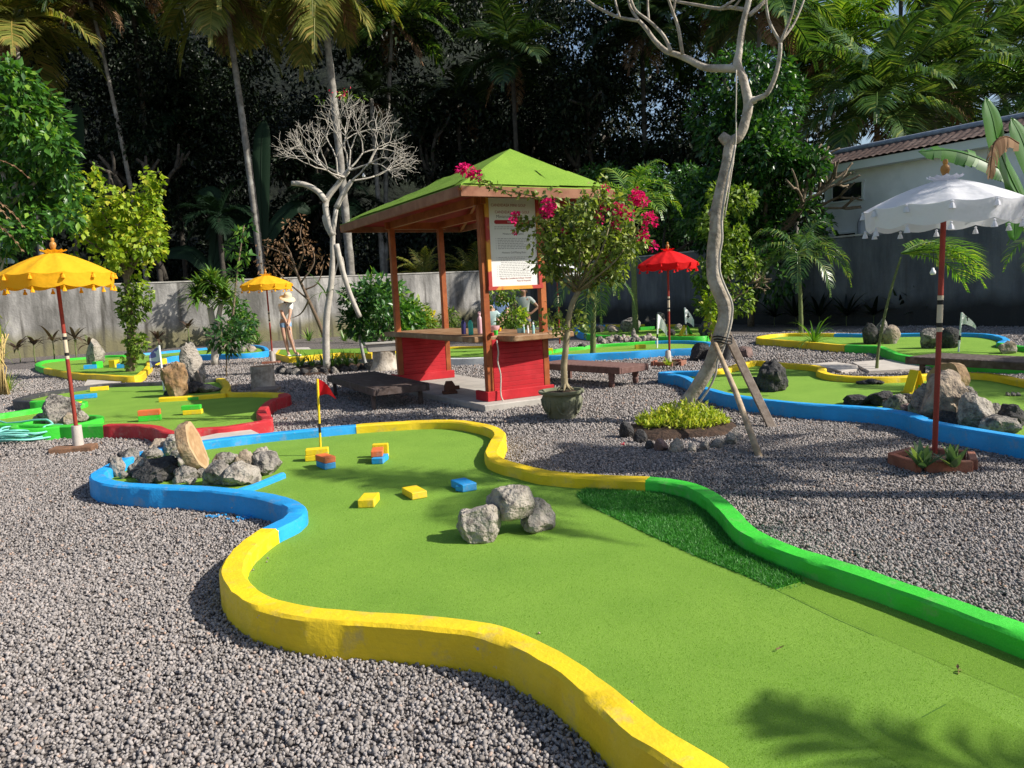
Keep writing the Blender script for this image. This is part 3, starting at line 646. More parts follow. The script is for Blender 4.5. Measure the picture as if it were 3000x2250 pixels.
def small_print(v0, v1, t, ind=0):
    v = v0+ind; e = v1-rng.uniform(0, .12)
    if ind == 0: mb.add([K(-.0602, v-.028+a_, HZ(t)+c_) for a_, c_ in ((0, 0), (.008, 0), (.008, .009), (0, .009))], [(0, 1, 2, 3)])
    while v < e:
        w = rng.uniform(.015, .05); mb.add([K(-.0602, v+a_, HZ(t)+c_) for a_, c_ in ((0, 0), (w, 0), (w, .0085), (0, .0085))], [(0, 1, 2, 3)]); v += w+.009
for t_ in (.330, .352): small_print(.16, .74, t_, .001)
for i in range(7): small_print(.20, .70, .462+i*.019)
for i in range(12): small_print(.20, .70, .675+i*.0195, .035 if i in (2, 3, 4) else 0)
mb.build('sign_small_print', 'ink_soft', SB)
text_mesh(ln).build('sign_lettering', 'ink_grey', SB)
mb = text_mesh([('Please Be Considerate & Enjoy Yourself', vc+.01, HZ(.922), .034, 'CENTER', .86), ('Please Be Respectful', vc+.13, HZ(.953), .030, 'CENTER', .86)]); mb.build('sign_lettering', 'ink_red', SB)
# things on and in the hut
def bottle(p, h, r, m, label, capm='black'):
    t = thing('bottle', label, 'bottle', p)
    mb = MB(); mb.lathe([(0, 0), (r*.95, 0), (r, .01), (r, h*.66), (r*.8, h*.76), (r*.42, h*.82), (r*.42, h*.86), (0, h*.86)], p, 16); mb.build('body', m, t, smooth=True)
    mb = MB(); mb.lathe([(0, h*.86), (r*.55, h*.86), (r*.55, h*.95), (r*.3, h*.97), (0, h*.97)], p, 12); q = np.array(p)+A3(0, 0, h*.97)
    mb.tube([q+A3(-r*.5, 0, -.01), q+A3(-r*.3, 0, .015), q+A3(r*.3, 0, .015), q+A3(r*.5, 0, -.01)], .006, 6); mb.build('cap', capm, t, smooth=True)
def onk(x, y, z=.957): return G(x, y, z)
M['enamel_navy'] = mat('enamel_navy', (.04, .035, .13), rough=.3); M['enamel_teal'] = mat('enamel_teal', (.05, .46, .37), rough=.3); M['enamel_pink'] = mat('enamel_pink', (.62, .38, .42), rough=.4)
bottle(onk(1359, 979), .235, .034, 'enamel_navy', 'navy blue drinking bottle standing on the counter'); bottle(onk(1380, 980), .235, .036, 'enamel_teal', 'turquoise drinking bottle standing on the counter')
bottle(onk(1407, 977), .30, .036, 'enamel_pink', 'tall pink bottle on the counter half behind the hut post', 'enamel_pink')
p = onk(1447, 972); mb = MB(); mb.lathe([(0, .0), (.045, .002), (.085, .05), (.088, .088), (.082, .088), (.078, .05), (.04, .01), (0, .01)], p, 20)
meta(mb.build('bowl', 'enamel_pink', smooth=True), 'pale pink bowl on the counter right of the front post', 'bowl')
def cup(p, h, r, m, label):
    mb = MB(); mb.lathe([(0, 0), (r*.85, 0), (r, h), (r*.92, h), (r*.8, .006), (0, .006)], p, 14); meta(mb.build('cup', m, smooth=True), label, 'cup')
cup(onk(1453, 981), .06, .03, 'paint_green', 'small bright green cup on the counter'); cup(onk(1524, 975), .06, .045, 'enamel_aqua', 'wide pale aqua cup at the back of the counter')
bottle(onk(1535, 975), .10, .014, 'enamel_aqua', 'tiny aqua dropper bottle beside the aqua cup', 'white'); bottle(onk(1547, 976), .09, .013, 'white', 'tiny white bottle at the back of the counter', 'white')
bottle(onk(1563, 977), .14, .017, 'enamel_aqua', 'slim aqua squeeze bottle next to the right front post', 'white')
cup(onk(1442, 985), .045, .025, 'paint_red', 'small red cup tight against the front post')
cup(onk(1464, 970), .05, .025, 'canopy_yellow', 'small yellow cup behind the pink bowl')
# wooden block on the slab
p = G(1318, 1153, .10); t = thing('wooden_block', 'dark wooden block with side peg standing on the hut floor', 'wood block', p)
mb = MB(); mb.box(p+A3(0, 0, .02), (.21, .16, .04), .2); mb.build('base', 'wood_block', t, bevel=.005)
mb = MB(); yy = .2; c_, s_ = math.cos(yy), math.sin(yy)
prof = [(-.075, .04), (-.075, .11), (-.045, .18), (.045, .18), (.08, .12), (.08, .04)]
Vv = [p+A3(x*c_-y*s_, x*s_+y*c_, z) for y in (-.06, .06) for x, z in prof]; k = len(prof)
mb.add(Vv, [tuple(range(k)), tuple(range(k, 2*k))]+[(i, (i+1) % k, k+(i+1) % k, k+i) for i in range(k)]); mb.build('block', 'wood_block', t, bevel=.004)
mb = MB(); mb.box(p+A3(.11, .0, .085), (.07, .05, .055), .2); mb.build('peg', 'wood_block', t, bevel=.004)
# cord hanging from the front post
q = K(-.10, .09, .9); c = [q, q+A3(.015, -.02, -.15), q+A3(.0, -.01, -.28), q+A3(.03, -.02, -.45), q+A3(.02, -.03, -.72)]
e = c[-1]; c += [e+A3(.03, -.03, -.09), e+A3(.05, -.05, -.16)]+[G(1451, 1192, .012)+A3(.03*math.cos(a), .04*math.sin(a), .03+.03*math.cos(a)) for a in np.linspace(1.5, 8, 9)]
mb = MB(); mb.tube(spath(c, 4), .011, 6); meta(mb.build('cord', 'rope', smooth=True), 'pale cord hanging down the front post of the hut', 'cord')
# ------------------------------------------------------------------ parasols
def parasol(base, h, r, m, label, valance=.13, dome=.235, lean=(0, 0), fm='gold', n=12, collar=True, rot=.1):
    t = thing('parasol', label, 'parasol', base, 'ceremonial parasols between the greens')
    b = np.array(base, float); ax = A3(lean[0], lean[1], 1)
    P = lambda z, x=0, y=0: b+ax*z+A3(x, y, 0)
    zr = h-.15-dome; pr = .021
    mb = MB(); mb.tube([P(-.02), P(h*.3), P(h*.44)], pr, 10); mb.tube([P(h*.56), P(h*.75), P(h-.16)], pr*.97, 10); mb.build('pole', 'pole_red', t, smooth=True)
    mb = MB(); zs = np.linspace(h*.44, h*.56, 9)
    for i in range(8):
        mb.cur = 1 if i in (1, 6) else 0
        mb.tube([P(zs[i]), P(zs[i+1])], pr*1.06, 10)
    mb.build('pole_band', ['cream', 'black'], t, smooth=True)
    mb = MB(); mb.lathe([(.022, 0), (.03, .01), (.018, .03), (.026, .05), (.034, .075), (.03, .10), (.014, .115), (.02, .13), (.016, .15), (0, .158)], P(h-.155), 12); mb.build('finial', fm, t, smooth=True)
    seg = n*6
    def ring(rr, z, sc, k=1.0):
        out = []
        for i in range(seg):
            a = 2*math.pi*i/seg+rot; fr = (i % 6)/6; w = math.sin(math.pi*fr)
            out.append(P(z-sc*w, math.cos(a)*rr*(1-.03*w*k), math.sin(a)*rr*(1-.03*w*k)))
        return out
    rows = [ring(r*f, h-.15-dome*(1-(1-f)**1.0*(1-.38*f*1.0+.0)) if False else h-.15-dome*(f**1.45), .018*f) for f in (.04, .2, .4, .6, .8, .93, 1.0)]
    mb = MB(); mb.add([p for rw in rows for p in rw], [(i*seg+k, i*seg+(k+1) % seg, (i+1)*seg+(k+1) % seg, (i+1)*seg+k) for i in range(len(rows)-1) for k in range(seg)])
    mb.build('canopy', m, t, smooth=True)
    rows = [ring(r*1.004, zr+.002, .018), ring(r*.985, zr-valance*.5, .02), ring(r*.97, zr-valance, .028)]
    mb = MB(); mb.add([p for rw in rows for p in rw], [(i*seg+k, i*seg+(k+1) % seg, (i+1)*seg+(k+1) % seg, (i+1)*seg+k) for i in range(2) for k in range(seg)])
    mb.build('valance', m, t, smooth=True)
    if collar:
        rows = [ring(r*.13, h-.15-.012, 0), ring(r*.18, h-.15+.012, .008), ring(r*.23, h-.15+.028, .015)]
        mb = MB(); mb.add([p for rw in rows for p in rw], [(i*seg+k, i*seg+(k+1) % seg, (i+1)*seg+(k+1) % seg, (i+1)*seg+k) for i in range(2) for k in range(seg)]); mb.build('collar', m, t, smooth=True)
    for i in range(n):                                   # ribs under the cloth
        a = 2*math.pi*i/n+rot; mb = MB(); mb.beam(P(h-.19), P(zr-.012, math.cos(a)*r*.96, math.sin(a)*r*.96), .008, .008); mb.build('rib', 'wood_pole', t)
    for i in range(n):
        a = 2*math.pi*i/n+rot
        for z0, rr in ((zr-.004, r*1.012), (zr-valance-.01, r*.975)):
            q = P(z0, math.cos(a)*rr, math.sin(a)*rr); mb = MB()
            mb.lathe([(.0, .0), (.012, -.008), (.008, -.02), (.016, -.032), (.024, -.06), (.0, -.062)], q, 7); mb.build('tassel', m, t, smooth=True)
    return t
def socket(t, base, brickm='brick_brown', yaw=.2, r=.052, h=.26):
    b = np.array(base, float)
    mb = MB(); mb.lathe([(0, .0), (r*1.08, 0), (r*1.04, h*.5), (r, h), (r*.55, h), (r*.5, h-.03)], b+A3(0, 0, .03), 18); mb.build('socket', 'concrete_pale', t, smooth=True)
    mb = MB(); mb.box(b+A3(-.03, -.05, .035), (.44, .22, .07), yaw); mb.build('brick', brickm, t, bevel=.012, bseg=2)
cream = M['cream'] = mat('cream', (.55, .47, .34), rough=.6)
parasol(G(232, 1322), 2.33, .565, 'canopy_yellow', 'yellow parasol nearest on the left, standing by the hose', lean=(-.012, 0)); socket(bpy.data.objects['parasol'], G(232, 1322))
parasol(G(800, 1066), 2.42, .64, 'canopy_yellow', 'small far yellow parasol beside the woman in the straw hat', lean=(.0, 0)); socket(bpy.data.objects['parasol.001'], G(800, 1066), 'brick', .05, .07, .3)
parasol(G(2737, 1352), 2.36, .562, 'canopy_white', 'white parasol with red pole on the right', lean=(.022, 0), valance=.14, dome=.20)
parasol(G(1962, 1068), 2.32, .56, 'canopy_red', 'red parasol standing near the blue kerb', lean=(.006, 0), dome=.25, valance=.10)
parasol(G(1640, 1010), 2.45, .72, 'canopy_white', 'white parasol far behind the bougainvillea', lean=(0, 0))
def planter(base, label, r=.24, yaw=0, m='brick', nb=5):
    t = thing('brick_planter', label, 'planter', base, 'brick planters holding parasols'); b = np.array(base, float)
    for i in range(nb):
        a = 2*math.pi*(i+.5)/nb+yaw; mb = MB(); mb.box(b+A3(r*.92*math.cos(a), r*.8*math.sin(a), .05), (r*1.12, .055, .10), a+math.pi/2+rng.uniform(-.1, .1)); mb.build('brick', m, t, bevel=.005)
    mb = MB(); mb.lathe([(r*.95, .02), (r*.7, .06), (0, .075)], b, 14); mb.build('soil', 'soil', t, smooth=True)
planter(G(2735, 1368), 'red brick planter with succulents under the white parasol', .29, .25, nb=5); 
planter(G(1958, 1072), 'brick planter with small grass under the red parasol', .30, .3, nb=4)
mb = MB(); mb.lathe([(.07, 0), (.05, .25), (.03, .27)], G(1958, 1068, .03), 14); mb.build('socket', 'concrete_pale', bpy.data.objects['parasol.003'], smooth=True)
# ------------------------------------------------------------------ loungers
def lounger(c, L, Wd, h, ang, m, label, wheels=False):
    c = np.array(c, float); c[2] = 0; t = thing('sun_lounger', label, 'sun lounger', c, 'wooden sun loungers'); d = A3(math.cos(ang), math.sin(ang), 0); s = A3(-d[1], d[0], 0)
    R3 = np.stack([d, s, A3(0, 0, 1)], 1)
    for sg in (-1, 1):
        mb = MB(); mb.box(c+s*sg*(Wd/2-.02)+A3(0, 0, h-.05), (L, .04, .10), rot=R3); mb.build('side_rail', m, t, bevel=.005)
        mb = MB(); mb.box(c+d*sg*(L/2-.02)+A3(0, 0, h-.055), (.04, Wd-.085, .09), rot=R3); mb.build('end_rail', m, t, bevel=.005)
    n = int(L/.085); mb = MB()
    for i in range(n): mb.box(c+d*(-L/2+.07+(L-.14)*i/(n-1))+A3(0, 0, h-.008), (.066, Wd-.09, .02), rot=R3)
    mb.build('slatted_deck', m, t, bevel=.003)
    for a in (-1, 1):
        for sg in (-1, 1):
            q = c+d*a*(L/2-.22)+s*sg*(Wd/2-.06); mb = MB()
            if wheels and a < 0:
                mb.box(q+A3(0, 0, h-.14), (.10, .05, .12), rot=R3); mb.lathe([(0, .0), (.03, 0), (.045, .05), (.05, .09), (.035, .15), (.028, .17), (.0, .17)], q, 12)
            else: mb.box(q+A3(0, 0, (h-.10)/2), (.065, .05, h-.10), rot=R3)
            mb.build('leg', m, t, bevel=.004)
ka = math.atan2(KU[1], KU[0])
lounger((-2.06, 11.45, 0), 2.5, .80, .33, ka-.04, 'wood_dark', 'dark slatted sun lounger left of the counter hut')
lounger((1.25, 12.28, 0), 1.9, .66, .33, ka+.18, 'wood_brown', 'brown slatted sun lounger behind the bougainvillea pot', True)
lounger((6.40, 10.15, 0), 2.0, .75, .34, ka-.0, 'wood_dark', 'dark sun lounger at the right edge between two greens', True)
# ------------------------------------------------------------------ bricks on the greens
BRK = {}
def brick(p, yaw, col, label, size=(.20, .10, .052), tilt=None, notch=False):
    p = np.array(p, float); mb = MB()
    if tilt is None: mb.box(p+A3(0, 0, size[2]/2), size, yaw)
    else: mb.box(p+A3(0, 0, size[2]/2), size, rot=tilt)
    if notch:
        c_, s_ = math.cos(yaw), math.sin(yaw); mb.box(p+A3(.06*c_+.055*s_, .06*s_-.055*c_, .02), (.07, .03, .04), yaw+.5)
    o = mb.build('brick', 'paint_'+col, origin=p, bevel=.005, bseg=2); meta(o, label, 'brick', 'painted bricks on the greens'); return o
Z1 = .087
a = G(905, 1352, Z1)+A3(.06, .06, 0)
brick(a, .12, 'yellow', 'lower yellow brick of the pair under the red flag'); brick(a+A3(.005, .005, .053), .16, 'yellow', 'upper yellow brick of the pair under the red flag')
a = G(952, 1375, Z1)+A3(-.01, .085, 0)
brick(a, R_(-55), 'blue', 'blue brick under the orange brick by the flag'); brick(a+A3(0, 0, .053), R_(-52), 'orange', 'orange brick on a blue brick by the flag')
a = G(1109, 1360, Z1)+A3(0, .10, 0)
brick(a, R_(84), 'blue', 'blue brick at the foot of the three colour stack'); brick(a+A3(-.03, .05, .053), R_(96), 'orange', 'orange brick in the middle of the three colour stack')
brick(a+A3(-.03, .22, 0), R_(2), 'yellow', 'yellow brick on edge behind the three colour stack', (.14, .06, .12))
brick(G(1074, 1488, Z1)+A3(0, .1, 0), R_(88), 'yellow', 'yellow brick seen end on, left of the other single bricks', (.20, .112, .056))
brick(G(1210, 1462, Z1)+A3(-.0, .09, 0), R_(-62), 'yellow', 'yellow brick lying slantwise between yellow and blue bricks', (.21, .115, .05))
brick(G(1357, 1440, Z1)+A3(-.0, .09, 0), R_(-62), 'blue', 'notched blue brick behind the rock arch', (.21, .115, .055), notch=True)
z2 = .102
brick(G(440, 1232, z2), R_(14), 'green', 'green brick under the orange one on the left green', (.26, .1, .07)); brick(G(440, 1232, z2)+A3(0, 0, .071), R_(14), 'orange', 'orange brick on a green brick on the left green', (.26, .1, .07))
brick(G(566, 1213, z2), R_(8), 'yellow', 'yellow brick under the green one in the hut shadow', (.24, .1, .06)); brick(G(563, 1213, z2)+A3(0, 0, .061), R_(8), 'green', 'green brick on a yellow brick in the hut shadow', (.24, .1, .06))
brick(G(292, 1144, z2), R_(22), 'yellow', 'yellow brick at the back of the left green', (.30, .1, .07)); brick(G(252, 1167, z2), R_(22), 'blue', 'blue brick at the back left of the left green', (.33, .11, .07))
brick(G(222, 1193, z2), R_(4), 'yellow', 'short yellow brick half behind the near parasol pole', (.16, .1, .08)); brick(G(540, 1172, z2), R_(0), 'green', 'flat green brick before the log island', (.5, .16, .05))
brick(G(266, 1080, z2), R_(20), 'blue', 'blue brick next to the green one on the far left green', (.30, .16, .1)); brick(G(287, 1078, z2), R_(70), 'green', 'green brick standing on the far left green', (.2, .15, .17))
brick(G(336, 1076, z2), R_(80), 'yellow', 'yellow brick standing on the far left green', (.2, .17, .19)); brick(G(361, 1078, z2), R_(10), 'blue', 'blue brick by the vine covered trunk', (.26, .16, .11))
brick(G(1876, 1021, z2), R_(0), 'dull_yellow', 'dull yellow brick behind the blue kerb left of the red parasol', (.24, .12, .09)); brick(G(1607, 1036, z2), R_(0), 'yellow', 'yellow brick behind the potted bougainvillea', (.2, .1, .12))
brick(G(2718, 1148, .092), R_(20), 'green', 'green brick behind the yellow A frame', (.2, .1, .09)); brick(G(1893, 966, z2), R_(10), 'green', 'flat green brick on the farthest green', (.5, .3, .1))
# yellow A frame ramp
def aframe(p, w, d, h, m1, m2, label, yaw):
    t = thing('a_frame', label, 'tunnel block', p); R3 = np.array([[math.cos(yaw), -math.sin(yaw), 0], [math.sin(yaw), math.cos(yaw), 0], [0, 0, 1]])
    for sg, mm in ((-1, m1), (1, m2)):
        a = np.array(p)+R3@A3(sg*w/2, 0, 0); b_ = np.array(p)+R3@A3(sg*.012, 0, h); mb = MB(); th = .022; n = R3@A3(-sg, 0, 0)*th
        Vv = [a-R3@A3(0, d/2, 0), a+n-R3@A3(0, d/2, 0), a+R3@A3(0, d/2, 0), a+n+R3@A3(0, d/2, 0), b_-R3@A3(0, d/2, 0), b_+n*.3-R3@A3(0, d/2, 0), b_+R3@A3(0, d/2, 0), b_+n*.3+R3@A3(0, d/2, 0)]
        mb.hexa(Vv); mb.build('board', mm, t, bevel=.003)
    mb = MB(); mb.box(np.array(p)+A3(0, 0, .008), (w*1.25, d*1.02, .016), yaw); mb.build('base_board', m1, t)
aframe(G(2680, 1150, .092), .20, .17, .27, 'paint_yellow', 'paint_yellow', 'yellow A frame tunnel standing on the right green', .12)
aframe(G(2009, 982, .105), .34, .3, .28, 'paint_yellow', 'paint_green', 'yellow and green A frame on the farthest green', .1)
# ------------------------------------------------------------------ flags
def flag(base, top, fm, pm, label, shape, num=None, band=True, pr=.011):
    t = thing('hole_flag', label, 'flag', base, 'flags marking the holes'); a, b_ = np.array(base, float), np.array(top, float)
    L = np.linalg.norm(b_-a)
    mb = MB(); mb.tube([a, (a+b_)/2, b_], pr, 8); mb.build('pole', pm, t, smooth=True)
    if band:
        mb = MB(); mb.tube([a+(b_-a)*.30, a+(b_-a)*.42], pr*1.12, 8); mb.build('pole_band', 'black', t, smooth=True)
    mb = MB(); n = 8; Vv = []
    h = shape['h']; w = shape['w']; sw = shape.get('sway', .04)
    for i in range(n+1):
        f = i/n; x = w*f; zc = -h/2-shape.get('droop', .2)*h*f*f; hh = h*(1-f*shape.get('tri', 1))/2+.002
        for s in (1, 0, -1): Vv.append(b_+A3(x*math.cos(shape.get('yaw', 0)), x*math.sin(shape.get('yaw', 0))+sw*math.sin(f*5)*f**.5, zc+s*hh))
    F_ = [(3*i+j, 3*i+j+1, 3*i+j+4, 3*i+j+3) for i in range(n) for j in range(2)]
    mb.add(Vv, F_); mb.build('cloth', fm, t, smooth=True)
    if num:
        mb = MB(); c = b_+A3(w*.32*math.cos(shape.get('yaw', 0)), -.012-abs(sw)*.7, -h*.55); s = h*.16
        if num == 7: mb.box(c+A3(0, 0, s), (s*1.3, .004, s*.4)); mb.box(c+A3(s*.2, 0, 0), (s*.45, .004, s*1.7))
        else: mb.box(c, (s*.5, .004, s*2)); mb.box(c+A3(0, 0, -s*.3), (s*1.5, .004, s*.4))
        mb.build('mark', 'black', t)
    return t
b = G(940, 1334, Z1); flag(b, V(930, 1110, b[1]), 'flag_red', 'paint_yellow', 'red pennant on a yellow and black pole by the bricks', dict(h=.16, w=.19, tri=.96, droop=.62, sway=.05, yaw=-.3))
b = G(481, 1144, z2); flag(b, V(466, 1012, b[1]), 'flag_stripe', 'white', 'small striped flag on a white pole by the log island', dict(h=.30, w=.22, tri=.25, droop=.5, sway=.05, yaw=2.8), pr=.018)
b = G(2808, 1031, .09); flag(b, V(2818, 915, b[1]), 'flag_white', 'white', 'white flag with dark mark on the far right green', dict(h=.22, w=.2, tri=.75, droop=.75, sway=.06, yaw=-.2), 7, pr=.016)
b = G(1925, 1020, z2); flag(b, V(1927, 921, b[1]), 'flag_white', 'white', 'white flag left of the red parasol pole', dict(h=.32, w=.2, tri=.3, droop=.8, sway=.06, yaw=.2), pr=.018)
b = G(2011, 983, z2); flag(b, V(2006, 901, b[1]), 'flag_white', 'white', 'white flag with dark mark right of the red parasol pole', dict(h=.42, w=.24, tri=.5, droop=.6, sway=.06, yaw=.1), 4, pr=.02)
M['rubber'] = mat('rubber', (.05, .05, .052), (.09, .09, .09), 20, .6); M['hose'] = mat('hose', (.16, .52, .44), (.24, .60, .52), 18, .4)
M['far_wall'] = mat('far_wall', (.10, .03, .03), rough=.8); M['pipe_blue'] = mat('pipe_blue', (.30, .42, .46), rough=.5)
# ------------------------------------------------------------------ rocks and logs
def px_rock(x, y, w, h, m, label, z=.085, dep=1.0, gap=0, **k):
    """rock whose base middle is seen at (x, y); w, h are its width and height in photo points"""
    p = G(x, y, z); s = np.linalg.norm(p-CAM)*1.0/FPX
    W_ = w*s; H_ = h*s/.95
    return rock(p+A3(0, W_*.25*dep, gap-H_*.04), (W_*1.05, W_*dep*.9, H_*1.12), m, label, **k)
r_ = dict(sub=4, rough=.12)
b = G(1408, 1587, Z1)
rock(b+A3(-.005, .06, -.01), (.26, .24, .215), 'rock_grey', 'left leg rock of the small stone arch on the front green', yaw=.3, cut=(.42, .8), **r_)
rock(b+A3(.325, .19, -.01), (.225, .22, .195), 'rock_grey', 'right leg rock of the small stone arch on the front green', yaw=1.0, cut=(.42, .8), **r_)
rock(b+A3(.185, .14, .098), (.29, .24, .195), 'rock_grey', 'pale capstone bridging the small stone arch', yaw=.15, sub=4, rough=.09, planes=8)
g_ = 'rocks in the blue kerbed bed'
for x, y, w, h, m, lab in (
    (340, 1397, 36, 44, 'rock_grey', 'rock at the left tip of the blue kerbed rock bed'),
    (372, 1366, 55, 40, 'rock_mid', 'rounded grey rock at the back left of the blue kerbed bed'),
    (400, 1392, 60, 40, 'rock_mid', 'grey rock low behind the blue kerb on the left'),
    (448, 1412, 105, 50, 'rock_dark', 'big dark shaded rock in the middle of the blue kerbed bed'),
    (440, 1358, 58, 38, 'rock_mid', 'squat grey rock behind the big dark rock'),
    (455, 1334, 66, 36, 'rock_tan', 'pale tan rock at the back of the blue kerbed bed'),
    (510, 1337, 72, 48, 'rock_grey', 'speckled grey rock left of the leaning log slice'),
    (524, 1364, 62, 40, 'rock_grey', 'grey rock just left of the leaning log slice foot'),
    (537, 1412, 58, 38, 'rock_mid', 'white flecked rock at the front of the blue kerbed bed'),
    (488, 1406, 60, 44, 'rock_dark', 'dark rock squeezed between two front rocks of the bed'),
    (628, 1422, 72, 58, 'rock_mid', 'dark pitted rock right of the log slice foot'),
    (655, 1378, 60, 40, 'rock_mid', 'low rock behind the dark pitted rock'),
    (676, 1364, 42, 28, 'rock_grey', 'small grey rock beside the tan block'),
    (713, 1373, 52, 46, 'rock_tan', 'tan block shaped rock on the right of the bed'),
    (700, 1422, 100, 56, 'rock_grey', 'long grey rock along the thin blue edge'),
    (765, 1354, 46, 34, 'rock_grey', 'pale small rock at the back right of the bed'),
    (775, 1390, 96, 54, 'rock_mid', 'rough grey rock at the right tip of the bed')):
    px_rock(x, y, w*1.06, h*1.02, m, lab, group=g_, sub=4, rough=.13)
for k in range(30):
    x = 325+12.5*k+rng.normal()*5; px_rock(x, (1372, 1402, 1352, 1420)[k % 4]+rng.normal()*4-(12 if x < 380 else 0), rng.uniform(20, 34), rng.uniform(14, 24), ('rock_mid', 'rock_grey', 'rock_dark')[k % 3], 'fist sized stone wedged between the rocks of the blue kerbed bed', group='small stones in the blue kerbed bed', sub=3)
g_ = 'rocks along the right blue kerb'
for x, y, w, h, m, lab in (
    (2527, 1187, 66, 22, 'rock_dark', 'first low dark rock at the left end of the row by the right kerb'),
    (2590, 1190, 62, 34, 'rock_dark', 'rounded dark rock second in the row by the right kerb'),
    (2632, 1200, 52, 34, 'rock_mid', 'smooth grey rock third in the row by the right kerb'),
    (2668, 1196, 60, 30, 'rock_dark', 'dark rock in front of the yellow A frame'),
    (2662, 1210, 34, 20, 'rock_red', 'small reddish rock against the right blue kerb'),
    (2692, 1216, 40, 34, 'rock_mid', 'grey rock touching the big boulder on its left'),
    (2722, 1232, 62, 78, 'rock_mid', 'shaded tall rock left of the white parasol pole'),
    (2790, 1238, 108, 110, 'rock_tan', 'biggest boulder, layered and tan, right of the white parasol pole'),
    (2838, 1215, 50, 60, 'rock_mid', 'rock behind the biggest boulder'),
    (2803, 1248, 66, 30, 'rock_dark', 'flat dark rock in front of the biggest boulder'),
    (2878, 1256, 84, 72, 'rock_grey', 'speckled grey boulder right of the biggest boulder'),
    (2928, 1232, 44, 36, 'rock_mid', 'grey rock behind the speckled boulder'),
    (2975, 1250, 64, 46, 'rock_dark', 'dark rock at the right end of the row'),
    (2932, 1268, 92, 34, 'rock_mid', 'low smooth rock in front at the right end of the row')):
    px_rock(x, y, w*1.15, h*1.08, m, lab, z=.09, group=g_, sub=4, rough=.12)
px_rock(2270, 1146, 100, 78, 'rock_dark', 'big black lava rock on the right green', .09, sub=4, rough=.17, planes=5)
px_rock(2228, 1142, 46, 32, 'rock_dark', 'low foot of black lava beside the big lava rock', .09, sub=3, rough=.15)
for i, (x, w, h) in enumerate(((2537, 40, 9), (2558, 36, 13), (2580, 30, 9))):
    px_rock(x, 1126, w, h, 'rock_dark', 'flat dark lava chip by the yellow back kerb', .09, group='flat lava chips')
for k, a in enumerate(np.linspace(0, 2*math.pi, 7)[:-1]):
    c = G(2968, 1159, .09)+A3(.055*math.cos(a), .055*math.sin(a), 0); rock(c, (.05, .045, .035), 'rock_mid', 'little stone in the ring round the hole on the right green', group='ring of little stones round the hole', sub=2)
g_ = 'rocks on the far right green'
for x, y, w, h, m, lab in ((2552, 1008, 44, 50, 'rock_dark', 'black rock at the left of the far right green rocks'), (2590, 1004, 46, 62, 'rock_mid', 'upright rounded grey rock on the far right green'),
    (2618, 1007, 44, 44, 'rock_tan', 'pale leaning rock on the far right green'), (2735, 1020, 54, 46, 'rock_mid', 'grey rock left of the white parasol pole on the far right green'),
    (2760, 986, 34, 22, 'rock_tan', 'pale rock seen behind the white parasol pole'), (2790, 1020, 46, 48, 'rock_dark', 'black rock beside the white flag pole'), (2958, 1036, 46, 28, 'rock_tan', 'low pale rock by the far right green kerb')):
    px_rock(x, y, w, h, m, lab, z=.09, group=g_)
# left green
g_ = 'rocks on the left green'
px_rock(162, 1240, 112, 64, 'rock_mid', 'large pitted lava rock in the green kerb ring', .12, group=g_, sub=4, rough=.18, planes=5)
px_rock(200, 1242, 34, 26, 'rock_tan', 'small tan rock in front of the pitted lava rock', .12, group=g_)
px_rock(238, 1232, 30, 22, 'rock_grey', 'small grey rock right of the pitted lava rock', .12, group=g_)
px_rock(118, 1240, 40, 22, 'rock_mid', 'low rock at the left of the green kerb ring', .12, group=g_)
px_rock(273, 1066, 42, 58, 'rock_grey', 'pale upright pointed stone on the far left green', .1, yaw=0, cut=(.5, .85))
for x, y, w, h, m, lab in ((535, 1150, 44, 48, 'rock_dark', 'dark rock leaning on the log in the island'), (570, 1152, 56, 28, 'rock_dark', 'dark rock in the middle of the island heap'), (600, 1151, 44, 22, 'rock_mid', 'grey rock at the right of the island heap'),
    (500, 1157, 40, 14, 'rock_dark', 'low dark stone at the foot of the island log'), (622, 1148, 34, 16, 'rock_mid', 'last small stone at the right of the island heap')):
    px_rock(x, y, w, h, m, lab, z=.1, group='rocks of the log island')
def log(p, h, r, label, m='bark_grey', top='log_end', tilt=(0, 0), name='log', flare=1.0):
    t = thing(name, label, 'log', p); p = np.array(p, float); a = A3(tilt[0], tilt[1], 1)
    mb = MB(); pr = []; n = 14; seg = 20; Vv = []
    zs = np.linspace(0, h, 8)
    for z in zs:
        f = 1+(flare-1)*max(0, 1-z/h*1.5)**2
        for k in range(seg):
            an = 2*math.pi*k/seg; rr = r*f*(1+.10*mnoise.noise(Vector((math.cos(an)*2+p[0], math.sin(an)*2, z*1.5)))); Vv.append(p+a*z+A3(rr*math.cos(an), rr*math.sin(an), 0))
    mb.add(Vv, [(i*seg+k, i*seg+(k+1) % seg, (i+1)*seg+(k+1) % seg, (i+1)*seg+k) for i in range(7) for k in range(seg)]); mb.build('bark', m, t, smooth=True)
    mb = MB(); mb.add(Vv[-seg:], [tuple(range(seg))]); mb.build('cut_face', top, t); return t
M['drift_wood'] = mat('drift_wood', (.34, .20, .095), (.12, .075, .045), 7, .9, .9, 18, c3=(.42, .30, .18), sc3=4, bdist=.03)
M['log_end'] = mat('log_end', (.36, .24, .13), (.25, .15, .08), 12, .8, c3=(.2, .12, .07), sc3=4)
rock(G(516, 1160, .1), (.42, .34, .58), 'drift_wood', 'brown weathered wood chunk standing in the island of the left green', name='driftwood', cat='driftwood', sub=4, rough=.16, yaw=.4)
rock(G(545, 1150, .1)+A3(0, .3, 0), (.46, .34, .86), 'rock_grey', 'tall grey driftwood stump behind the brown wood chunk', name='driftwood', cat='driftwood', sub=4, rough=.14, yaw=.2)
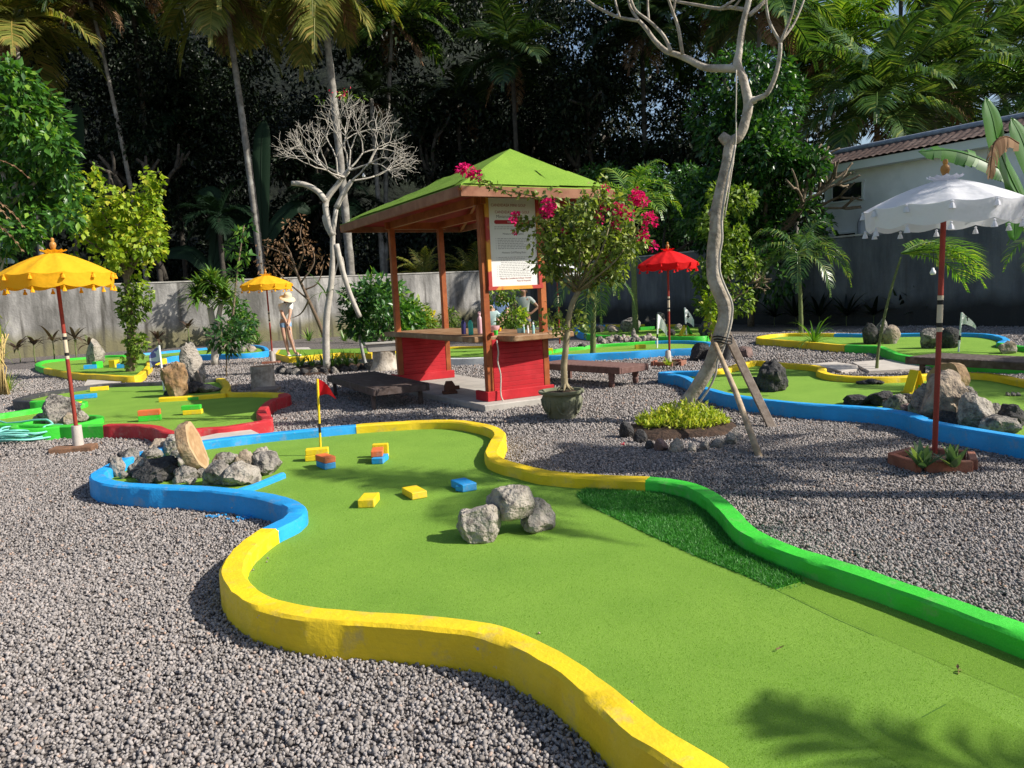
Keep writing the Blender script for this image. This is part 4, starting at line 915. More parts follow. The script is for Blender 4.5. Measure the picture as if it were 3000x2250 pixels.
mb = MB(); q = G(596, 1148, .1); mb.beam(q, q+A3(-.13, .1, .34), .03, .12); meta(mb.build('plank', 'wood_grey', bevel=.004), 'short grey plank leaning in the log island', 'plank')
p = G(772, 1140, 0); log(p, .42, .205, 'square weathered tree stump on the gravel behind the left green', 'bark_grey', name='tree_stump', flare=1.05)
p = G(775, 1152, 0); mb = MB(); mb.box(p+A3(0, .1, .04), (.42, .5, .08), .1); meta(mb.build('stump_base', 'wood_grey', bevel=.01), 'low flat wooden base before the square stump', 'block')
def log_slice(c, ax, r, th, label, m='bark_brown', face='slice_face', rim='slice_rim', up=None):
    t = thing('log_slice', label, 'log slice', A3(c[0], c[1], c[2]-r)); c = np.array(c, float); ax = unit(ax); x = unit(np.cross(ax, (0, 0, 1))); y = np.cross(x, ax); seg = 36
    rad = lambda a: r*(1+.05*math.sin(3*a+1)+.035*math.sin(7*a))
    ring = lambda o, k: [c+ax*o+(x*math.cos(a)+y*math.sin(a))*rad(a)*k*(1+(.02*mnoise.noise(Vector((math.cos(a)*5, math.sin(a)*5, o*30))) if k > .95 else 0)) for a in np.linspace(0, 2*math.pi, seg, endpoint=False)]
    rows = [ring(-th/2, .98), ring(-th/4, 1.01), ring(0, 1.0), ring(th/4, 1.02), ring(th/2, .98)]
    mb = MB(); mb.add([p for q in rows for p in q], [(i*seg+k, i*seg+(k+1) % seg, (i+1)*seg+(k+1) % seg, (i+1)*seg+k) for i in range(4) for k in range(seg)]); mb.build('bark', m, t, smooth=True)
    for s in (1, -1):
        mb = MB(); a_ = ring(s*th/2, .98); b_ = ring(s*(th/2+.001), .80); mb.add(a_+b_, [(k, (k+1) % seg, seg+(k+1) % seg, seg+k) for k in range(seg)]); mb.build('sapwood', rim, t)
        mb = MB(); mb.add(ring(s*(th/2+.001), .80), [tuple(range(seg))]); mb.build('heartwood', face, t)
    return t
M['slice_face'] = mat('slice_face', (.42, .27, .14), (.30, .17, .08), 7, .75, .4, 22, c3=(.50, .34, .19), sc3=12, bdist=.006); M['slice_rim'] = mat('slice_rim', (.50, .36, .21), (.40, .27, .15), 9, .8, .3, 30, bdist=.005)
M['slice_bark'] = mat('slice_bark', (.30, .20, .11), (.14, .09, .05), 16, .9, 1, 26, c3=(.5, .38, .24), sc3=5, bdist=.02)
c = V(562, 1312, G(560, 1385, .1)[1]-.03)
log_slice(c, A3(.95, .17, .30), .225, .095, 'pale log slice leaning among the rocks of the blue kerbed bed', 'slice_bark')
c = V(2778, 1118, G(2780, 1175, .09)[1]+.05); log_slice(c, A3(-.86, -.30, .12), .215, .15, 'brown log slice standing behind the boulders on the right green', 'slice_bark', 'log_end', 'log_end')
# rubble rows far away
for i in range(26):
    f = i/25; x = 1745+172*f+rng.normal()*3; y = 1003-8*f+rng.uniform(-3, 6)
    px_rock(x, y, rng.uniform(13, 24), rng.uniform(10, 17), ('rock_grey', 'rock_mid', 'rock_tan')[i % 3], 'grey rubble stone in the low row behind the blue kerb', z=.14, group='row of rubble stones', sub=2)
for i in range(26):
    a = rng.uniform(0, 6.28); px_rock(690+80*math.cos(a)*rng.uniform(.2, 1), 1027+7*math.sin(a), rng.uniform(14, 26), rng.uniform(10, 18), ('rock_grey', 'rock_mid', 'rock_tan')[i % 3], 'small stone in the blue ringed bed on the far left green', z=.1, group='stones in the far blue ring', sub=2)
g_ = 'rocks on the farthest green'
for x, y, w, h, m, lab in ((1850, 972, 56, 36, 'rock_mid', 'rounded grey boulder on the farthest green'), (1800, 974, 36, 20, 'rock_tan', 'low tan rock left of the grey boulder on the farthest green'), (1755, 974, 30, 20, 'rock_dark', 'dark rock by the blue corner of the farthest green'),
    (1938, 962, 30, 42, 'rock_grey', 'pale jagged rock behind the left white flag'), (1910, 962, 40, 34, 'rock_dark', 'dark rock left of the pale jagged rock'), (1988, 966, 22, 16, 'rock_grey', 'small pale rock beside the A frame on the farthest green'),
    (1967, 982, 26, 16, 'rock_dark', 'dark small rock right of the red parasol pole'), (2078, 990, 60, 46, 'rock_dark', 'dark mound rock behind the leaning tree'), (1858, 1000, 18, 34, 'rock_grey', 'pale stone standing above the rubble row'), (1706, 1024, 22, 16, 'rock_dark', 'black stone by the light green kerb')):
    px_rock(x, y, w, h, m, lab, z=.1, group=g_)
px_rock(2058, 1058, 62, 46, 'rock_dark', 'dark rock behind the leaning tree trunk', 0); px_rock(2182, 1050, 52, 30, 'rock_red', 'brown rock right of the ribbed black bin', 0)
p = G(2122, 1058, 0); mb = MB(); mb.lathe([(.11, 0), (.16, .33), (.17, .34), (.15, .34), (.1, .05), (0, .05)], p, 32, fn=lambda a, r, z: 1+.05*math.sin(a*16)); meta(mb.build('ribbed_bin', 'rubber', smooth=True), 'ribbed black bin behind the leaning tree props', 'bin')
# hose
hp = G(75, 1292, 0); pts = []
for k in range(150):
    a = k*.30; r = .335+.09*math.sin(k*.21)+.03*math.sin(k*1.7); pts.append(hp+A3(r*1.0*math.cos(a)-.02, r*.78*math.sin(a), .03+.00085*k+.016*math.sin(k*.9)))
pts += [pts[-1]+A3(-.1, .05, .05), G(20, 1240, .16), G(-40, 1212, .22), G(-120, 1200, .10)]
mb = MB(); mb.tube(spath(pts, 3), .0125, 8); meta(mb.build('garden_hose', 'hose', smooth='all'), 'coiled turquoise garden hose on the gravel at left edge', 'hose')
# ------------------------------------------------------------------ walls and house
def wall(a, b, h, th, m, label, name='garden_wall', cap=None):
    t = thing(name, label, 'wall', A3((a[0]+b[0])/2, (a[1]+b[1])/2, 0)); a = A3(*a, 0); b = A3(*b, 0); d = unit(b-a); n = A3(-d[1], d[0], 0); nseg = 40
    mb = MB(); Vv = []
    for i in range(nseg+1):
        p = a+(b-a)*i/nseg; hh = h+.03*mnoise.noise(Vector(p*.4))
        Vv += [p-n*th/2+A3(0, 0, -.1), p-n*th/2+A3(0, 0, hh), p+n*th/2+A3(0, 0, hh), p+n*th/2+A3(0, 0, -.1)]
    mb.add(Vv, [(4*i+k, 4*i+k+1, 4*i+k+5, 4*i+k+4) for i in range(nseg) for k in range(3)]+[(0, 1, 2, 3), tuple(4*nseg+k for k in range(4))]); mb.build('masonry', m, t)
    mb = MB(); mb.beam(a+A3(0, 0, h+.03), b+A3(0, 0, h+.03), th+.05, .05); mb.build('coping', cap or m, t)
    return t
def wallmat(n, c1, c2, c3, low, st):
    m, N, L, b = newmat(n); tc = N.new('ShaderNodeTexCoord'); mp = N.new('ShaderNodeMapping'); mp.inputs['Scale'].default_value = (1.2, 1.2, .35); L.new(tc.outputs['Object'], mp.inputs[0])
    t = N.new('ShaderNodeTexNoise'); t.inputs['Scale'].default_value = .75; t.inputs['Detail'].default_value = 9; t.inputs['Roughness'].default_value = .65; L.new(mp.outputs[0], t.inputs[0])
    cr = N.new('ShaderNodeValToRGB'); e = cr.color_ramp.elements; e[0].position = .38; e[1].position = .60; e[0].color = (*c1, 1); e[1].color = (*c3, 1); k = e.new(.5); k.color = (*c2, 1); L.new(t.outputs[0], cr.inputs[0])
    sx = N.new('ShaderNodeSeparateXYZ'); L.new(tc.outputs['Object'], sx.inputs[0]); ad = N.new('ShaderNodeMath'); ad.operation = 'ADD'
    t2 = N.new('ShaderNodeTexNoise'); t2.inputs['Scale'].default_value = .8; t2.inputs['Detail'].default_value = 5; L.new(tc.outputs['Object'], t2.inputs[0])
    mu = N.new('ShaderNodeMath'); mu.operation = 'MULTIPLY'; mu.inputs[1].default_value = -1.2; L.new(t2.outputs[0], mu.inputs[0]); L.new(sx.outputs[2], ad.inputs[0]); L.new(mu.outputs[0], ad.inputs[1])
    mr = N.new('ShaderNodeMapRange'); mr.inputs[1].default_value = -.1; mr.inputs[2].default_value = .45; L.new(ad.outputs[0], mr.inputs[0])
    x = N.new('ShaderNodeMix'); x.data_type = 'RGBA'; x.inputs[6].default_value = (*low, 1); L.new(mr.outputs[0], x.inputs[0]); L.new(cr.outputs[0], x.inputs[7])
    mp3 = N.new('ShaderNodeMapping'); mp3.inputs['Scale'].default_value = (5, 5, .4); L.new(tc.outputs['Object'], mp3.inputs[0])
    t3 = N.new('ShaderNodeTexNoise'); t3.inputs['Scale'].default_value = 1.0; t3.inputs['Detail'].default_value = 5; L.new(mp3.outputs[0], t3.inputs[0])
    m3 = N.new('ShaderNodeMapRange'); m3.inputs[1].default_value = .52; m3.inputs[2].default_value = .72; m3.inputs[4].default_value = st; L.new(t3.outputs[0], m3.inputs[0])
    x2 = N.new('ShaderNodeMix'); x2.data_type = 'RGBA'; x2.inputs[7].default_value = (.07, .065, .055, 1); L.new(m3.outputs[0], x2.inputs[0]); L.new(x.outputs[2], x2.inputs[6])
    L.new(x2.outputs[2], b.inputs['Base Color']); b.inputs['Roughness'].default_value = .92; b.inputs['Specular IOR Level'].default_value = .2
    t4 = N.new('ShaderNodeTexNoise'); t4.inputs['Scale'].default_value = 14; t4.inputs['Detail'].default_value = 6; L.new(tc.outputs['Object'], t4.inputs[0])
    bp = N.new('ShaderNodeBump'); bp.inputs['Strength'].default_value = .5; bp.inputs['Distance'].default_value = .03; L.new(t4.outputs[0], bp.inputs['Height']); L.new(bp.outputs[0], b.inputs['Normal']); M[n] = m
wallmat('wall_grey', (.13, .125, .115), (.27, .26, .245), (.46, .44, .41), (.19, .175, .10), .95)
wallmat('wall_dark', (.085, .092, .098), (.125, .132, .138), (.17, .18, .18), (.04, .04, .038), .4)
M['coping_pale'] = mat('coping_pale', (.48, .46, .42), (.3, .29, .26), 4, .9)
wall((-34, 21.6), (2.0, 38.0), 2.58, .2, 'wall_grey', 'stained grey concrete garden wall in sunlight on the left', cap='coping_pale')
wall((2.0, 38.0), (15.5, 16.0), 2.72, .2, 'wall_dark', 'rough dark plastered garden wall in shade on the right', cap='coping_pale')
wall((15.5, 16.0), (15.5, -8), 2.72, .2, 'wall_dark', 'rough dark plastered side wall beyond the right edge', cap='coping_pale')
M['house_white'] = mat('house_white', (.80, .82, .82), (.76, .78, .78), 3, .8, .1, 40, c3=(.58, .6, .6), sc3=.7, bdist=.004)
M['house_trim'] = mat('house_trim', (.66, .70, .66), rough=.7); M['glass_dark'] = mat('glass_dark', (.01, .012, .014), rough=.12, spec=.6)
M['tile'] = mat('tile', (.10, .062, .05), (.05, .034, .03), 3, .85, .5, 20, c3=(.14, .10, .085), sc3=1.4); M['ridge'] = mat('ridge', (.30, .34, .40), (.2, .23, .28), 5, .55); M['pipe_grey'] = mat('pipe_grey', (.28, .30, .32), rough=.5)
HD = unit(A3(-.56, .83, 0)); HN = unit(A3(.83, .56, 0)); H0 = A3(17.9, 16.9, 0)      # house runs along HD, HN points away behind
HL = 12.2
def Hs(s, n, z): return H0+HD*s+HN*n+A3(0, 0, z)
hr = np.stack([HD, HN, A3(0, 0, 1)], 1)
HS = thing('house', 'white house with tiled roof behind the dark wall on the right', 'house', Hs(HL/2, 3, 0))
mb = MB(); mb.box(Hs(HL/2, 2.5, 2.55), (HL, 5, 5.1), rot=hr); mb.build('wall', 'house_white', HS)
mb = MB(); mb.box(Hs(HL/2, -.42, 5.10), (HL+1.0, .05, .26), rot=hr); mb.build('fascia', 'house_trim', HS)
mb = MB(); mb.box(Hs(HL/2, -.20, 4.99), (HL+.9, .42, .04), rot=hr); mb.build('soffit', 'house_white', HS)
ns, nc = 260, 14; Vv = []; sl = np.linspace(-.62, HL+.62, ns)
for j in range(nc):
    f = j/(nc-1); n_ = -.55+1.15*f; st = (f*4) % 1
    for s in sl: Vv.append(Hs(s, n_, 5.25+f*.50-.045*st+.045*abs(math.sin(s*math.pi/.23))))
mb = MB(); mb.add(Vv, [(j*ns+i, j*ns+i+1, (j+1)*ns+i+1, (j+1)*ns+i) for j in range(nc-1) for i in range(ns-1)]); mb.build('roof', 'tile', HS, smooth=True)
mb = MB(); mb.tube([Hs(-.7, .64, 5.80), Hs(HL/2, .64, 5.80), Hs(HL+.7, .64, 5.80)], .10, 10); mb.build('ridge_cap', 'ridge', HS, smooth=True)
mb = MB(); mb.add([Hs(-.62, .64, 5.76), Hs(HL+.62, .64, 5.76), Hs(HL+.62, 5.7, 5.15), Hs(-.62, 5.7, 5.15)], [(0, 1, 2, 3)]); mb.build('roof', 'tile', HS)
def hwin(px0, px1, y0, y1):
    # cut-in opening on the house front seen between the given photo points
    def hit(x, y):
        d = ray(x, y); t = ((H0-CAM)@HN)/(d@HN); return CAM+d*t
    a, b_ = hit(px0, y0), hit(px1, y1); s0, s1 = (a-H0)@HD, (b_-H0)@HD; zt, zb = a[2], b_[2]
    mb = MB(); mb.box(Hs((s0+s1)/2, -.004, (zt+zb)/2), (abs(s1-s0), .02, zt-zb), rot=hr); w = mb.build('window', 'glass_dark', HS)
    mb = MB()
    for z in (zt+.03, zb-.03): mb.box(Hs((s0+s1)/2, -.02, z), (abs(s1-s0)+.12, .07, .06), rot=hr)
    for s in (s0, s1): mb.box(Hs(s, -.02, (zt+zb)/2), (.06, .066, zt-zb-.004), rot=hr)
    mb.build('frame', 'house_trim', w)
hwin(2438, 2529, 546, 580); hwin(2446, 2510, 688, 720); hwin(2518, 2548, 688, 720); hwin(2600, 2640, 684, 720)
def hhit(x, y, off=-.06):
    d = ray(x, y); t = ((H0+HN*off-CAM)@HN)/(d@HN); return CAM+d*t
mb = MB(); mb.tube(spath([hhit(2517, 690), hhit(2516, 655), hhit(2522, 640), hhit(2530, 632)], 4), .05, 8); mb.build('vent_pipe', 'pipe_grey', HS, smooth=True)
mb = MB(); p = hhit(2494, 500, -.09); mb.box(p, (.22, .14, .22), rot=hr); mb.build('wall_lamp', 'house_trim', HS)
# roof stub of another house, far right
t = thing('far_house', 'dark red walled house corner at the right edge above the roof', 'house', (19.5, 25.5, 0)); mb = MB(); mb.box((21, 26, 3.6), (3.4, 3, 7.2), .5); mb.build('wall', 'far_wall', t); mb = MB(); mb.box((21, 26, 7.35), (4.2, 3.8, .25), .5, top=.9); mb.build('roof', 'tile', t)
p = V(-15, 765, 16.0); mb = MB(); mb.tube([p+A3(-1.4, 0, .02), p, V(38, 765, 16.0)], .055, 10); meta(mb.build('gutter_pipe', 'pipe_blue', smooth=True), 'end of a pale blue gutter pipe at the left edge', 'pipe')
mb = MB(); mb.beam(p+A3(-1.4, 0, -2.25), p+A3(-1.4, 0, .1), .1, .1); meta(mb.build('pipe_post', 'wood_grey'), 'grey post holding the gutter pipe just outside the left edge', 'post')
M['leaf_round'] = leafmat('leaf_round', (.010, .042, .009), (.032, .11, .018), (.10, .21, .03), rough=.36, trans=.22, spec=.45)
M['leaf_palm_dim'] = leafmat('leaf_palm_dim', (.012, .032, .010), (.035, .07, .02), (.09, .12, .035), rough=.32, trans=.2, spec=.5)  # palm leaf copy with the shade put into darker colours
M['leaf_lime'] = leafmat('leaf_lime', (.22, .30, .02), (.46, .52, .05), (.55, .50, .10), rough=.5, trans=.3, spec=.3)
M['leaf_bougainvillea'] = leafmat('leaf_bougainvillea', (.07, .11, .018), (.20, .27, .04), (.42, .46, .14), rough=.45, trans=.3, spec=.4)
M['leaf_shade'] = leafmat('leaf_shade', (.005, .016, .007), (.010, .027, .012), rough=.6, trans=.15, spec=.15)  # deep shade behind the wall painted into these leaf colours
M['bark_olive'] = mat('bark_olive', (.33, .27, .17), (.20, .16, .09), 14, .9, .5, 40, bdist=.008); M['twig_olive'] = mat('twig_olive', (.24, .20, .11), (.15, .12, .07), 20, .85); M['bulb_glass'] = mat('bulb_glass', (.8, .8, .78), rough=.15, spec=.6)
M['stone_moss'] = mat('stone_moss', (.17, .175, .115), (.10, .115, .06), 7, .95, .7, 40, c3=(.27, .26, .20), sc3=3.5, bdist=.012)
# ------------------------------------------------------------------ foliage materials
M['leaf_forest'] = leafmat('leaf_forest', (.004, .008, .004), (.012, .022, .010), (.030, .048, .02), rough=.45, trans=.1, spec=.22)  # forest gloom comes from near-black leaf colours, not from cast shade
M['leaf_dark'] = leafmat('leaf_dark', (.014, .05, .012), (.045, .13, .025), (.10, .22, .04), rough=.35, trans=.25, spec=.5)
M['leaf_mid'] = leafmat('leaf_mid', (.025, .085, .014), (.075, .20, .028), (.20, .33, .04), rough=.4, trans=.3, spec=.45)
M['leaf_yellow'] = leafmat('leaf_yellow', (.14, .24, .015), (.33, .42, .03), (.48, .46, .05), rough=.5, trans=.35, spec=.3)
M['leaf_olive'] = leafmat('leaf_olive', (.06, .12, .015), (.17, .26, .035), (.30, .38, .07), rough=.5, trans=.3, spec=.35)
M['leaf_palm'] = leafmat('leaf_palm', (.028, .075, .018), (.085, .165, .036), (.22, .27, .065), rough=.30, trans=.28, spec=.65)
M['leaf_palm_gold'] = leafmat('leaf_palm_gold', (.12, .15, .03), (.24, .25, .06), (.34, .26, .07), rough=.45, trans=.35, spec=.4)  # palm leaf copy with yellow sunlight put into the colour
M['leaf_palm_bright'] = leafmat('leaf_palm_bright', (.05, .13, .015), (.16, .30, .035), (.34, .40, .06), rough=.4, trans=.35, spec=.4)
M['leaf_bronze'] = leafmat('leaf_bronze', (.05, .03, .022), (.11, .075, .05), (.13, .15, .06), rough=.45, trans=.2, spec=.4)
M['leaf_dry'] = leafmat('leaf_dry', (.16, .09, .05), (.27, .17, .10), rough=.8, trans=.2, spec=.1, tc=(1.2, 1, .7))
M['leaf_strap'] = leafmat('leaf_strap', (.05, .12, .02), (.13, .25, .04), (.30, .38, .08), rough=.4, trans=.25, spec=.4)
M['leaf_succulent'] = leafmat('leaf_succulent', (.06, .12, .06), (.15, .24, .09), (.26, .34, .12), rough=.4, trans=.2)
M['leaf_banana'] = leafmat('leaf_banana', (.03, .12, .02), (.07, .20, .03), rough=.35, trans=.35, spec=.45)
M['flower_pink'] = leafmat('flower_pink', (.58, .008, .11), (.80, .02, .20), (.85, .06, .25), rough=.6, trans=.35, spec=.1, tc=(1, .5, .9))
M['flower_red'] = leafmat('flower_red', (.45, .03, .06), (.6, .06, .1), rough=.6, trans=.3, tc=(1, .5, .8))
M['flower_yellow'] = leafmat('flower_yellow', (.6, .5, .02), (.7, .6, .05), rough=.6, trans=.3)
M['stem_green'] = mat('stem_green', (.16, .20, .06), (.10, .12, .05), 20, .7); M['stem_straw'] = mat('stem_straw', (.52, .40, .16), (.36, .25, .1), 20, .8); M['twig'] = mat('twig', (.17, .12, .08), (.1, .07, .05), 20, .9)
M['trunk_palm'] = mat('trunk_palm', (.27, .25, .22), (.14, .13, .115), 5, .95, .6, 14, c3=(.34, .33, .30), sc3=2, bdist=.02)
M['trunk_dark'] = mat('trunk_dark', (.085, .075, .06), (.04, .035, .03), 5, .95, .5, 14, bdist=.02); M['trunk_white'] = mat('trunk_white', (.42, .42, .41), (.2, .19, .18), 8, .9)
def part_leaves(name, P, D, Nn, L, Wd, m, parent, **k):
    v, f = leaf_arrays(P, D, Nn, L, Wd, **k); return np_mesh(name, v, f, m, parent)
def crown_leaves(blobs, n, L, Wd, shell=.5, hang=.35, out=.8):
    P, d = cloud(n, blobs, shell); D = unit(d*out+rand_dirs(n)*.8+[0, 0, -hang]); Nn = unit(rand_dirs(n)*.8+[0, 0, .8]+SUN*.3)
    s = rng.uniform(.6, 1.15, n); return P, D, Nn, L*s, Wd*s
def grow(p0, d0, L, r0, depth, rec, spread=.6, n=2, up=.15, shrink=.72, bend=.15):
    """recursive limbs -> list of (points, radii); tips collected in rec['tips']"""
    m = 5; pts = [np.array(p0, float)]; d = unit(d0)
    for i in range(m):
        d = unit(d+rng.normal(size=3)*bend+[0, 0, up*.3]); pts.append(pts[-1]+d*L/m)
    rec['limbs'].append((pts, np.linspace(r0, r0*.68, m+1)))
    if depth == 0: rec['tips'].append((pts[-1], d)); return
    k = n if rng.random() > .25 else n+1
    a0 = rng.uniform(0, 6.28)
    ref = unit(np.cross(d, [0.31, .2, .93])); ref2 = np.cross(d, ref)
    for i in range(k):
        a = a0+6.28*i/k+rng.normal()*.3; nd = unit(d+(ref*math.cos(a)+ref2*math.sin(a))*spread+[0, 0, up])
        grow(pts[-1], nd, L*shrink*rng.uniform(.8, 1.15), r0*.70, depth-1, rec, spread, n, up, shrink, bend)
def limbs_mesh(name, rec, m, parent, seg=6):
    mb = MB()
    for pts, r in rec['limbs']: mb.tube(spath(pts, 2), np.interp(np.linspace(0, 1, (len(pts)-1)*2+1), np.linspace(0, 1, len(r)), r), seg)
    return mb.build(name, m, parent, smooth='all')
# ------------------------------------------------------------------ far forest and hill
mb = MB(); n = 40; xs = np.linspace(-110, 90, n)
prof = [(58, 0), (66, 5), (80, 18), (110, 44), (150, 60)]
Vv = [(x, y+4*math.sin(x*.1), z*max(.25, min(1.0, (26-x)/26 if x > 4 else 1.0))+1.2*math.sin(x*.23+y)) for y, z in prof for x in xs]
mb.add(Vv, [(j*n+i, j*n+i+1, (j+1)*n+i+1, (j+1)*n+i) for j in range(len(prof)-1) for i in range(n-1)])
M['backdrop_dark'] = mat('backdrop_dark', (.003, .005, .0025), (.008, .013, .005), .5, .95, 1, 1.2, bdist=.6)  # near-black slope added so no sky shows between the trees
meta(mb.build('backdrop', 'backdrop_dark', smooth='all'), 'dark backdrop slope added behind the trees to block the sky', 'backdrop', kind='structure')
mb = MB(); mb.add([(-110, 44, .01), (90, 44, .01), (90, 62, .01), (-110, 62, .01)], [(0, 1, 2, 3)]); mb.add([(-60, 38.5, .0), (1.6, 38.6, .0), (40, 44.2, .0), (-60, 44.2, .0)], [(0, 1, 2, 3)])
meta(mb.build('forest_floor', 'soil'), 'dark forest floor behind the garden walls', 'ground', kind='structure')
bl = []
for i in range(520):
    x = rng.uniform(-62, 34); y = rng.uniform(47, 62)+.08*max(0, x); top = (31 if x < 2 else 22-(x-2)*.45); z = rng.uniform(.5, top); r = rng.uniform(1.1, 2.6)
    if x > 14 and z > 13+rng.normal()*2: continue
    bl.append((x, y, z, r*1.1, r*.9, r*.8))
P, D, Nn, L, Wd = crown_leaves(bl, 250000, .44, .21, .55, .5, .5)
v, f = leaf_arrays(P, D, Nn, L, Wd)
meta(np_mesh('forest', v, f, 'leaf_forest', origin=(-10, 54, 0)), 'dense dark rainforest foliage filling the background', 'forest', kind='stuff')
# ------------------------------------------------------------------ palms
def frond_arrays(base, az, el, L, droop=1.1, pairs=34, lw=.05, ll=.55, vee=.35, hang=.7, twist=0):
    """one feather frond: leaflets on both sides of an arching midrib"""
    n = 14; p = np.array(base, float); d = A3(math.cos(az)*math.cos(el), math.sin(az)*math.cos(el), math.sin(el)); pts = [p]; ds = [d]
    for i in range(n):
        d = unit(d+A3(0, 0, -1)*droop*(i+1)/n*2.1/n*1.3); p = p+d*L/n; pts.append(p); ds.append(d)
    pts = np.array(pts); ds = np.array(ds); t = np.linspace(.12, .99, pairs); k = np.clip(t*n, 0, n-1e-3).astype(int); f = (t*n-k)[:, None]
    C = pts[k]*(1-f)+pts[np.minimum(k+1, n)]*f; T = ds[k]; side = unit(np.cross(T, [0, 0, 1.])); nup = np.cross(side, T)
    if twist: side, nup = side*math.cos(twist)+nup*math.sin(twist), nup*math.cos(twist)-side*math.sin(twist)
    out = []
    ln = L*ll*.42*np.sin(np.clip(t*1.02+.14, 0, 1)*math.pi)**.55*rng.uniform(.85, 1.1, pairs)+.04*L
    for s in (-1, 1):
        D = unit(side*s+T*(.55+.5*t[:, None])+nup*vee*.5+rng.normal(size=(pairs, 3))*.07); W_ = lw*L*.42*rng.uniform(.8, 1.15, pairs)
        mid_ = C+D*ln[:, None]*.5; D2 = unit(D+A3(0, 0, -1)*hang); sd = unit(np.cross(D, T)); wv = unit(np.cross(D, sd))*W_[:, None]/2
        tip = mid_+D2*ln[:, None]*.55
        Vv = np.stack([C-wv*.5, C+wv*.5, mid_+wv, mid_-wv, tip], 1).reshape(-1, 3); i = np.arange(pairs)[:, None]*5
        F_ = np.concatenate([i+[[0, 1, 2]], i+[[0, 2, 3]], i+[[3, 2, 4]]], 1).reshape(-1, 3); out.append((Vv, F_))
    m = MB(); m.tube(pts, np.linspace(.014, .004, n+1)*L*.8, 5, cap=False); q = np.array(m.f); out.append((np.array(m.v), np.concatenate([q[:, [0, 1, 2]], q[:, [0, 2, 3]]])))
    return cat_arrays(out)
def palm(name, label, base, h, L, nf=16, lean=(0, 0), tr=.13, m='leaf_palm', tm='trunk_palm', group=None, els=(-.35, 1.25), pairs=62, cat='palm', ll=.74, dead=3, droop=1.1, az0=None, azr=None, hang=.7):
    base = np.array(base, float); t = thing(name, label, cat, base, group); n = 9; pts = []
    for i in range(n+1):
        f = i/n; pts.append(base+A3(lean[0]*f**1.6, lean[1]*f**1.6, h*f))
    mb = MB(); N_ = max(10, int(h*3)); q = spath(pts, max(2, N_//n)); rr = tr*(1.25-.45*np.linspace(0, 1, len(q)))*(1+.07*np.sin(np.arange(len(q))*2.1)); mb.tube(q, rr, 9); mb.build('trunk', tm, t, smooth='all')
    top = pts[-1]; arr = []
    for i in range(nf):
        el = els[1]-(els[1]-els[0])*((i+.5)/nf)**.9; az = i*2.399+rng.normal()*.2 if azr is None else rng.uniform(*azr)
        arr.append(frond_arrays(top+A3(0, 0, .05), az, el, L*rng.uniform(.85, 1.1), droop*rng.uniform(.8, 1.2), pairs, ll=ll, hang=hang*rng.uniform(.7, 1.3)))
    v, f = cat_arrays(arr); np_mesh('crown', v, f, m, t)
    if dead:
        arr = [frond_arrays(top-A3(0, 0, .05), rng.uniform(0, 6.28), -.75, L*.7, .8, pairs//2, ll=ll*.8) for _ in range(dead)]; v, f = cat_arrays(arr); np_mesh('dry_fronds', v, f, 'leaf_dry', t)
    return t
def palm_at(px, ptop, dep, label, L=4.2, **k):
    """coconut palm whose crown centre shows at photo point (px, ptop) at distance dep; lean = sideways reach"""
    q = V(px, ptop, dep); ln = k.pop('lean', (0, 0)); return palm('coconut_palm', label, (q[0]-ln[0], q[1]-ln[1], 0), q[2], L, lean=ln, group='coconut palms behind the walls', **k)
palm_at(2235, 10, 36, 'tall coconut palm right of the bare golf tree, pale straight trunk', 4.4, lean=(1.0, 0), nf=20)
palm_at(2570, 300, 33, 'broad low coconut palm right above the house roof', 4.6, nf=24, els=(-.5, 1.4), m='leaf_palm', dead=4)
palm_at(2740, 215, 37, 'coconut palm with arching glossy fronds above the middle of the roof', 4.8, nf=22, els=(-.5, 1.35))
palm_at(2930, 150, 40, 'coconut palm at the upper right with drooping fronds', 4.8, nf=20, lean=(-1, 0))
palm_at(2440, 120, 42, 'coconut palm with yellowing hanging fronds beside the sky gap', 4.6, nf=20, m='leaf_palm_bright', dead=5)
palm_at(2080, 20, 40, 'coconut palm behind the bare golf tree limbs', 4.5, nf=18, lean=(-2, 0))
palm_at(2640, -80, 46, 'tallest coconut palm at the top right edge', 5, nf=18)
palm_at(3060, 300, 32, 'coconut palm partly cut by the right edge above the roof', 4.6, nf=20)
palm_at(2330, 200, 46, 'dark coconut palm deep behind the sky gap', 4.8, nf=18)
palm_at(2850, -40, 44, 'high coconut palm left of the upper right corner', 4.8, nf=18)
palm_at(650, -60, 41, 'coconut palm with slightly leaning ringed trunk and sunlit hanging fronds', 5.2, lean=(-.8, 0), nf=18, m='leaf_palm_gold', els=(-.9, .9), tr=.17)
palm_at(935, -90, 40, 'coconut palm with tall pale trunk behind the leafless frangipani', 5.2, lean=(-.5, 0), nf=16, m='leaf_palm_gold', els=(-.9, .9), tr=.19)
palm_at(1150, 60, 45, 'coconut palm with curved dark trunk behind the hut roof', 4.4, lean=(1.4, 0), nf=18, m='leaf_palm')
palm_at(1088, 290, 44, 'slender grey palm seen left of the hut roof', 3.0, nf=10, m='leaf_forest', dead=1, tr=.14)
palm_at(375, -120, 44, 'coconut palm with straight dark trunk in the left background', 4.6, nf=16, m='leaf_palm', tm='trunk_dark')
palm_at(255, -40, 42, 'coconut palm with thin curving trunk at upper left', 4.6, lean=(-1.6, 0), nf=18, m='leaf_palm_dim', tr=.11)
palm_at(40, 60, 40, 'coconut palm with yellow sunlit fronds in the upper left corner', 4.8, nf=20, m='leaf_palm_gold')
palm_at(1340, 300, 46, 'dark palm in the forest right behind the roof ridge', 3.6, nf=14, m='leaf_forest', tm='trunk_dark')
palm_at(1730, 250, 50, 'dim palm among the big dark trees', 4.0, nf=14, m='leaf_forest', tm='trunk_dark')
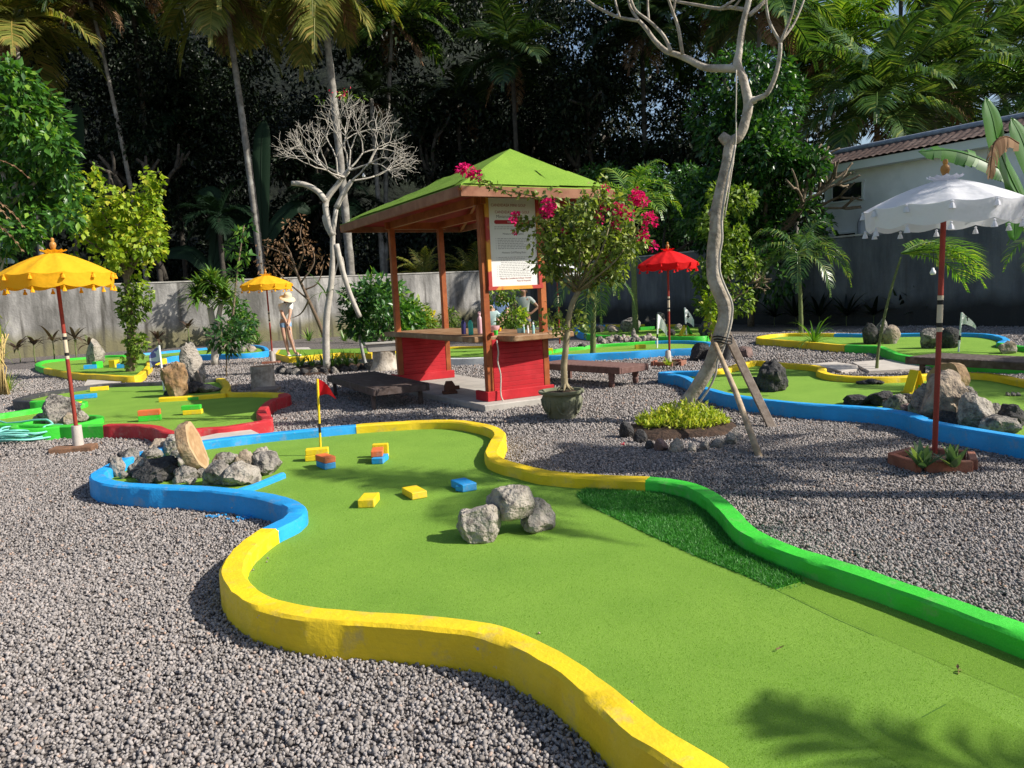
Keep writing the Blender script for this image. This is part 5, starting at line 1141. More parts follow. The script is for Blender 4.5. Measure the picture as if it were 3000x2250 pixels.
palm_at(985, 590, 43, 'shaded palm with wide fronds behind the leafless frangipani twigs', 3.4, nf=14, m='leaf_shade', tm='trunk_dark', dead=1)
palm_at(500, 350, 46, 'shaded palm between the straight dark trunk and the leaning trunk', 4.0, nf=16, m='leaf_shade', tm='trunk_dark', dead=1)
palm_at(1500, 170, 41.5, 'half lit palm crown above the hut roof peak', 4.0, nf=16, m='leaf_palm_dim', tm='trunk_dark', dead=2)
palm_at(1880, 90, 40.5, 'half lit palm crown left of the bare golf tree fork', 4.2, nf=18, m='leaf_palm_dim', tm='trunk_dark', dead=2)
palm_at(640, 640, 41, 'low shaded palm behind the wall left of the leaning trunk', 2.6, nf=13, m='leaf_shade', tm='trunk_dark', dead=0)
# big broad-leaved trees of the forest edge
def broadleaf(name, label, base, h, R, nl, L, Wd, m, tm='trunk_dark', group=None, nb=16, zlo=.35, tr=.2, cat='tree', lean=(0, 0), flat=.8, seed=None):
    base = np.array(base, float); t = thing(name, label, cat, base, group)
    rec = dict(limbs=[], tips=[]); grow(base, (lean[0], lean[1], 1), min(h*.42, R*1.15), tr, 3, rec, .7, 3, .14, .60)
    limbs_mesh('trunk', rec, tm, t)
    bl = []
    for i in range(nb):
        a = rng.uniform(0, 6.28); z = rng.uniform(zlo, 1); rr = R*math.sqrt(max(.08, 1-((z-zlo)/(1-zlo)*1.6-.6)**2*.8))*rng.uniform(.35, .85); q = R*rng.uniform(.28, .45)
        bl.append((base[0]+lean[0]*h*.5+rr*math.cos(a), base[1]+lean[1]*h*.5+rr*math.sin(a), base[2]+h*z, q, q, q*flat))
    for p, d in rec['tips']:
        if math.hypot(p[0]-base[0], p[1]-base[1]) < R*.9: bl.append((*p, R*.2, R*.2, R*.17))
    part_leaves('crown', *crown_leaves(bl, nl, L, Wd, .6, .4), m, t); return t
for i, (px, d, h, R, lab) in enumerate(((1760, 43, 17, 4.8, 'huge dark glossy leaved tree filling the middle of the forest edge'), (1560, 46, 19, 5.0, 'tall dark tree above the hut roof'),
    (1950, 42, 12, 3.8, 'dark glossy tree behind the red parasol'), (1250, 47, 18, 4.6, 'dark tree between the pale palm trunk and the roof ridge'), (800, 47, 17, 4.6, 'dark tree in deep shade behind the two palm trunks'),
    (520, 46, 16, 4.6, 'shadowed tree left of the leaning palm trunk'), (130, 44, 17, 4.8, 'dark tree at upper left behind the sunny shrub'), (1420, 44, 9, 3.0, 'low dark tree just behind the wall by the hut'))):
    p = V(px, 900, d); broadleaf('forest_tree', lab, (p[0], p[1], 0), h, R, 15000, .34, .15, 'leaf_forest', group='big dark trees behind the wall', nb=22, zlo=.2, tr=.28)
# sunlit dark green tree in front of the right wall
def tree_px(name, label, px, py, top, dep_z, R, nl, L, Wd, m, **k):
    p = G(px, py, dep_z); h = V(px, top, p[1])[2]; return broadleaf(name, label, p, h, R, nl, L, Wd, m, **k)
p = V(2230, 950, 26.0); broadleaf('round_tree', 'dense glossy green tree right of the bare golf tree', (p[0]-.35, 26.0, 0), 8.3, 2.45, 18000, .27, .12, 'leaf_round', 'bark_brown', nb=26, zlo=.22, tr=.12, flat=1.0)
p = V(2160, 950, 22.0); broadleaf('yellow_green_shrub', 'yellow green climbing shrub behind the golf tree trunk', (p[0], 23, 0), 4.1, .95, 3400, .19, .105, 'leaf_olive', 'bark_brown', nb=16, zlo=.15, tr=.06, flat=1.1)
p = V(2030, 950, 30.0); broadleaf('back_shrub', 'dark shrub hanging over the wall left of the golf tree', (p[0], 33.5, 0), 6.4, 2.2, 7000, .26, .11, 'leaf_dark', 'trunk_dark', nb=14, zlo=.3, tr=.1)
p = V(1830, 950, 30.0); broadleaf('back_shrub', 'dark shrub behind the flowering bougainvillea', (p[0], 37.0, 0), 6.6, 2.2, 7000, .28, .11, 'leaf_dark', 'trunk_dark', nb=14, zlo=.3, tr=.1)
# left foreground trees
d = 15.2; q = V(-60, 900, d); t = thing('leafy_tree', 'big glossy green tree at the left edge', 'tree', (q[0], d, 0))
mb = MB(); mb.tube(spath([A3(q[0], d, 0), V(-40, 900, d), V(0, 760, d), V(30, 600, d)], 4), np.linspace(.12, .06, 13), 8)
for e in ((-40, 380), (90, 300), (150, 480)): mb.tube(spath([V(30, 600, d), (V(30, 600, d)+V(*e, d))/2+A3(.05, 0, 0), V(*e, d)], 4), np.linspace(.05, .015, 9), 6)
mb.build('trunk', 'bark_pale', t, smooth='all')
bl = []
for x, y, r in ((10, 215, .45), (60, 250, .45), (-40, 260, .5), (110, 300, .45), (30, 330, .5), (140, 360, .42), (70, 400, .5), (160, 430, .42), (100, 480, .5), (20, 480, .5), (180, 500, .36), (150, 560, .42), (60, 570, .5), (-20, 600, .5), (120, 630, .4), (210, 570, .3), (60, 680, .42), (190, 640, .3), (-20, 720, .4)):
    w = V(x, y, d+rng.normal()*.3); bl.append((*w, r, r, r*.85))
part_leaves('crown', *crown_leaves([(p[0], p[1], p[2], p[3]*.88, p[4]*.88, p[5]*.85) for p in bl], 4600, .22, .10, .35, .6), 'leaf_mid', t)
b = G(385, 1100, 0)
t = thing('vine_tree', 'yellow green leafy tree with vine covered trunk on the left', 'tree', b)
hm = lambda y: V(385, y, b[1])[2]
rec = dict(limbs=[], tips=[]); mb = MB(); tp = [V(382, 1098, b[1]), V(385, 1000, b[1]), V(380, 900, b[1]), V(372, 820, b[1]), V(365, 720, b[1]+.1)]; mb.tube(spath(tp, 4), np.linspace(.11, .06, 17), 9)
for e in ((300, 620), (420, 600), (350, 560), (250, 700), (440, 700), (270, 640)): mb.tube(spath([tp[3], (tp[3]+V(e[0], e[1], b[1]))/2+A3(0, .1, .1), V(e[0], e[1], b[1]+rng.normal()*.3)], 4), np.linspace(.05, .015, 9), 6)
mb.build('trunk', 'bark_brown', t, smooth='all')
bl = []
for x, y, r in ((250, 610, .55), (310, 590, .55), (380, 600, .6), (430, 640, .5), (280, 680, .65), (350, 690, .75), (430, 710, .6), (320, 760, .5), (390, 780, .5), (240, 640, .5), (455, 660, .35), (400, 830, .3)):
    q = V(x, y, b[1]+rng.normal()*.25); bl.append((*q, r, r, r*.85))
for _ in range(34):
    x, y = rng.uniform(200, 485), rng.uniform(535, 800); q = V(x, y, b[1]+rng.normal()*.3)
    for k in range(4): bl.append((*(q+A3(rng.normal()*.03, 0, k*.13)), .11, .11, .12))
bl = [(p[0], p[1], p[2], p[3]*.8, p[4]*.8, p[5]*.75) if p[3] > .2 else p for p in bl]
part_leaves('crown', *crown_leaves(bl, 2900, .155, .115, .2, .5), 'leaf_yellow', t)
bl = [(*V(x, y, b[1]-.05), r, r, r*1.3) for x, y, r in ((380, 860, .22), (395, 900, .30), (375, 950, .18), (390, 1000, .17), (408, 1010, .2), (370, 905, .2), (380, 1050, .14), (425, 870, .2))]
part_leaves('vine', *crown_leaves(bl, 900, .14, .10, .5, .6), 'leaf_olive', t)
# bare branches arching in from the left edge
t = thing('dry_palm_leaf', 'pale dry fronds poking in from the left edge', 'palm frond', V(-60, 700, 9)); arr = [frond_arrays(V(-180, y, 9), -.05+rng.normal()*.1, e, 1.1, .9, 10, ll=.12) for y, e in ((500, .35), (600, .25), (560, -.0), (620, -.05))]
v, f = cat_arrays(arr); np_mesh('fronds', v, f, 'leaf_dry', t)
mb = MB(); q = V(-180, 560, 9); mb.tube([A3(q[0]-.1, 9, 0), A3(q[0]-.05, 9, q[2]*.6), q, V(-180, 500, 9)], .05, 7); mb.build('stem', 'stem_straw', t, smooth='all')
# ------------------------------------------------------------------ strap leaved plants
def rosette(name, label, base, n, L, Wd, m, el=(.2, 1.3), droop=.7, stem=0, group=None, cat='plant', sm='stem_green', lean=(0, 0), parent=None, taper=.5):
    base = np.array(base, float); t = thing(name, label, cat, base, group)
    top = base+A3(lean[0], lean[1], stem)
    if stem: mb = MB(); mb.tube(spath([base, base+(top-base)*.5+A3(rng.normal()*.02, 0, 0), top], 4), np.linspace(max(.012, stem*.035), max(.009, stem*.022), 9), 7); mb.build('stem', sm, t, smooth='all')
    az = np.arange(n)*2.399+rng.normal(size=n)*.2; e = rng.uniform(el[0], el[1], n); d = np.column_stack([np.cos(az)*np.cos(e), np.sin(az)*np.cos(e), np.sin(e)])
    b = np.repeat(top[None], n, 0)+d*.01+np.column_stack([np.zeros(n), np.zeros(n), rng.uniform(-.12, .05, n)*(stem > 0)*min(1, stem)])
    v, f = strap_arrays(b, d, L*rng.uniform(.75, 1.1, n), Wd*rng.uniform(.8, 1.1, n), droop*rng.uniform(.7, 1.3, n), 6, taper); np_mesh('leaf', v, f, m, t); return t
b = G(630, 1072, 0); t = thing('dracaena', 'bushy dracaena with pale trunk left of the far yellow parasol', 'plant', b)
tp = [b, V(628, 980, b[1]), V(615, 900, b[1])]; tp2 = [V(628, 980, b[1]), V(640, 930, b[1]), V(648, 890, b[1])]
mb = MB(); mb.tube(spath(tp, 5), np.linspace(.10, .075, 11), 9); mb.tube(spath(tp2, 4), np.linspace(.08, .06, 9), 8); mb.build('trunk', 'bark_pale', t, smooth='all')
arr = []
for x, y in ((615, 870), (650, 855), (590, 850), (625, 830), (660, 880), (580, 880)):
    n = 64; c = V(x, y, b[1]+rng.normal()*.15); az = rng.uniform(0, 6.28, n); e = rng.uniform(-.2, 1.3, n); d = np.column_stack([np.cos(az)*np.cos(e), np.sin(az)*np.cos(e), np.sin(e)]); arr.append(strap_arrays(np.repeat(c[None], n, 0), d, .58*rng.uniform(.8, 1.1, n), .105, .9, 5))
v, f = cat_arrays(arr); np_mesh('crown', v, f, 'leaf_strap', t)
for i, (x, y, h, L, lab) in enumerate(((60, 1062, .5, .7, 'bronze cordyline at the left end of the wall bed'), (105, 1064, .65, .6, 'bronze cordyline second from the left along the wall'), (160, 1058, .7, .75, 'broad dark cordyline left of the parasol pole'), (225, 1056, .75, .75, 'bronze cordyline just right of the near parasol pole'),
    (262, 1050, .5, .6, 'small cordyline behind the pointed standing stone'), (556, 1020, .85, .55, 'tall thin dark cordyline before the wall behind the blue ring'), (465, 1030, .5, .6, 'faded cordyline by the far blue kerb'), (585, 1012, .4, .4, 'low dark cordyline by the blue ring'))):
    rosette('cordyline', lab, G(x, y, 0), 14, L, .13, 'leaf_bronze', (-.1, 1.0), .7, h, 'cordylines along the grey wall', lean=(rng.normal()*.06, 0))
for x, y, L, lab in ((755, 1010, .55, 'agave like rosette left of the woman'), (905, 1000, .6, 'spiky rosette right behind the woman'), (955, 1000, .55, 'spiky rosette between the woman and the bare tree'), (1010, 1000, .6, 'pale spiky rosette right of the bare tree trunk'), (1045, 1002, .5, 'rosette left of the white trunk'), (1080, 1006, .45, 'rosette behind the stone planter')):
    rosette('rosette_plant', lab, G(x, y, .05), 26, L, .075, 'leaf_strap', (.05, 1.25), .5, 0, 'spiky rosettes in front of the wall', 'plant', taper=.7)
for x, y, m, lab in ((1268, 985, 'leaf_bronze', 'dark spiky rosette seen through the hut'), (1285, 978, 'leaf_dark', 'spiky green black rosette between the hut posts'), (1340, 990, 'leaf_dark', 'small dark plant behind the back hut post')): rosette('rosette_plant', lab, G(x, y, .05), 20, .55, .06, m, (.1, 1.2), .4, .12, 'spiky rosettes seen through the hut', taper=.7)
for i, x in enumerate((2330, 2400, 2480, 2560, 2640, 2700, 2760, 2840, 2905, 2960, 2270)):
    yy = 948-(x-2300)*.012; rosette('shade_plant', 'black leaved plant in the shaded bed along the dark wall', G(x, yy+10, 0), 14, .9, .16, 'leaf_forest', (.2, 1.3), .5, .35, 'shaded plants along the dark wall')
rosette('corner_grass', 'yellow green reedy clump with straw stems at the left edge', G(22, 1155, 0), 40, .55, .03, 'leaf_yellow', (.5, 1.4), .6, .0, taper=.8)
b = G(18, 1160, 0); mb = MB()
for i in range(16): mb.tube([b+A3(rng.normal()*.07, rng.normal()*.06, 0), b+A3(rng.normal()*.05-.03, rng.normal()*.05, .55), b+A3(rng.normal()*.12-.08, rng.normal()*.1, 1.2)], .011, 5)
ob = mb.build('cane', 'stem_straw', bpy.data.objects['corner_grass'], smooth='all')
v, f = strap_arrays(np.array([b+A3(rng.normal()*.12-.1, rng.normal()*.1, rng.uniform(.7, 1.5)) for _ in range(60)]), rand_dirs(60, .4), .4, .03, .8, 5, .8); np_mesh('foliage', v, f, 'leaf_yellow', bpy.data.objects['corner_grass'])
# parasol planter plants
for dx, dy, L, lab in ((-.10, -.03, .23, 'broad leaved succulent left of the white parasol pole'), (.11, -.06, .22, 'pale edged succulent right of the white parasol pole')):
    rosette('succulent', lab, G(2735, 1368, .06)+A3(dx, dy, 0), 16, L*.85, .075, 'leaf_succulent', (.6, 1.4), .2, 0, 'succulents in the right brick planter', taper=.45)
rosette('succulent', 'thin grey strap plant in the brick planter', G(2735, 1368, .06)+A3(.0, .05, 0), 26, .17, .010, 'leaf_succulent', (.6, 1.4), .8, 0, taper=.8)
rosette('small_grass', 'short yellowish grass tuft around the red parasol foot', G(1958, 1072, .06), 50, .20, .02, 'leaf_yellow', (.3, 1.3), .5, 0, cat='grass', taper=.8)
# saplings and shrubs
def bush(name, label, base, blobs, nl, L, Wd, m, stems=(), sm='bark_brown', r=.02, group=None, cat='shrub', hang=.35):
    t = thing(name, label, cat, base, group); mb = MB()
    for s in stems: q = spath(s, 4); mb.tube(q, np.linspace(r, r*.45, len(q)), 7)
    if stems: mb.build('stem', sm, t, smooth='all')
    part_leaves('foliage', *crown_leaves(blobs, nl, L, Wd, .3, hang), m, t); return t
def blobpx(dep, *L): return [(*V(x, y, dep+rng.normal()*.1), r, r, r*.9) for x, y, r in L]
b = G(663, 1105, 0); d = b[1]; bush('sapling', 'young broad leaved sapling before the blue ringed bed', b, blobpx(d, (665, 960, .25), (640, 990, .25), (690, 990, .28), (665, 1015, .2), (710, 960, .25)), 330, .20, .075, 'leaf_dark', [[b, V(664, 1050, d), V(668, 950, d)]], r=.02)
b = G(705, 1010, 0); d = b[1]; bush('shrub', 'glossy shrub right of the dracaena before the wall', b, blobpx(d, (690, 900, .45), (715, 940, .5), (700, 970, .5), (725, 985, .4)), 900, .26, .10, 'leaf_mid', [[b, V(705, 950, d)]], r=.04)
d = 31; b = A3(V(690, 900, d)[0], d-1.0, 0); d -= 1.0; bush('sapling', 'light green sapling against the leaning palm trunk', b, blobpx(d, (705, 690, .3), (730, 665, .28), (685, 730, .3), (715, 750, .25), (690, 800, .3)), 150, .34, .15, 'leaf_mid', [[b, V(695, 800, d), V(715, 660, d)]], r=.05)
b = G(1075, 1082, 0); d = b[1]; bush('small_tree', 'small dark tree with white painted trunk left of the hut', b, blobpx(d, (1040, 870, .3), (1075, 860, .25), (1060, 910, .3), (1040, 940, .32), (1065, 960, .25), (1110, 870, .3)), 1000, .19, .085, 'leaf_dark', [[b, V(1062, 1030, d), V(1052, 960, d), V(1060, 890, d)]], 'trunk_white', .045, cat='tree')
d = 18.5; b = A3(V(1140, 1000, d)[0], d, 0); bush('shrub', 'big glossy shrub behind the stone planter', b, blobpx(d, (1100, 850, .45), (1140, 880, .5), (1170, 920, .5), (1120, 920, .45), (1180, 960, .4), (1200, 930, .35)), 1500, .20, .09, 'leaf_mid', [[b, V(1140, 950, d), V(1130, 880, d)]], r=.05)
d = 24; b = A3(V(1240, 1000, d)[0], d, 0); bush('shrub', 'sunny low shrub seen between the left hut posts', b, blobpx(d, (1215, 920, .5), (1235, 950, .45), (1250, 960, .4)), 700, .2, .1, 'leaf_olive', [[b, V(1235, 930, d)]], r=.04)
d = 26; b = A3(V(1255, 1000, d)[0], d, 0); bush('flowering_plant', 'small plant with yellow flowers seen through the hut', b, blobpx(d, (1256, 925, .22), (1262, 945, .18)), 160, .16, .1, 'flower_yellow', [[b, V(1258, 930, d)]], r=.02)
d = 26; b = A3(V(1315, 1000, d)[0], d, 0); bush('shrub', 'small olive shrub left of the back hut post', b, blobpx(d, (1318, 930, .35), (1325, 960, .3)), 300, .16, .08, 'leaf_olive', [[b, V(1318, 930, d)]], r=.02)
d = 17; b = A3(V(1480, 1000, d)[0], d, 0); bush('shrub', 'olive shrub framed under the sign of the hut', b, blobpx(d, (1450, 865, .28), (1490, 860, .25), (1500, 930, .25), (1555, 970, .25), (1480, 950, .2), (1520, 985, .2)), 900, .12, .06, 'leaf_olive', [[b, V(1500, 930, d), V(1470, 860, d)], [b, V(1512, 930, d), V(1508, 880, d)]], r=.025)
b = A3(V(1518, 1000, 18)[0], 18, 0); bush('shrub', 'lemon yellow shrub framed under the sign', b, blobpx(18, (1520, 920, .14), (1522, 945, .12)), 130, .15, .08, 'leaf_yellow', [[b, V(1520, 930, 18)]], r=.02)
d = 33; b = A3(V(850, 900, d)[0]+.3, 31, 0); rec = dict(limbs=[], tips=[]); 
t = thing('withered_shrub', 'leafless brown shrub with withered leaves behind the woman', 'shrub', b := A3(V(965, 1000, 22.5)[0], 22.5, 0))
mb = MB(); d = 22.5; tips = []
main = [b, V(940, 960, d), V(905, 880, d), V(870, 800, d), V(850, 740, d)]
mb.tube(spath(main, 4), np.linspace(.07, .03, 17), 7)
for q in (((905, 880), (870, 850), (835, 820), (800, 780), (765, 770)), ((870, 800), (890, 730), (880, 690), (885, 655)), ((850, 740), (830, 700), (845, 660)), ((880, 830), (920, 770), (915, 720)), ((850, 750), (800, 730), (770, 720)), ((905, 880), (880, 920), (845, 935)), ((870, 800), (840, 770), (825, 745)), ((890, 850), (930, 830), (950, 760))):
    P_ = [V(x, y, d+rng.normal()*.2) for x, y in q]; mb.tube(spath(P_, 4), np.linspace(.03, .008, (len(P_)-1)*4+1), 6); tips += P_[1:]
mb.build('branches', 'twig', t, smooth='all')
part_leaves('withered_foliage', *crown_leaves([(*p, .22, .22, .25) for p in tips if p[2] > 2.2], 420, .13, .06, .2, .8), 'leaf_dry', t)
# stone planter on stump
b = G(1125, 1088, 0)
log(b+A3(0, .15, 0), .42, .24, 'hollow grey tree stump carrying the stone planter', 'bark_grey', name='tree_stump', flare=1.5)
c = b+A3(0, .15, .425); mb = MB(); mb.box(c+A3(0, 0, .08), (.66, .46, .16), .25, top=1.12); mb.box(c+A3(0, 0, .18), (.80, .58, .04), .25); meta(mb.build('stone_planter', 'concrete', bevel=.008), 'square mossy stone planter on the hollow stump', 'planter')
bush('bonsai', 'bonsai shrub growing in the stone planter', c+A3(0, 0, .2), [(*(c+A3(x, y, z)), r, r, r) for x, y, z, r in ((-.1, 0, .5, .22), (.1, .05, .6, .2), (0, 0, .75, .2), (-.2, .05, .35, .2), (.2, 0, .4, .18))], 600, .13, .055, 'leaf_dark', [[c+A3(0, 0, .18), c+A3(-.05, 0, .4), c+A3(.05, 0, .7)], [c+A3(.02, 0, .18), c+A3(.12, 0, .4), c+A3(.15, 0, .6)]], r=.03)
# bed round the foot of the frangipani
b = G(960, 1085, 0); mb = MB(); mb.lathe([(1.05, -.02), (.95, .06), (.5, .13), (0, .15)], b, 30, fn=lambda a, r, z: 1+.1*math.sin(3*a)+.05*math.sin(7*a)); meta(mb.build('soil_bed', 'soil', smooth='all'), 'round soil bed at the foot of the leafless frangipani', 'bed', kind='structure')
for i in range(16):
    a = math.pi+.05+i*.21; px = b+A3(1.02*math.cos(a), .98*math.sin(a), 0); rock(px, (.22, .17, .16), ('rock_dark', 'rock_mid')[i % 2], 'dark edging stone round the leafless frangipani bed', 'edging stones of the frangipani bed', sub=2)
for i in range(13):
    q = b+A3(rng.uniform(-.75, .85), rng.uniform(-.7, .4), .12); rosette('bed_plant', 'strappy green plant in the bed under the leafless frangipani', q, 18, .42, .035, 'leaf_strap', (.3, 1.3), .7, 0, 'strappy plants of the frangipani bed', taper=.75)
# ------------------------------------------------------------------ leafless frangipani
b = G(958, 1080, .1); d = b[1]
t = thing('leafless_frangipani', 'pale leafless frangipani tree with domed twigs left of the hut', 'tree', b)
mb = MB(); rec = dict(limbs=[], tips=[])
tr = [b, V(955, 1000, d), V(958, 920, d), V(968, 850, d), V(975, 760, d), V(975, 690, d), V(985, 610, d)]
mb.tube(spath(tr, 4), np.linspace(.082, .046, 25), 10)
for q, r0, r1 in ((((975, 690), (960, 640), (955, 590), (990, 540), (1020, 500)), .075, .05), (((985, 610), (1010, 560), (1030, 530)), .06, .05), (((955, 590), (930, 560), (890, 540), (855, 537)), .065, .05), (((968, 850), (1000, 750), (1010, 790)), .02, .012), (((985, 715), (1000, 780), (1025, 860), (1055, 930)), .06, .05), (((962, 655), (950, 635), (955, 660), (975, 700)), .05, .04)):
    P_ = [V(x, y, d+.02*i) for i, (x, y) in enumerate(q)]; mb.tube(spath(P_, 4), np.linspace(r0, r1, (len(P_)-1)*4+1), 8)
mb.build('trunk', 'bark_pale', t, smooth='all')
for s, (x, y) in ((V(1020, 500, d), (1110, 430)), (V(1030, 530, d), (1170, 490)), (V(1010, 520, d), (950, 450)), (V(1000, 530, d), (890, 490)), (V(1020, 505, d), (1030, 420))):
    tgt = V(x, y, d+rng.normal()*.3)
    for k in range(2): grow(s, (tgt-s)+rng.normal(size=3)*.25, .49, .022, 5, rec, .62, 2, .05, .76, .10)
rec['limbs'] = [(p, r) for p, r in rec['limbs']]
limbs_mesh('branches', rec, 'bark_pale', t, 5)
tp = sorted(rec['tips'], key=lambda q: -q[0][2])[:14]
part_leaves('blossom', *crown_leaves([(*p, .06, .06, .05) for p, _ in tp[:5]], 22, .06, .05, .2, 0), 'flower_red', t)
part_leaves('leaf', *crown_leaves([(*p, .09, .09, .06) for p, _ in tp[9:]], 40, .14, .05, .2, .2), 'leaf_olive', t)
# green strap plant climbing on it
rosette('strap_epiphyte', 'green strap leaves growing on the leafless frangipani trunk', V(955, 860, d-.08), 10, .75, .05, 'leaf_strap', (-.3, 1.1), .9, 0)
# ------------------------------------------------------------------ bare golf tree in front
b = G(1978, 1236, 0); d0 = b[1]
GT = thing('bare_tree', 'bare curving frangipani tree propped up by poles', 'tree', b)
def dd(x, y): return d0+.25*math.sin(x*.004+1)-.25*math.sin(1978*.004+1)
def Q(x, y, o=0): return V(x, y, dd(x, y)+o)
tr = [(1970, 1250), (1980, 1227), (2013, 1179), (2057, 1111), (2086, 1058), (2110, 986), (2124, 937), (2124, 899), (2110, 860), (2093, 817), (2090, 769), (2092, 720), (2098, 672), (2100, 624), (2112, 562), (2132, 477), (2141, 419), (2167, 398), (2184, 351), (2192, 306), (2184, 259), (2173, 218), (2160, 191), (2165, 153), (2173, 92), (2184, 41), (2194, 0), (2206, -80), (2235, -180)]
rad = [.085, .082, .078, .075, .075, .082, .080, .078, .076, .074, .075, .072, .070, .068, .066, .062, .056, .048, .049, .049, .043, .041, .046, .035, .034, .032, .030, .028, .025]
P_ = spath([Q(*q) for q in tr], 5); rr = np.interp(np.linspace(0, 1, len(P_)), np.linspace(0, 1, len(rad)), rad); rr = rr*(1+.09*np.array([mnoise.noise(Vector((i*.45, 3, 0))) for i in range(len(P_))]))
mb = MB(); mb.tube(P_, rr, 14)
mb.tube(spath([Q(2145, 425), Q(2125, 408), Q(2112, 396)], 3), [.05, .055, .058, .056, .054, .05, .044], 10)
mb.tube([Q(2185, 300), Q(2206, 294), Q(2216, 292)], [.05, .04, .034], 8); mb.tube([Q(2100, 630), Q(2086, 622), Q(2078, 618)], [.05, .05, .04], 8)
mb.build('trunk', 'bark_grey', GT, smooth='all')
mb = MB()
for q, r0, r1, o in (([(2165, 200), (2110, 200), (2064, 197), (2017, 174), (1983, 160), (1952, 150), (1918, 119), (1891, 82), (1872, 61)], .052, .024, .25), ([(1872, 61), (1816, 51), (1768, 31), (1720, 0), (1690, -40)], .022, .014, .3), ([(1872, 61), (1846, 20), (1836, -40)], .02, .015, .1), ([(1966, 152), (1945, 106), (1901, 61), (1863, 31), (1845, -10)], .024, .014, .0), ([(1901, 61), (1898, 10), (1900, -40)], .015, .012, .1),
    ([(2000, 160), (1986, 78), (1972, 37), (1952, -20)], .024, .015, -.2), ([(1972, 37), (1978, 0), (1976, -40)], .015, .012, -.1), ([(1816, 51), (1802, 0), (1800, -30)], .014, .011, .1), ([(2192, 300), (2220, 288), (2245, 276), (2272, 221), (2284, 163), (2286, 126)], .034, .024, -.2), ([(2286, 126), (2252, 58), (2240, -30)], .02, .014, .1), ([(2286, 126), (2320, 40), (2335, -30)], .02, .014, -.1), ([(2288, 122), (2327, 68), (2365, -25)], .016, .011, .2),
    ([(2195, 45), (2241, 3), (2270, -40)], .028, .02, .1), ([(2180, 28), (2140, 22), (2109, 25), (2040, 14), (1979, 3), (1930, -15)], .026, .014, .2), ([(2109, 25), (2150, 0), (2190, -40)], .016, .012, .1), ([(2252, 58), (2245, 0), (2252, -40)], .013, .01, 0), ([(2150, 22), (2170, -5), (2175, -30)], .016, .012, -.1)):
    n = len(q); pp = spath([Q(x, y, o*i/n) for i, (x, y) in enumerate(q)], 4); mb.tube(pp, np.linspace(r0*.82, r1*.82, len(pp)), 9)
mb.build('branches', 'bark_grey', GT, smooth='all')
# upper crown of the tree out of view carries leaves and twigs
rec = dict(limbs=[], tips=[])
for x, y in ((2235, -180), (1836, -40), (1690, -40), (2365, -25)): grow(Q(x, y), (rng.normal()*.3, rng.normal()*.3, .9), .5, .02, 2, rec, .6, 2, .1, .75)
limbs_mesh('twigs', rec, 'bark_grey', GT, 5)
# vine wound round it, hanging cord
vn = [(2150, 425), (2141, 470), (2128, 520), (2118, 580), (2110, 640), (2112, 700), (2104, 750), (2106, 800), (2125, 850), (2138, 880), (2142, 905), (2138, 940), (2128, 985), (2116, 1020), (2098, 1060), (2094, 1090), (2078, 1130), (2055, 1165), (2028, 1200)]
mb = MB(); mb.tube(spath([Q(x+4, y, -.075) for x, y in vn], 4), .012, 7); mb.build('climbing_stem', 'bark_pale', GT, smooth='all')
mb = MB(); mb.tube(spath([Q(2157, 205, -.05), Q(2157, 260, -.05), Q(2156, 330, -.05), Q(2156, 410, -.07), Q(2148, 470, -.07), Q(2135, 560, -.08), Q(2122, 640, -.085)], 3), .007, 6); meta(mb.build('hanging_cord', 'rope', smooth='all'), 'thin white cord hanging down the bare tree', 'cord')
bush('vine_plant', 'small leafy vine clinging to the bend of the bare tree', Q(2085, 1000, .1), [(*Q(x, y, .1), .06, .06, .09) for x, y in ((2080, 870), (2078, 910), (2082, 940), (2085, 965), (2075, 895))], 150, .075, .05, 'leaf_yellow', [[Q(2085, 1000, .1), Q(2080, 940, .1), Q(2082, 850, .1)]], r=.01, cat='vine')
t = thing('prop_beam', 'square grey timber beam propping the bare tree', 'prop', G(2268, 1262)); mb = MB(); a = G(2268, 1258); mb.beam(a+A3(0, 0, -.03), V(2128, 975, d0+.13), .085, .045, up=(0, 1, 0)); mb.build('beam', 'wood_grey', t, bevel=.005)
t = thing('prop_pole', 'round pale pole propping the bare tree', 'prop', G(2230, 1347)); a = G(2231, 1347); mb = MB(); mb.tube([a+A3(0, 0, -.03), (a+V(2093, 1000, d0-.12))/2+A3(.01, 0, 0), V(2090, 995, d0-.12)], [.031, .029, .024], 10); mb.build('pole', 'wood_pole', t, smooth='all')
mb = MB(); c = Q(2116, 995)
for z in (-.03, .0, .03): mb.tube([c+A3(.10*math.cos(a), .10*math.sin(a), z+.015*math.sin(2*a)) for a in np.linspace(0, 6.28, 17)], .008, 5)
meta(mb.build('tie_rope', 'black', smooth='all'), 'black binding tying the props to the bare tree', 'rope')
# planted bed at its foot
b = G(1990, 1262, 0); mb = MB(); mb.lathe([(.62, -.02), (.52, .05), (.25, .10), (0, .11)], b, 26, fn=lambda a, r, z: 1+.12*math.sin(2*a+.6)+.06*math.sin(5*a)); meta(mb.build('soil_bed', 'soil', smooth='all'), 'mounded soil bed at the foot of the bare tree', 'bed', kind='structure')
n = 2600; a = rng.uniform(0, 6.28, n); q = np.sqrt(rng.uniform(0, 1, n)); P = np.column_stack([b[0]+.04+q*.47*np.cos(a), b[1]+.02+q*.36*np.sin(a), .07+(.10*(1-q**2)+.03)*rng.uniform(.1, 1.25, n)*(1+.5*np.sin(a*5+q*6))])
t = thing('ground_cover', 'lime yellow leafy ground cover round the bare tree foot', 'plant', b); part_leaves('foliage', P, rand_dirs(n, .8), rand_dirs(n, .6), .065*rng.uniform(.6, 1.3, n), .021, 'leaf_lime', t)
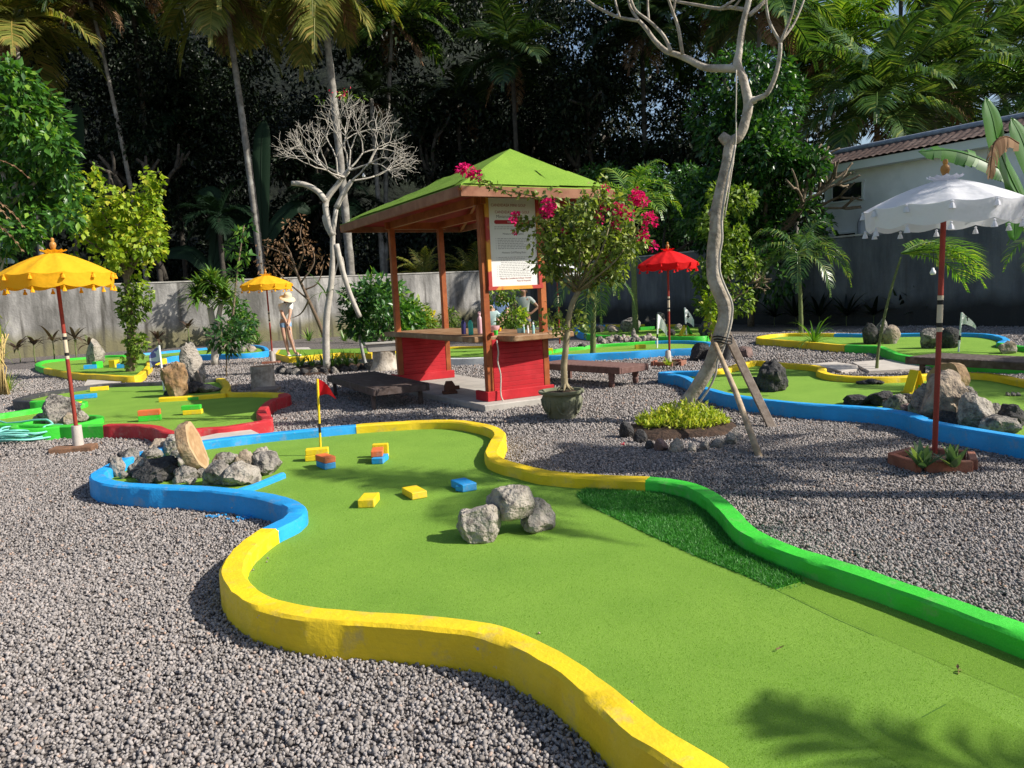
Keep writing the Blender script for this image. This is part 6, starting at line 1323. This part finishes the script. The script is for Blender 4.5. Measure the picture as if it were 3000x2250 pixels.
for x, y, w, h, m, lab in ((1878, 1300, 40, 36, 'rock_dark', 'black bed stone at the left by the fallen flower'), (1840, 1285, 46, 44, 'rock_dark', 'dark bed stone under the left end of the ground cover'), (1940, 1325, 40, 34, 'rock_red', 'reddish bed stone in front of the bare tree'), (1985, 1330, 40, 42, 'rock_grey', 'pale pointed bed stone in front of the bare tree'),
    (2027, 1328, 30, 28, 'rock_grey', 'small pale bed stone right of the pointed one'), (2068, 1325, 32, 30, 'rock_mid', 'grey bed stone fourth along the front'), (2105, 1316, 44, 26, 'rock_mid', 'flat grey bed stone at the right front'), (2145, 1305, 34, 32, 'rock_grey', 'smooth grey bed stone at the right end'), (2160, 1290, 40, 20, 'rock_mid', 'flat stone behind the smooth grey bed stone'), (1905, 1318, 34, 24, 'rock_dark', 'dark bed stone left of the reddish one')):
    px_rock(x, y, w, h, m, lab, 0, group='stones edging the bare tree bed', sub=3)
part = MB(); fp = G(1824, 1302, .02); v, f = leaf_arrays(np.repeat(fp[None], 7, 0), rand_dirs(7, .3), rand_dirs(7, .5), .035, .02); meta(np_mesh('fallen_flower', v, f, 'flower_red'), 'fallen red blossom on the gravel by the bed', 'flower')
for x, y, lab in ((2286, 1899, 'curled dry leaf on the turf below the rough patch'), (2806, 1961, 'pale dry leaf on the turf at the lower right')):
    fp = G(x, y, .096); v, f = leaf_arrays(np.repeat(fp[None], 3, 0), rand_dirs(3, .15), rand_dirs(3, 1), .022, .012); meta(np_mesh('fallen_leaf', v, f, 'leaf_dry'), lab, 'leaf')
# ------------------------------------------------------------------ bougainvillea in its pot
b = G(1648, 1228, 0)
t = thing('stone_pot', 'mossy carved stone pot holding the bougainvillea', 'pot', b)
mb = MB(); mb.lathe([(0, 0), (.14, 0), (.155, .02), (.175, .06), (.215, .14), (.235, .21), (.235, .26), (.22, .295), (.225, .305), (.265, .315), (.272, .33), (.268, .348), (.235, .35), (.215, .33), (.20, .30), (0, .30)], b, 40); mb.build('vessel', 'stone_moss', t, smooth=True)
mb = MB()
for k in range(6):                                       # carved petals in relief
    a0 = k*math.pi/3-1.57
    mb.tube(spath([b+A3(r*math.cos(a0+a), r*math.sin(a0+a), z) for a, r, z in ((-.36, .238, .25), (-.30, .226, .16), (-.12, .20, .095), (0, .19, .08), (.12, .20, .095), (.30, .226, .16), (.36, .238, .25))], 3), .012, 6)
    mb.tube([b+A3(r*math.cos(a0), r*math.sin(a0), z) for r, z in ((.232, .24), (.226, .17), (.20, .115))], [.016, .026, .008], 6)
mb.build('carving', 'stone_moss', t, smooth='all')
mb = MB(); mb.lathe([(.218, .318), (.1, .33), (0, .335)], b, 20); mb.build('soil', 'soil', t)
dB = b[1]
t = thing('bougainvillea', 'bougainvillea with magenta flowers growing in the stone pot', 'shrub', b+A3(0, 0, .33))
tr = [(1655, 1140), (1652, 1075), (1657, 1025), (1662, 975), (1666, 932), (1678, 887), (1697, 850)]
P_ = spath([V(x, y, dB) for x, y in tr], 4); mb = MB(); mb.tube(P_, np.linspace(.042, .030, len(P_)), 10)
for k in range(7):
    a = k*.9; mb.tube(spath([V(1655, 1120, dB), V(1655, 1134, dB)+A3(.05*math.cos(a), .05*math.sin(a), 0), V(1655, 1140, dB)+A3(.10*math.cos(a), .10*math.sin(a), -.01)], 3), [.03, .026, .022, .018, .014, .01, .008], 6)
mb.build('trunk', 'bark_olive', t, smooth='all')
mb = MB(); tips = []
for x, y in ((1600, 600), (1610, 690), (1640, 640), (1680, 590), (1720, 570), (1760, 560), (1800, 590), (1840, 610), (1860, 660), (1870, 700), (1820, 720), (1780, 760), (1740, 790), (1640, 760), (1600, 760), (1580, 720), (1820, 780), (1700, 680), (1750, 660), (1880, 640)):
    m_ = V((x*2+1690)/3, (y+850*1.2)/2.2, dB+rng.normal()*.18); e = V(x, y, dB+rng.normal()*.30); pp = spath([V(1690+rng.normal()*5, 855, dB), m_, e], 5); mb.tube(pp, np.linspace(.014, .004, len(pp)), 5); tips.append(pp)
shoot = spath([V(1640, 620, dB), V(1600, 588, dB-.05), V(1540, 570, dB-.1), V(1460, 553, dB-.1), V(1410, 530, dB-.1), V(1372, 502, dB-.1)], 8); mb.tube(shoot, np.linspace(.010, .004, len(shoot)), 5)
sh2 = spath([V(1620, 660, dB), V(1570, 645, dB-.1), V(1535, 648, dB-.15), V(1510, 636, dB-.15)], 6); mb.tube(sh2, .005, 5); sh3 = spath([V(1570, 650, dB-.1), V(1535, 668, dB-.12), V(1512, 672, dB-.12)], 6); mb.tube(sh3, .004, 5)
sh4 = spath([V(1780, 600, dB), V(1770, 570, dB), V(1775, 552, dB)], 6); mb.tube(sh4, .004, 5); sh5 = spath([V(1655, 990, dB), V(1630, 960, dB), V(1612, 925, dB)], 5); mb.tube(sh5, np.linspace(.014, .005, len(sh5)), 5); sh6 = spath([V(1660, 960, dB), V(1690, 945, dB), V(1700, 925, dB)], 5); mb.tube(sh6, np.linspace(.01, .004, len(sh6)), 5)
mb.build('branches', 'twig_olive', t, smooth='all')
bl = []
for pp in tips:
    for q in pp[6:]: bl.append((*(q+rng.normal(size=3)*.06), .11, .11, .10))
bl += [(*V(x, y, dB+rng.normal()*.15), r, r, r) for x, y, r in ((1660, 640, .2), (1720, 610, .2), (1780, 640, .2), (1700, 720, .2), (1760, 720, .2), (1640, 720, .17), (1820, 680, .17), (1720, 780, .14), (1790, 770, .12), (1625, 795, .11), (1665, 825, .10), (1750, 820, .11), (1800, 800, .10), (1590, 690, .12), (1600, 640, .10))]
P, D, Nn, L, Wd = crown_leaves(bl, 3100, .074, .052, .2, .5)
ex = []
for sp in (shoot, sh2, sh3, sh4): ex.append(np.repeat(sp, 4, 0)+rng.normal(size=(len(sp)*4, 3))*.018)
for sp, k in ((sh5, 16), (sh6, 10)): ex.append(np.repeat(sp[len(sp)//3:], k, 0)+rng.normal(size=((len(sp)-len(sp)//3)*k, 3))*.07)
E_ = np.concatenate(ex); P = np.concatenate([P, E_]); D = np.concatenate([D, rand_dirs(len(E_))]); Nn = np.concatenate([Nn, rand_dirs(len(E_), 1)]); L = np.concatenate([L, np.full(len(E_), .06)]); Wd = np.concatenate([Wd, np.full(len(E_), .042)])
part_leaves('foliage', P, D, Nn, L, Wd, 'leaf_bougainvillea', t)
fb = []
for x, y, r in ((1352, 495, .09), (1372, 502, .10), (1392, 508, .09), (1400, 520, .06), (1605, 602, .10), (1620, 596, .07), (1602, 622, .10), (1615, 620, .07), (1510, 636, .085), (1500, 645, .06), (1512, 674, .075), (1650, 682, .065), (1775, 552, .06), (1868, 572, .11), (1882, 588, .11), (1858, 580, .09), (1810, 612, .10), (1830, 622, .10), (1848, 630, .08), (1772, 607, .07), (1752, 632, .08), (1760, 645, .06), (1807, 657, .085), (1900, 638, .10), (1915, 650, .08), (1885, 672, .085), (1890, 690, .05), (1877, 702, .09), (1912, 720, .08), (1780, 765, .05)):
    fb.append((*V(x, y, dB-.12+rng.normal()*.06), r*.62, r*.62, r*.62))
part_leaves('flower_cluster', *crown_leaves(fb, 900, .045, .042, .2, .1, 1), 'flower_pink', t, fold=.3)
# ------------------------------------------------------------------ small palms on the right
def small_palm(label, base, top, dep, L, nf, m, r=.05, ll=.5, els=(-.3, 1.2), droop=1.4, lean=None, pairs=26, group=None, hang=1.0):
    a = np.array(base, float); q = V(top[0], top[1], dep); return palm('small_palm', label, a, q[2], L, nf, (q[0]-a[0], q[1]-a[1]), r, m, 'stem_green', group, els, pairs, 'palm', ll, 0, droop, hang=hang)
b = G(2347, 985, 0); small_palm('young palm with drooping fronds right of the round tree', b, (2340, 752), b[1], 1.75, 11, 'leaf_palm', .05, .6, (-.1, 1.3), 2.2)
b = G(2385, 1020, 0); rosette('spiky_palm', 'low spiky palm clump behind the yellow kerb end', b, 46, .85, .05, 'leaf_palm_bright', (.1, 1.2), .9, .12, taper=.8, cat='palm')
b = G(1738, 1053, 0); small_palm('thin young palm with dark hanging fronds behind the lounger', b, (1745, 790), b[1], 1.5, 8, 'leaf_palm', .055, .55, (-.8, .9), 1.6)
b = G(2568, 1090, 0); q = V(2640, 752, b[1]); t = palm('slender_palm', 'slender leaning palm stem with one sunlit yellow frond', b, q[2], 1.4, 5, (q[0]-b[0], 0), .02, 'leaf_palm_bright', 'stem_green', None, (-.1, .5), 30, 'palm', .85, 0, 1.0, azr=(-.35, .35), hang=.4)
p = V(1850, 560, 24); palm('areca_palm', 'bright areca palm showing above the right end of the hut roof', (p[0], 24, 0), p[2]-.3, 2.0, 12, (0, 0), .08, 'leaf_palm_bright', 'stem_green', None, (.0, 1.3), 24, 'palm', .6, 0, 1.5)
p = V(3090, 690, 13); palm('edge_palm', 'dark palm fronds at the right edge under the banana leaf', (p[0], 13, 0), p[2]-.1, 1.1, 9, (0, 0), .05, 'leaf_palm_bright', 'stem_green', None, (-.5, 1.0), 22, 'palm', .6, 0, 1.5)
for px, L_, lab in ((1380, 2.4, 'fan of pale palm fronds seen through the hut'), (1240, 2.2, 'sunlit palm fronds behind the grey wall left of the back post')):
    p = V(px, 760, 38.5 if px < 1300 else 39.5); palm('wall_palm', lab, (p[0], p[1], 0), 2.4, L_, 10, (0, 0), .1, 'leaf_palm_gold', 'stem_straw', 'low palms just behind the grey wall', (.5, 1.4), 24, 'palm', .5, 0, 1.0)
# bananas
def banana_leaf(mb, pts, w, tear=0, nrm=(.15, -.85, .5)):
    """broad blade each side of a midrib; old leaves are split into hanging ribbons"""
    pts = spath(pts, 8); n = len(pts); T = unit(np.gradient(pts, axis=0)); nv = unit(np.array(nrm, float)); sd = unit(np.cross(T, nv))
    W_ = lambda f: w*(math.sin(math.pi*min(1, f*.94+.06))**.45)
    if not tear:
        ks = (-1, -.75, -.5, -.25, 0, .25, .5, .75, 1); m = len(ks)
        rows = [[pts[i]+sd[i]*W_(i/(n-1))*k+nv*w*(.32*abs(k)-.30*k*k)+A3(0, 0, -.18*w*k*k) for k in ks] for i in range(n)]
        mb.add([p for r in rows for p in r], [(i*m+k, i*m+k+1, (i+1)*m+k+1, (i+1)*m+k) for i in range(n-1) for k in range(m-1)])
    else:
        i = 0
        while i < n-1:
            st = int(rng.integers(1, 4)); e = min(n-1, i+st)
            for sg in (-1, 1):
                dr = rng.uniform(.15, .8) if tear < 2 else rng.uniform(.8, 1.6); A_ = [pts[i], pts[e]]; rows = []
                for q in (0, .35, .7, 1.0):
                    rows.append([A_[k]+(sd[(i, e)[k]]*sg*(1-.3*dr*q)+T[(i, e)[k]]*.25*q+A3(0, 0, -dr*q))*W_((i, e)[k]/(n-1))*q*(1 if k == 0 else .97) for k in (0, 1)])
                mb.add([p for r in rows for p in r], [(2*j, 2*j+1, 2*j+3, 2*j+2) for j in range(3)])
            i = e
    mb.tube(pts, np.linspace(w*.09, w*.03, n), 6)
def banana(name, label, base, leaves, m='leaf_banana', sm='stem_green', group=None):
    t = thing(name, label, 'banana plant', base, group); base = np.array(base, float); mb = MB(); tops = np.mean([l[0][0] for l in leaves], 0); mb.tube(spath([base, (base+tops)/2, tops], 4), np.linspace(.13, .06, 9), 9); mb.build('stem', sm, t, smooth='all')
    for pts, w, mm in leaves: mb = MB(); banana_leaf(mb, pts, w, tear={'leaf_dry': 2, 'leaf_torn': 1}.get(mm, 0)); mb.build('leaf', ('leaf_banana' if mm == 'leaf_torn' else mm) or m, t, smooth='all')
    return t
d = 11.0; s0 = V(3060, 640, d)
banana('banana_plant', 'banana plant with big torn leaves at the right edge', (s0[0], d, 0), [([V(3000, 600, d), V(2960, 520, d), V(2925, 430, d-.2), V(2905, 340, d-.3), V(2885, 285, d-.3)], .21, 'leaf_banana'),
    ([V(3020, 600, d+.2), V(2950, 510, d+.3), V(2870, 465, d+.35), V(2780, 440, d+.4), V(2690, 445, d+.4)], .17, 'leaf_torn'), ([V(2985, 420, d-.4), V(2945, 400, d-.5), V(2915, 420, d-.55), V(2905, 470, d-.6), V(2900, 520, d-.6)], .12, 'leaf_dry'),
    ([V(3040, 560, d-.1), V(3015, 470, d-.2), V(2985, 390, d-.2), V(2960, 345, d-.2)], .2, 'leaf_banana'), ([V(3040, 640, d), V(2995, 600, d-.3), V(2975, 650, d-.4), V(2970, 700, d-.4)], .16, 'leaf_banana'), ([V(3060, 560, d), V(3060, 420, d+.3), V(3040, 320, d+.4)], .25, 'leaf_banana')])
for x, y, lab, lv in ((215, 430, 'banana plant with tall upright leaves in the shade at left', (((215, 640), (215, 500), (222, 380), (225, 300)), ((215, 640), (160, 560), (190, 520), (330, 515)), ((215, 640), (260, 560), (310, 540), (240, 620)))), (560, 640, 'shadowed banana plant behind the sunny vine tree', (((620, 800), (560, 740), (520, 735), (470, 745)), ((620, 800), (640, 620), (620, 560), (580, 560)), ((620, 800), (700, 650), (720, 620), (700, 600)))),
    (770, 500, 'shadowed banana plant behind the leafless frangipani', (((770, 720), (765, 520), (768, 400), (775, 350)), ((770, 720), (820, 640), (870, 600), (910, 620)), ((770, 720), (700, 640), (650, 640), (600, 700))))):
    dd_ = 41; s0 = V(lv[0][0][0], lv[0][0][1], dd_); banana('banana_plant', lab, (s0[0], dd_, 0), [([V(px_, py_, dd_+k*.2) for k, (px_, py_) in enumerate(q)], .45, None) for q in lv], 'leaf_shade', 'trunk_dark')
# palms beyond the right edge whose fronds shade the greens
for x, y, h, fl, nf_, lab in ((6.9, 4.1, 5.35, 1.7, 9, 'coconut palm standing beyond the right edge, shading the front green'), (5.5, .9, 2.85, 1.15, 11, 'young palm beyond the right edge, shading the lower right corner'), (8.2, 4.9, 4.75, 1.5, 9, 'palm beyond the right edge, shading the white parasol'), (12.8, 7.2, 5.2, 1.9, 11, 'coconut palm beyond the right edge, shading the right green')):
    palm('shade_palm', lab, (x, y, 0), h, fl, nf_, (0, 0), .1, 'leaf_palm', 'trunk_palm', None, (-.4, 1.1), 44, 'palm', .55, 0, 1.1)
# light bulbs on cords
def bulb(p, top, label):
    t = thing('light_bulb', label, 'light bulb', p); p = np.array(p, float); mb = MB(); mb.lathe([(0, -.055), (.025, -.05), (.034, -.03), (.03, -.01), (.015, .012), (.013, .03), (0, .03)], p, 12); mb.build('globe', 'bulb_glass', t, smooth='all'); mb = MB(); mb.tube([p+A3(0, 0, .025), p+A3(.01, 0, (top-p[2])*.5), p+A3(0, 0, top-p[2])], .004, 5); mb.build('cord', 'black', t)
q = V(1065, 512, d := G(958, 1080, .1)[1]-.1); bulb(q, q[2]+.12, 'white light bulb hanging in the leafless frangipani')
q = V(2733, 792, 9.0); bulb(q, q[2]+.22, 'small light bulb hanging right of the slender palm')
M['lip'] = mat('lip', (.38, .14, .12), rough=.5)
# ------------------------------------------------------------------ people
def skin_mesh(name, nodes, edges, mats, parent, sub=2, root=0):
    me = bpy.data.meshes.new(name); og = WL[parent.name]; keys = list(nodes); ix = {k: i for i, k in enumerate(keys)}
    me.from_pydata([tuple(np.array(nodes[k][0])-og) for k in keys], [(ix[a], ix[b]) for a, b in edges], [])
    bm = bmesh.new(); bm.from_mesh(me); ly = bm.verts.layers.skin.verify(); bm.verts.ensure_lookup_table()
    for k in keys:
        r = nodes[k][1]; bm.verts[ix[k]][ly].radius = (r, r) if np.isscalar(r) else r; bm.verts[ix[k]][ly].use_root = (ix[k] == root)
    bm.to_mesh(me); bm.free()
    ob = bpy.data.objects.new(name, me); COL.objects.link(ob)
    ob.modifiers.new('s', 'SKIN').use_smooth_shade = True; mo = ob.modifiers.new('u', 'SUBSURF'); mo.levels = sub; mo.render_levels = sub
    me2 = bpy.data.meshes.new_from_object(ob.evaluated_get(bpy.context.evaluated_depsgraph_get())); bpy.data.objects.remove(ob); me2.name = name
    return link_mesh(name, me2, mats, parent, og)
def person(label, base, J, skinm, shirt, shorts, hair='hair_brown', hat=None, sleeve=.6, legcover=.45, yaw=0, hairlong=.12):
    """J: joint name -> offset from base (x right, y away, z up)"""
    t = thing('person', label, 'person', base); b = np.array(base, float); c_, s_ = math.cos(yaw), math.sin(yaw)
    def W3(o): return b+A3(o[0]*c_-o[1]*s_, o[0]*s_+o[1]*c_, o[2])
    j = {k: W3(v) for k, v in J.items()}; R = dict(pelvis=.115, waist=.10, chest=.125, neck=.048, head=.088, crown=.082, shL=.055, shR=.055, elL=.040, elR=.040, wrL=.028, wrR=.028, haL=.034, haR=.034, hipL=.088, hipR=.088, knL=.056, knR=.056, caL=.056, caR=.056, anL=.036, anR=.036, toL=.034, toR=.034)
    nd = {'pelvis': (j['pelvis'], R['pelvis'])}
    for k in j:
        if k != 'pelvis': nd[k] = (j[k], R.get(k, .05))
    for s in 'LR':
        nd['ca'+s] = (j['kn'+s]*.66+j['an'+s]*.34+A3(0, .015, 0), R['caL'])
    ed = [('pelvis', 'waist'), ('waist', 'chest'), ('chest', 'neck'), ('neck', 'head'), ('head', 'crown')]
    for s in 'LR':
        ed += [('chest', 'sh'+s), ('sh'+s, 'el'+s), ('el'+s, 'wr'+s), ('wr'+s, 'ha'+s), ('pelvis', 'hip'+s), ('hip'+s, 'kn'+s), ('kn'+s, 'ca'+s), ('ca'+s, 'an'+s), ('an'+s, 'to'+s)]
        d = unit(j['ha'+s]-j['wr'+s]); sd = unit(np.cross(d, (0.2, 1, .1)))
        for q, (o, l, bend) in enumerate(((-.026, .055, .02), (-.010, .065, .025), (.008, .06, .025), (.024, .048, .02))):   # fingers
            a = j['ha'+s]+sd*o+d*.02; f1 = a+d*l*.55; f2 = f1+unit(d+A3(.0, -.5, -.2))*l*.5
            nd[f'f{q}{s}'] = (a, .011); nd[f'g{q}{s}'] = (f1, .009); nd[f'h{q}{s}'] = (f2, .0075); ed += [('ha'+s, f'f{q}{s}'), (f'f{q}{s}', f'g{q}{s}'), (f'g{q}{s}', f'h{q}{s}')]
        a = j['wr'+s]*.4+j['ha'+s]*.6-sd*.034; nd['th'+s] = (a, .011); nd['ti'+s] = (a+unit(d-sd*.6)*.045, .008); ed += [('ha'+s, 'th'+s), ('th'+s, 'ti'+s)]
    o = skin_mesh('body', nd, ed, skinm, t)
    # face: nose, eyes, mouth
    f = unit(W3(J['face'])-b) if 'face' in J else None
    # shirt
    lerp = lambda a, b_, k: a+(b_-a)*k
    sn = {'waist': (lerp(j['pelvis'], j['waist'], .35), .135), 'mid': (j['waist'], .128), 'chest': (j['chest'], .148), 'collar': (lerp(j['chest'], j['neck'], .75), .07)}; se = [('waist', 'mid'), ('mid', 'chest'), ('chest', 'collar')]
    for s in 'LR':
        sn['sh'+s] = (j['sh'+s], .073); sn['sl'+s] = (lerp(j['sh'+s], j['el'+s], sleeve), .062); se += [('chest', 'sh'+s), ('sh'+s, 'sl'+s)]
    skin_mesh('shirt', sn, se, shirt, t)
    pn = {'top': (lerp(j['pelvis'], j['waist'], .30), .122), 'pel': (j['pelvis'], .130)}; pe = [('top', 'pel')]
    for s in 'LR': pn['hip'+s] = (j['hip'+s], .104); pn['th'+s] = (lerp(j['hip'+s], j['kn'+s], legcover), .090); pe += [('pel', 'hip'+s), ('hip'+s, 'th'+s)]
    skin_mesh('shorts', pn, pe, shorts, t)
    hd = j['head']; up = unit(j['crown']-j['head']); fw = unit(np.array(W3(J['look']))-b) if 'look' in J else A3(0, -1, 0)
    back = -fw
    hn = {'a': (hd+up*.05+back*.03, .088), 'b': (hd+back*.055-up*.02, .07), 'c': (hd+back*.05-up*(.05+hairlong), .045)}; skin_mesh('hair', hn, [('a', 'b'), ('b', 'c')], hair, t)
    mb = MB(); mb.lathe([(0, -.014), (.012, -.01), (.014, 0), (.008, .018), (0, .024)], hd+fw*.088-up*.005, 8); mb.build('nose', skinm, t, smooth='all')
    sdv = unit(np.cross(fw, up))
    for s in (-1, 1): mb = MB(); mb.lathe([(0, -.009), (.011, 0), (0, .009)], hd+fw*.080+sdv*.03*s+up*.018, 8); mb.build('eye', 'black', t, smooth='all')
    mb = MB(); mb.box(hd+fw*.083-up*.042, (.04, .012, .01)); mb.build('mouth', 'lip', t)
    for s in 'LR': mb = MB(); q = (j['an'+s]+j['to'+s])/2; d = j['to'+s]-j['an'+s]; mb.box(A3(q[0], q[1], b[2]+.014), (.09, np.linalg.norm(d[:2])+.12, .028), math.atan2(d[1], d[0])-math.pi/2); mb.build('sandal', 'cloth_white', t, bevel=.008)
    if hat:
        rx = np.stack([unit(np.cross(up, A3(0, 1, 0.1))), unit(np.cross(up, np.cross(up, A3(0, 1, .1)))), up], 1); mb = MB(); mb.lathe([(.205, -.03), (.19, -.005), (.12, .012), (.102, .02), (.10, .09), (.08, .125), (.04, .14), (0, .142)], (0, 0, 0), 26); mb.v = [tuple(rx@np.array(p)+hd+up*.045) for p in mb.v]; mb.build('straw_hat', hat, t, smooth='all')
    return t, j
def stand(**k):
    J = dict(pelvis=(0, 0, .90), waist=(0, 0, 1.05), chest=(0, .0, 1.27), neck=(0, 0, 1.42), head=(0, -.02, 1.52), crown=(0, -.02, 1.58), shL=(-.17, 0, 1.34), shR=(.17, 0, 1.34), elL=(-.24, .02, 1.08), elR=(.24, .02, 1.08), wrL=(-.22, -.10, .88), wrR=(.22, -.10, .88), haL=(-.21, -.14, .82), haR=(.21, -.14, .82),
             hipL=(-.09, 0, .84), hipR=(.09, 0, .84), knL=(-.10, -.02, .48), knR=(.10, -.02, .48), anL=(-.10, .02, .08), anR=(.10, .02, .08), toL=(-.12, -.12, .035), toR=(.12, -.12, .035), look=(0, -1, -.1)); J.update(k); return J
b = G(856, 1042, .176)
t, j = person('woman in a straw hat, white top and denim shorts bending over a putter', b, stand(pelvis=(-.13, .07, .89), waist=(-.11, .02, 1.03), chest=(-.05, -.08, 1.24), neck=(.0, -.14, 1.37), head=(.04, -.18, 1.45), crown=(.06, -.20, 1.51), shL=(-.19, -.05, 1.29), shR=(.11, -.12, 1.31), elL=(-.10, -.20, 1.06), elR=(.10, -.24, 1.08), wrL=(.0, -.30, .90), wrR=(.06, -.30, .90), haL=(.03, -.33, .84), haR=(.05, -.33, .81),
    hipL=(-.20, .05, .84), hipR=(-.05, .04, .84), knL=(-.15, -.02, .48), knR=(-.0, -.03, .48), anL=(-.10, .02, .08), anR=(.08, .0, .08), toL=(-.04, -.12, .035), toR=(.20, -.10, .035), look=(.5, -.7, -.55)), 'skin', 'cloth_white', 'denim', hat='straw', hairlong=.2)
def putter(top, foot, label):
    t = thing('putter', label, 'golf club', foot); mb = MB(); mb.tube([top, (np.array(top)+foot)/2, foot], .007, 6); mb.build('shaft', 'pipe_grey', t, smooth='all'); mb = MB(); d = unit(np.array(top)-foot); mb.tube([np.array(top)+d*.02, np.array(top)-d*.2], .014, 8); mb.build('grip', 'black', t, smooth='all'); mb = MB(); mb.box(np.array(foot)+A3(.03, 0, .012), (.11, .03, .024)); mb.build('head', 'pipe_grey', t, bevel=.004)
putter(j['haR']+A3(0, 0, .06), b+A3(.22, -.30, .004), 'putter held by the woman in the straw hat')
b = G(1548, 1040, 0); b = A3(b[0]*.94, 19.8, 0); person('man in a grey green t-shirt and dark shorts with hands on hips behind the hut', V(1540, 1000, 19.8)*[1, 1, 0], stand(elR=(.36, .05, 1.12), wrR=(.20, -.06, .97), haR=(.15, -.08, .95), elL=(-.33, .05, 1.12), wrL=(-.19, -.08, .98), haL=(-.15, -.10, .96), look=(-.7, -.6, -.2)), 'skin_dark', 'cloth_grey', 'shorts_dark', hairlong=.0, yaw=-.3)
bb = V(1470, 1000, 19.0)*[1, 1, 0]; t, j = person('person in blue top and grey shorts holding a putter behind the hut', bb, stand(head=(0, -.06, 1.42), crown=(0, -.07, 1.48), neck=(0, -.03, 1.34), chest=(0, .0, 1.2), waist=(0, 0, 1.0), shL=(-.16, 0, 1.27), shR=(.16, 0, 1.27), elL=(-.17, -.12, 1.03), elR=(.17, -.12, 1.03), wrL=(-.05, -.24, .86), wrR=(.05, -.24, .86), haL=(-.01, -.27, .8), haR=(.02, -.27, .79)), 'skin', 'cloth_blue', 'shorts_dark', hairlong=.05)
putter(j['haR']+A3(0, 0, .05), bb+A3(.12, -.36, .004), 'dark putter held by the person in blue')
person('child in a mint top partly hidden by the front hut post', V(1441, 1000, 17.6)*[1, 1, 0], {k: tuple(np.array(v)*(.80 if k != 'look' else 1)) for k, v in stand(elR=(.34, -.05, 1.12), wrR=(.40, -.1, .98), haR=(.42, -.12, .93)).items()}, 'skin', 'cloth_mint', 'denim', hairlong=.15)
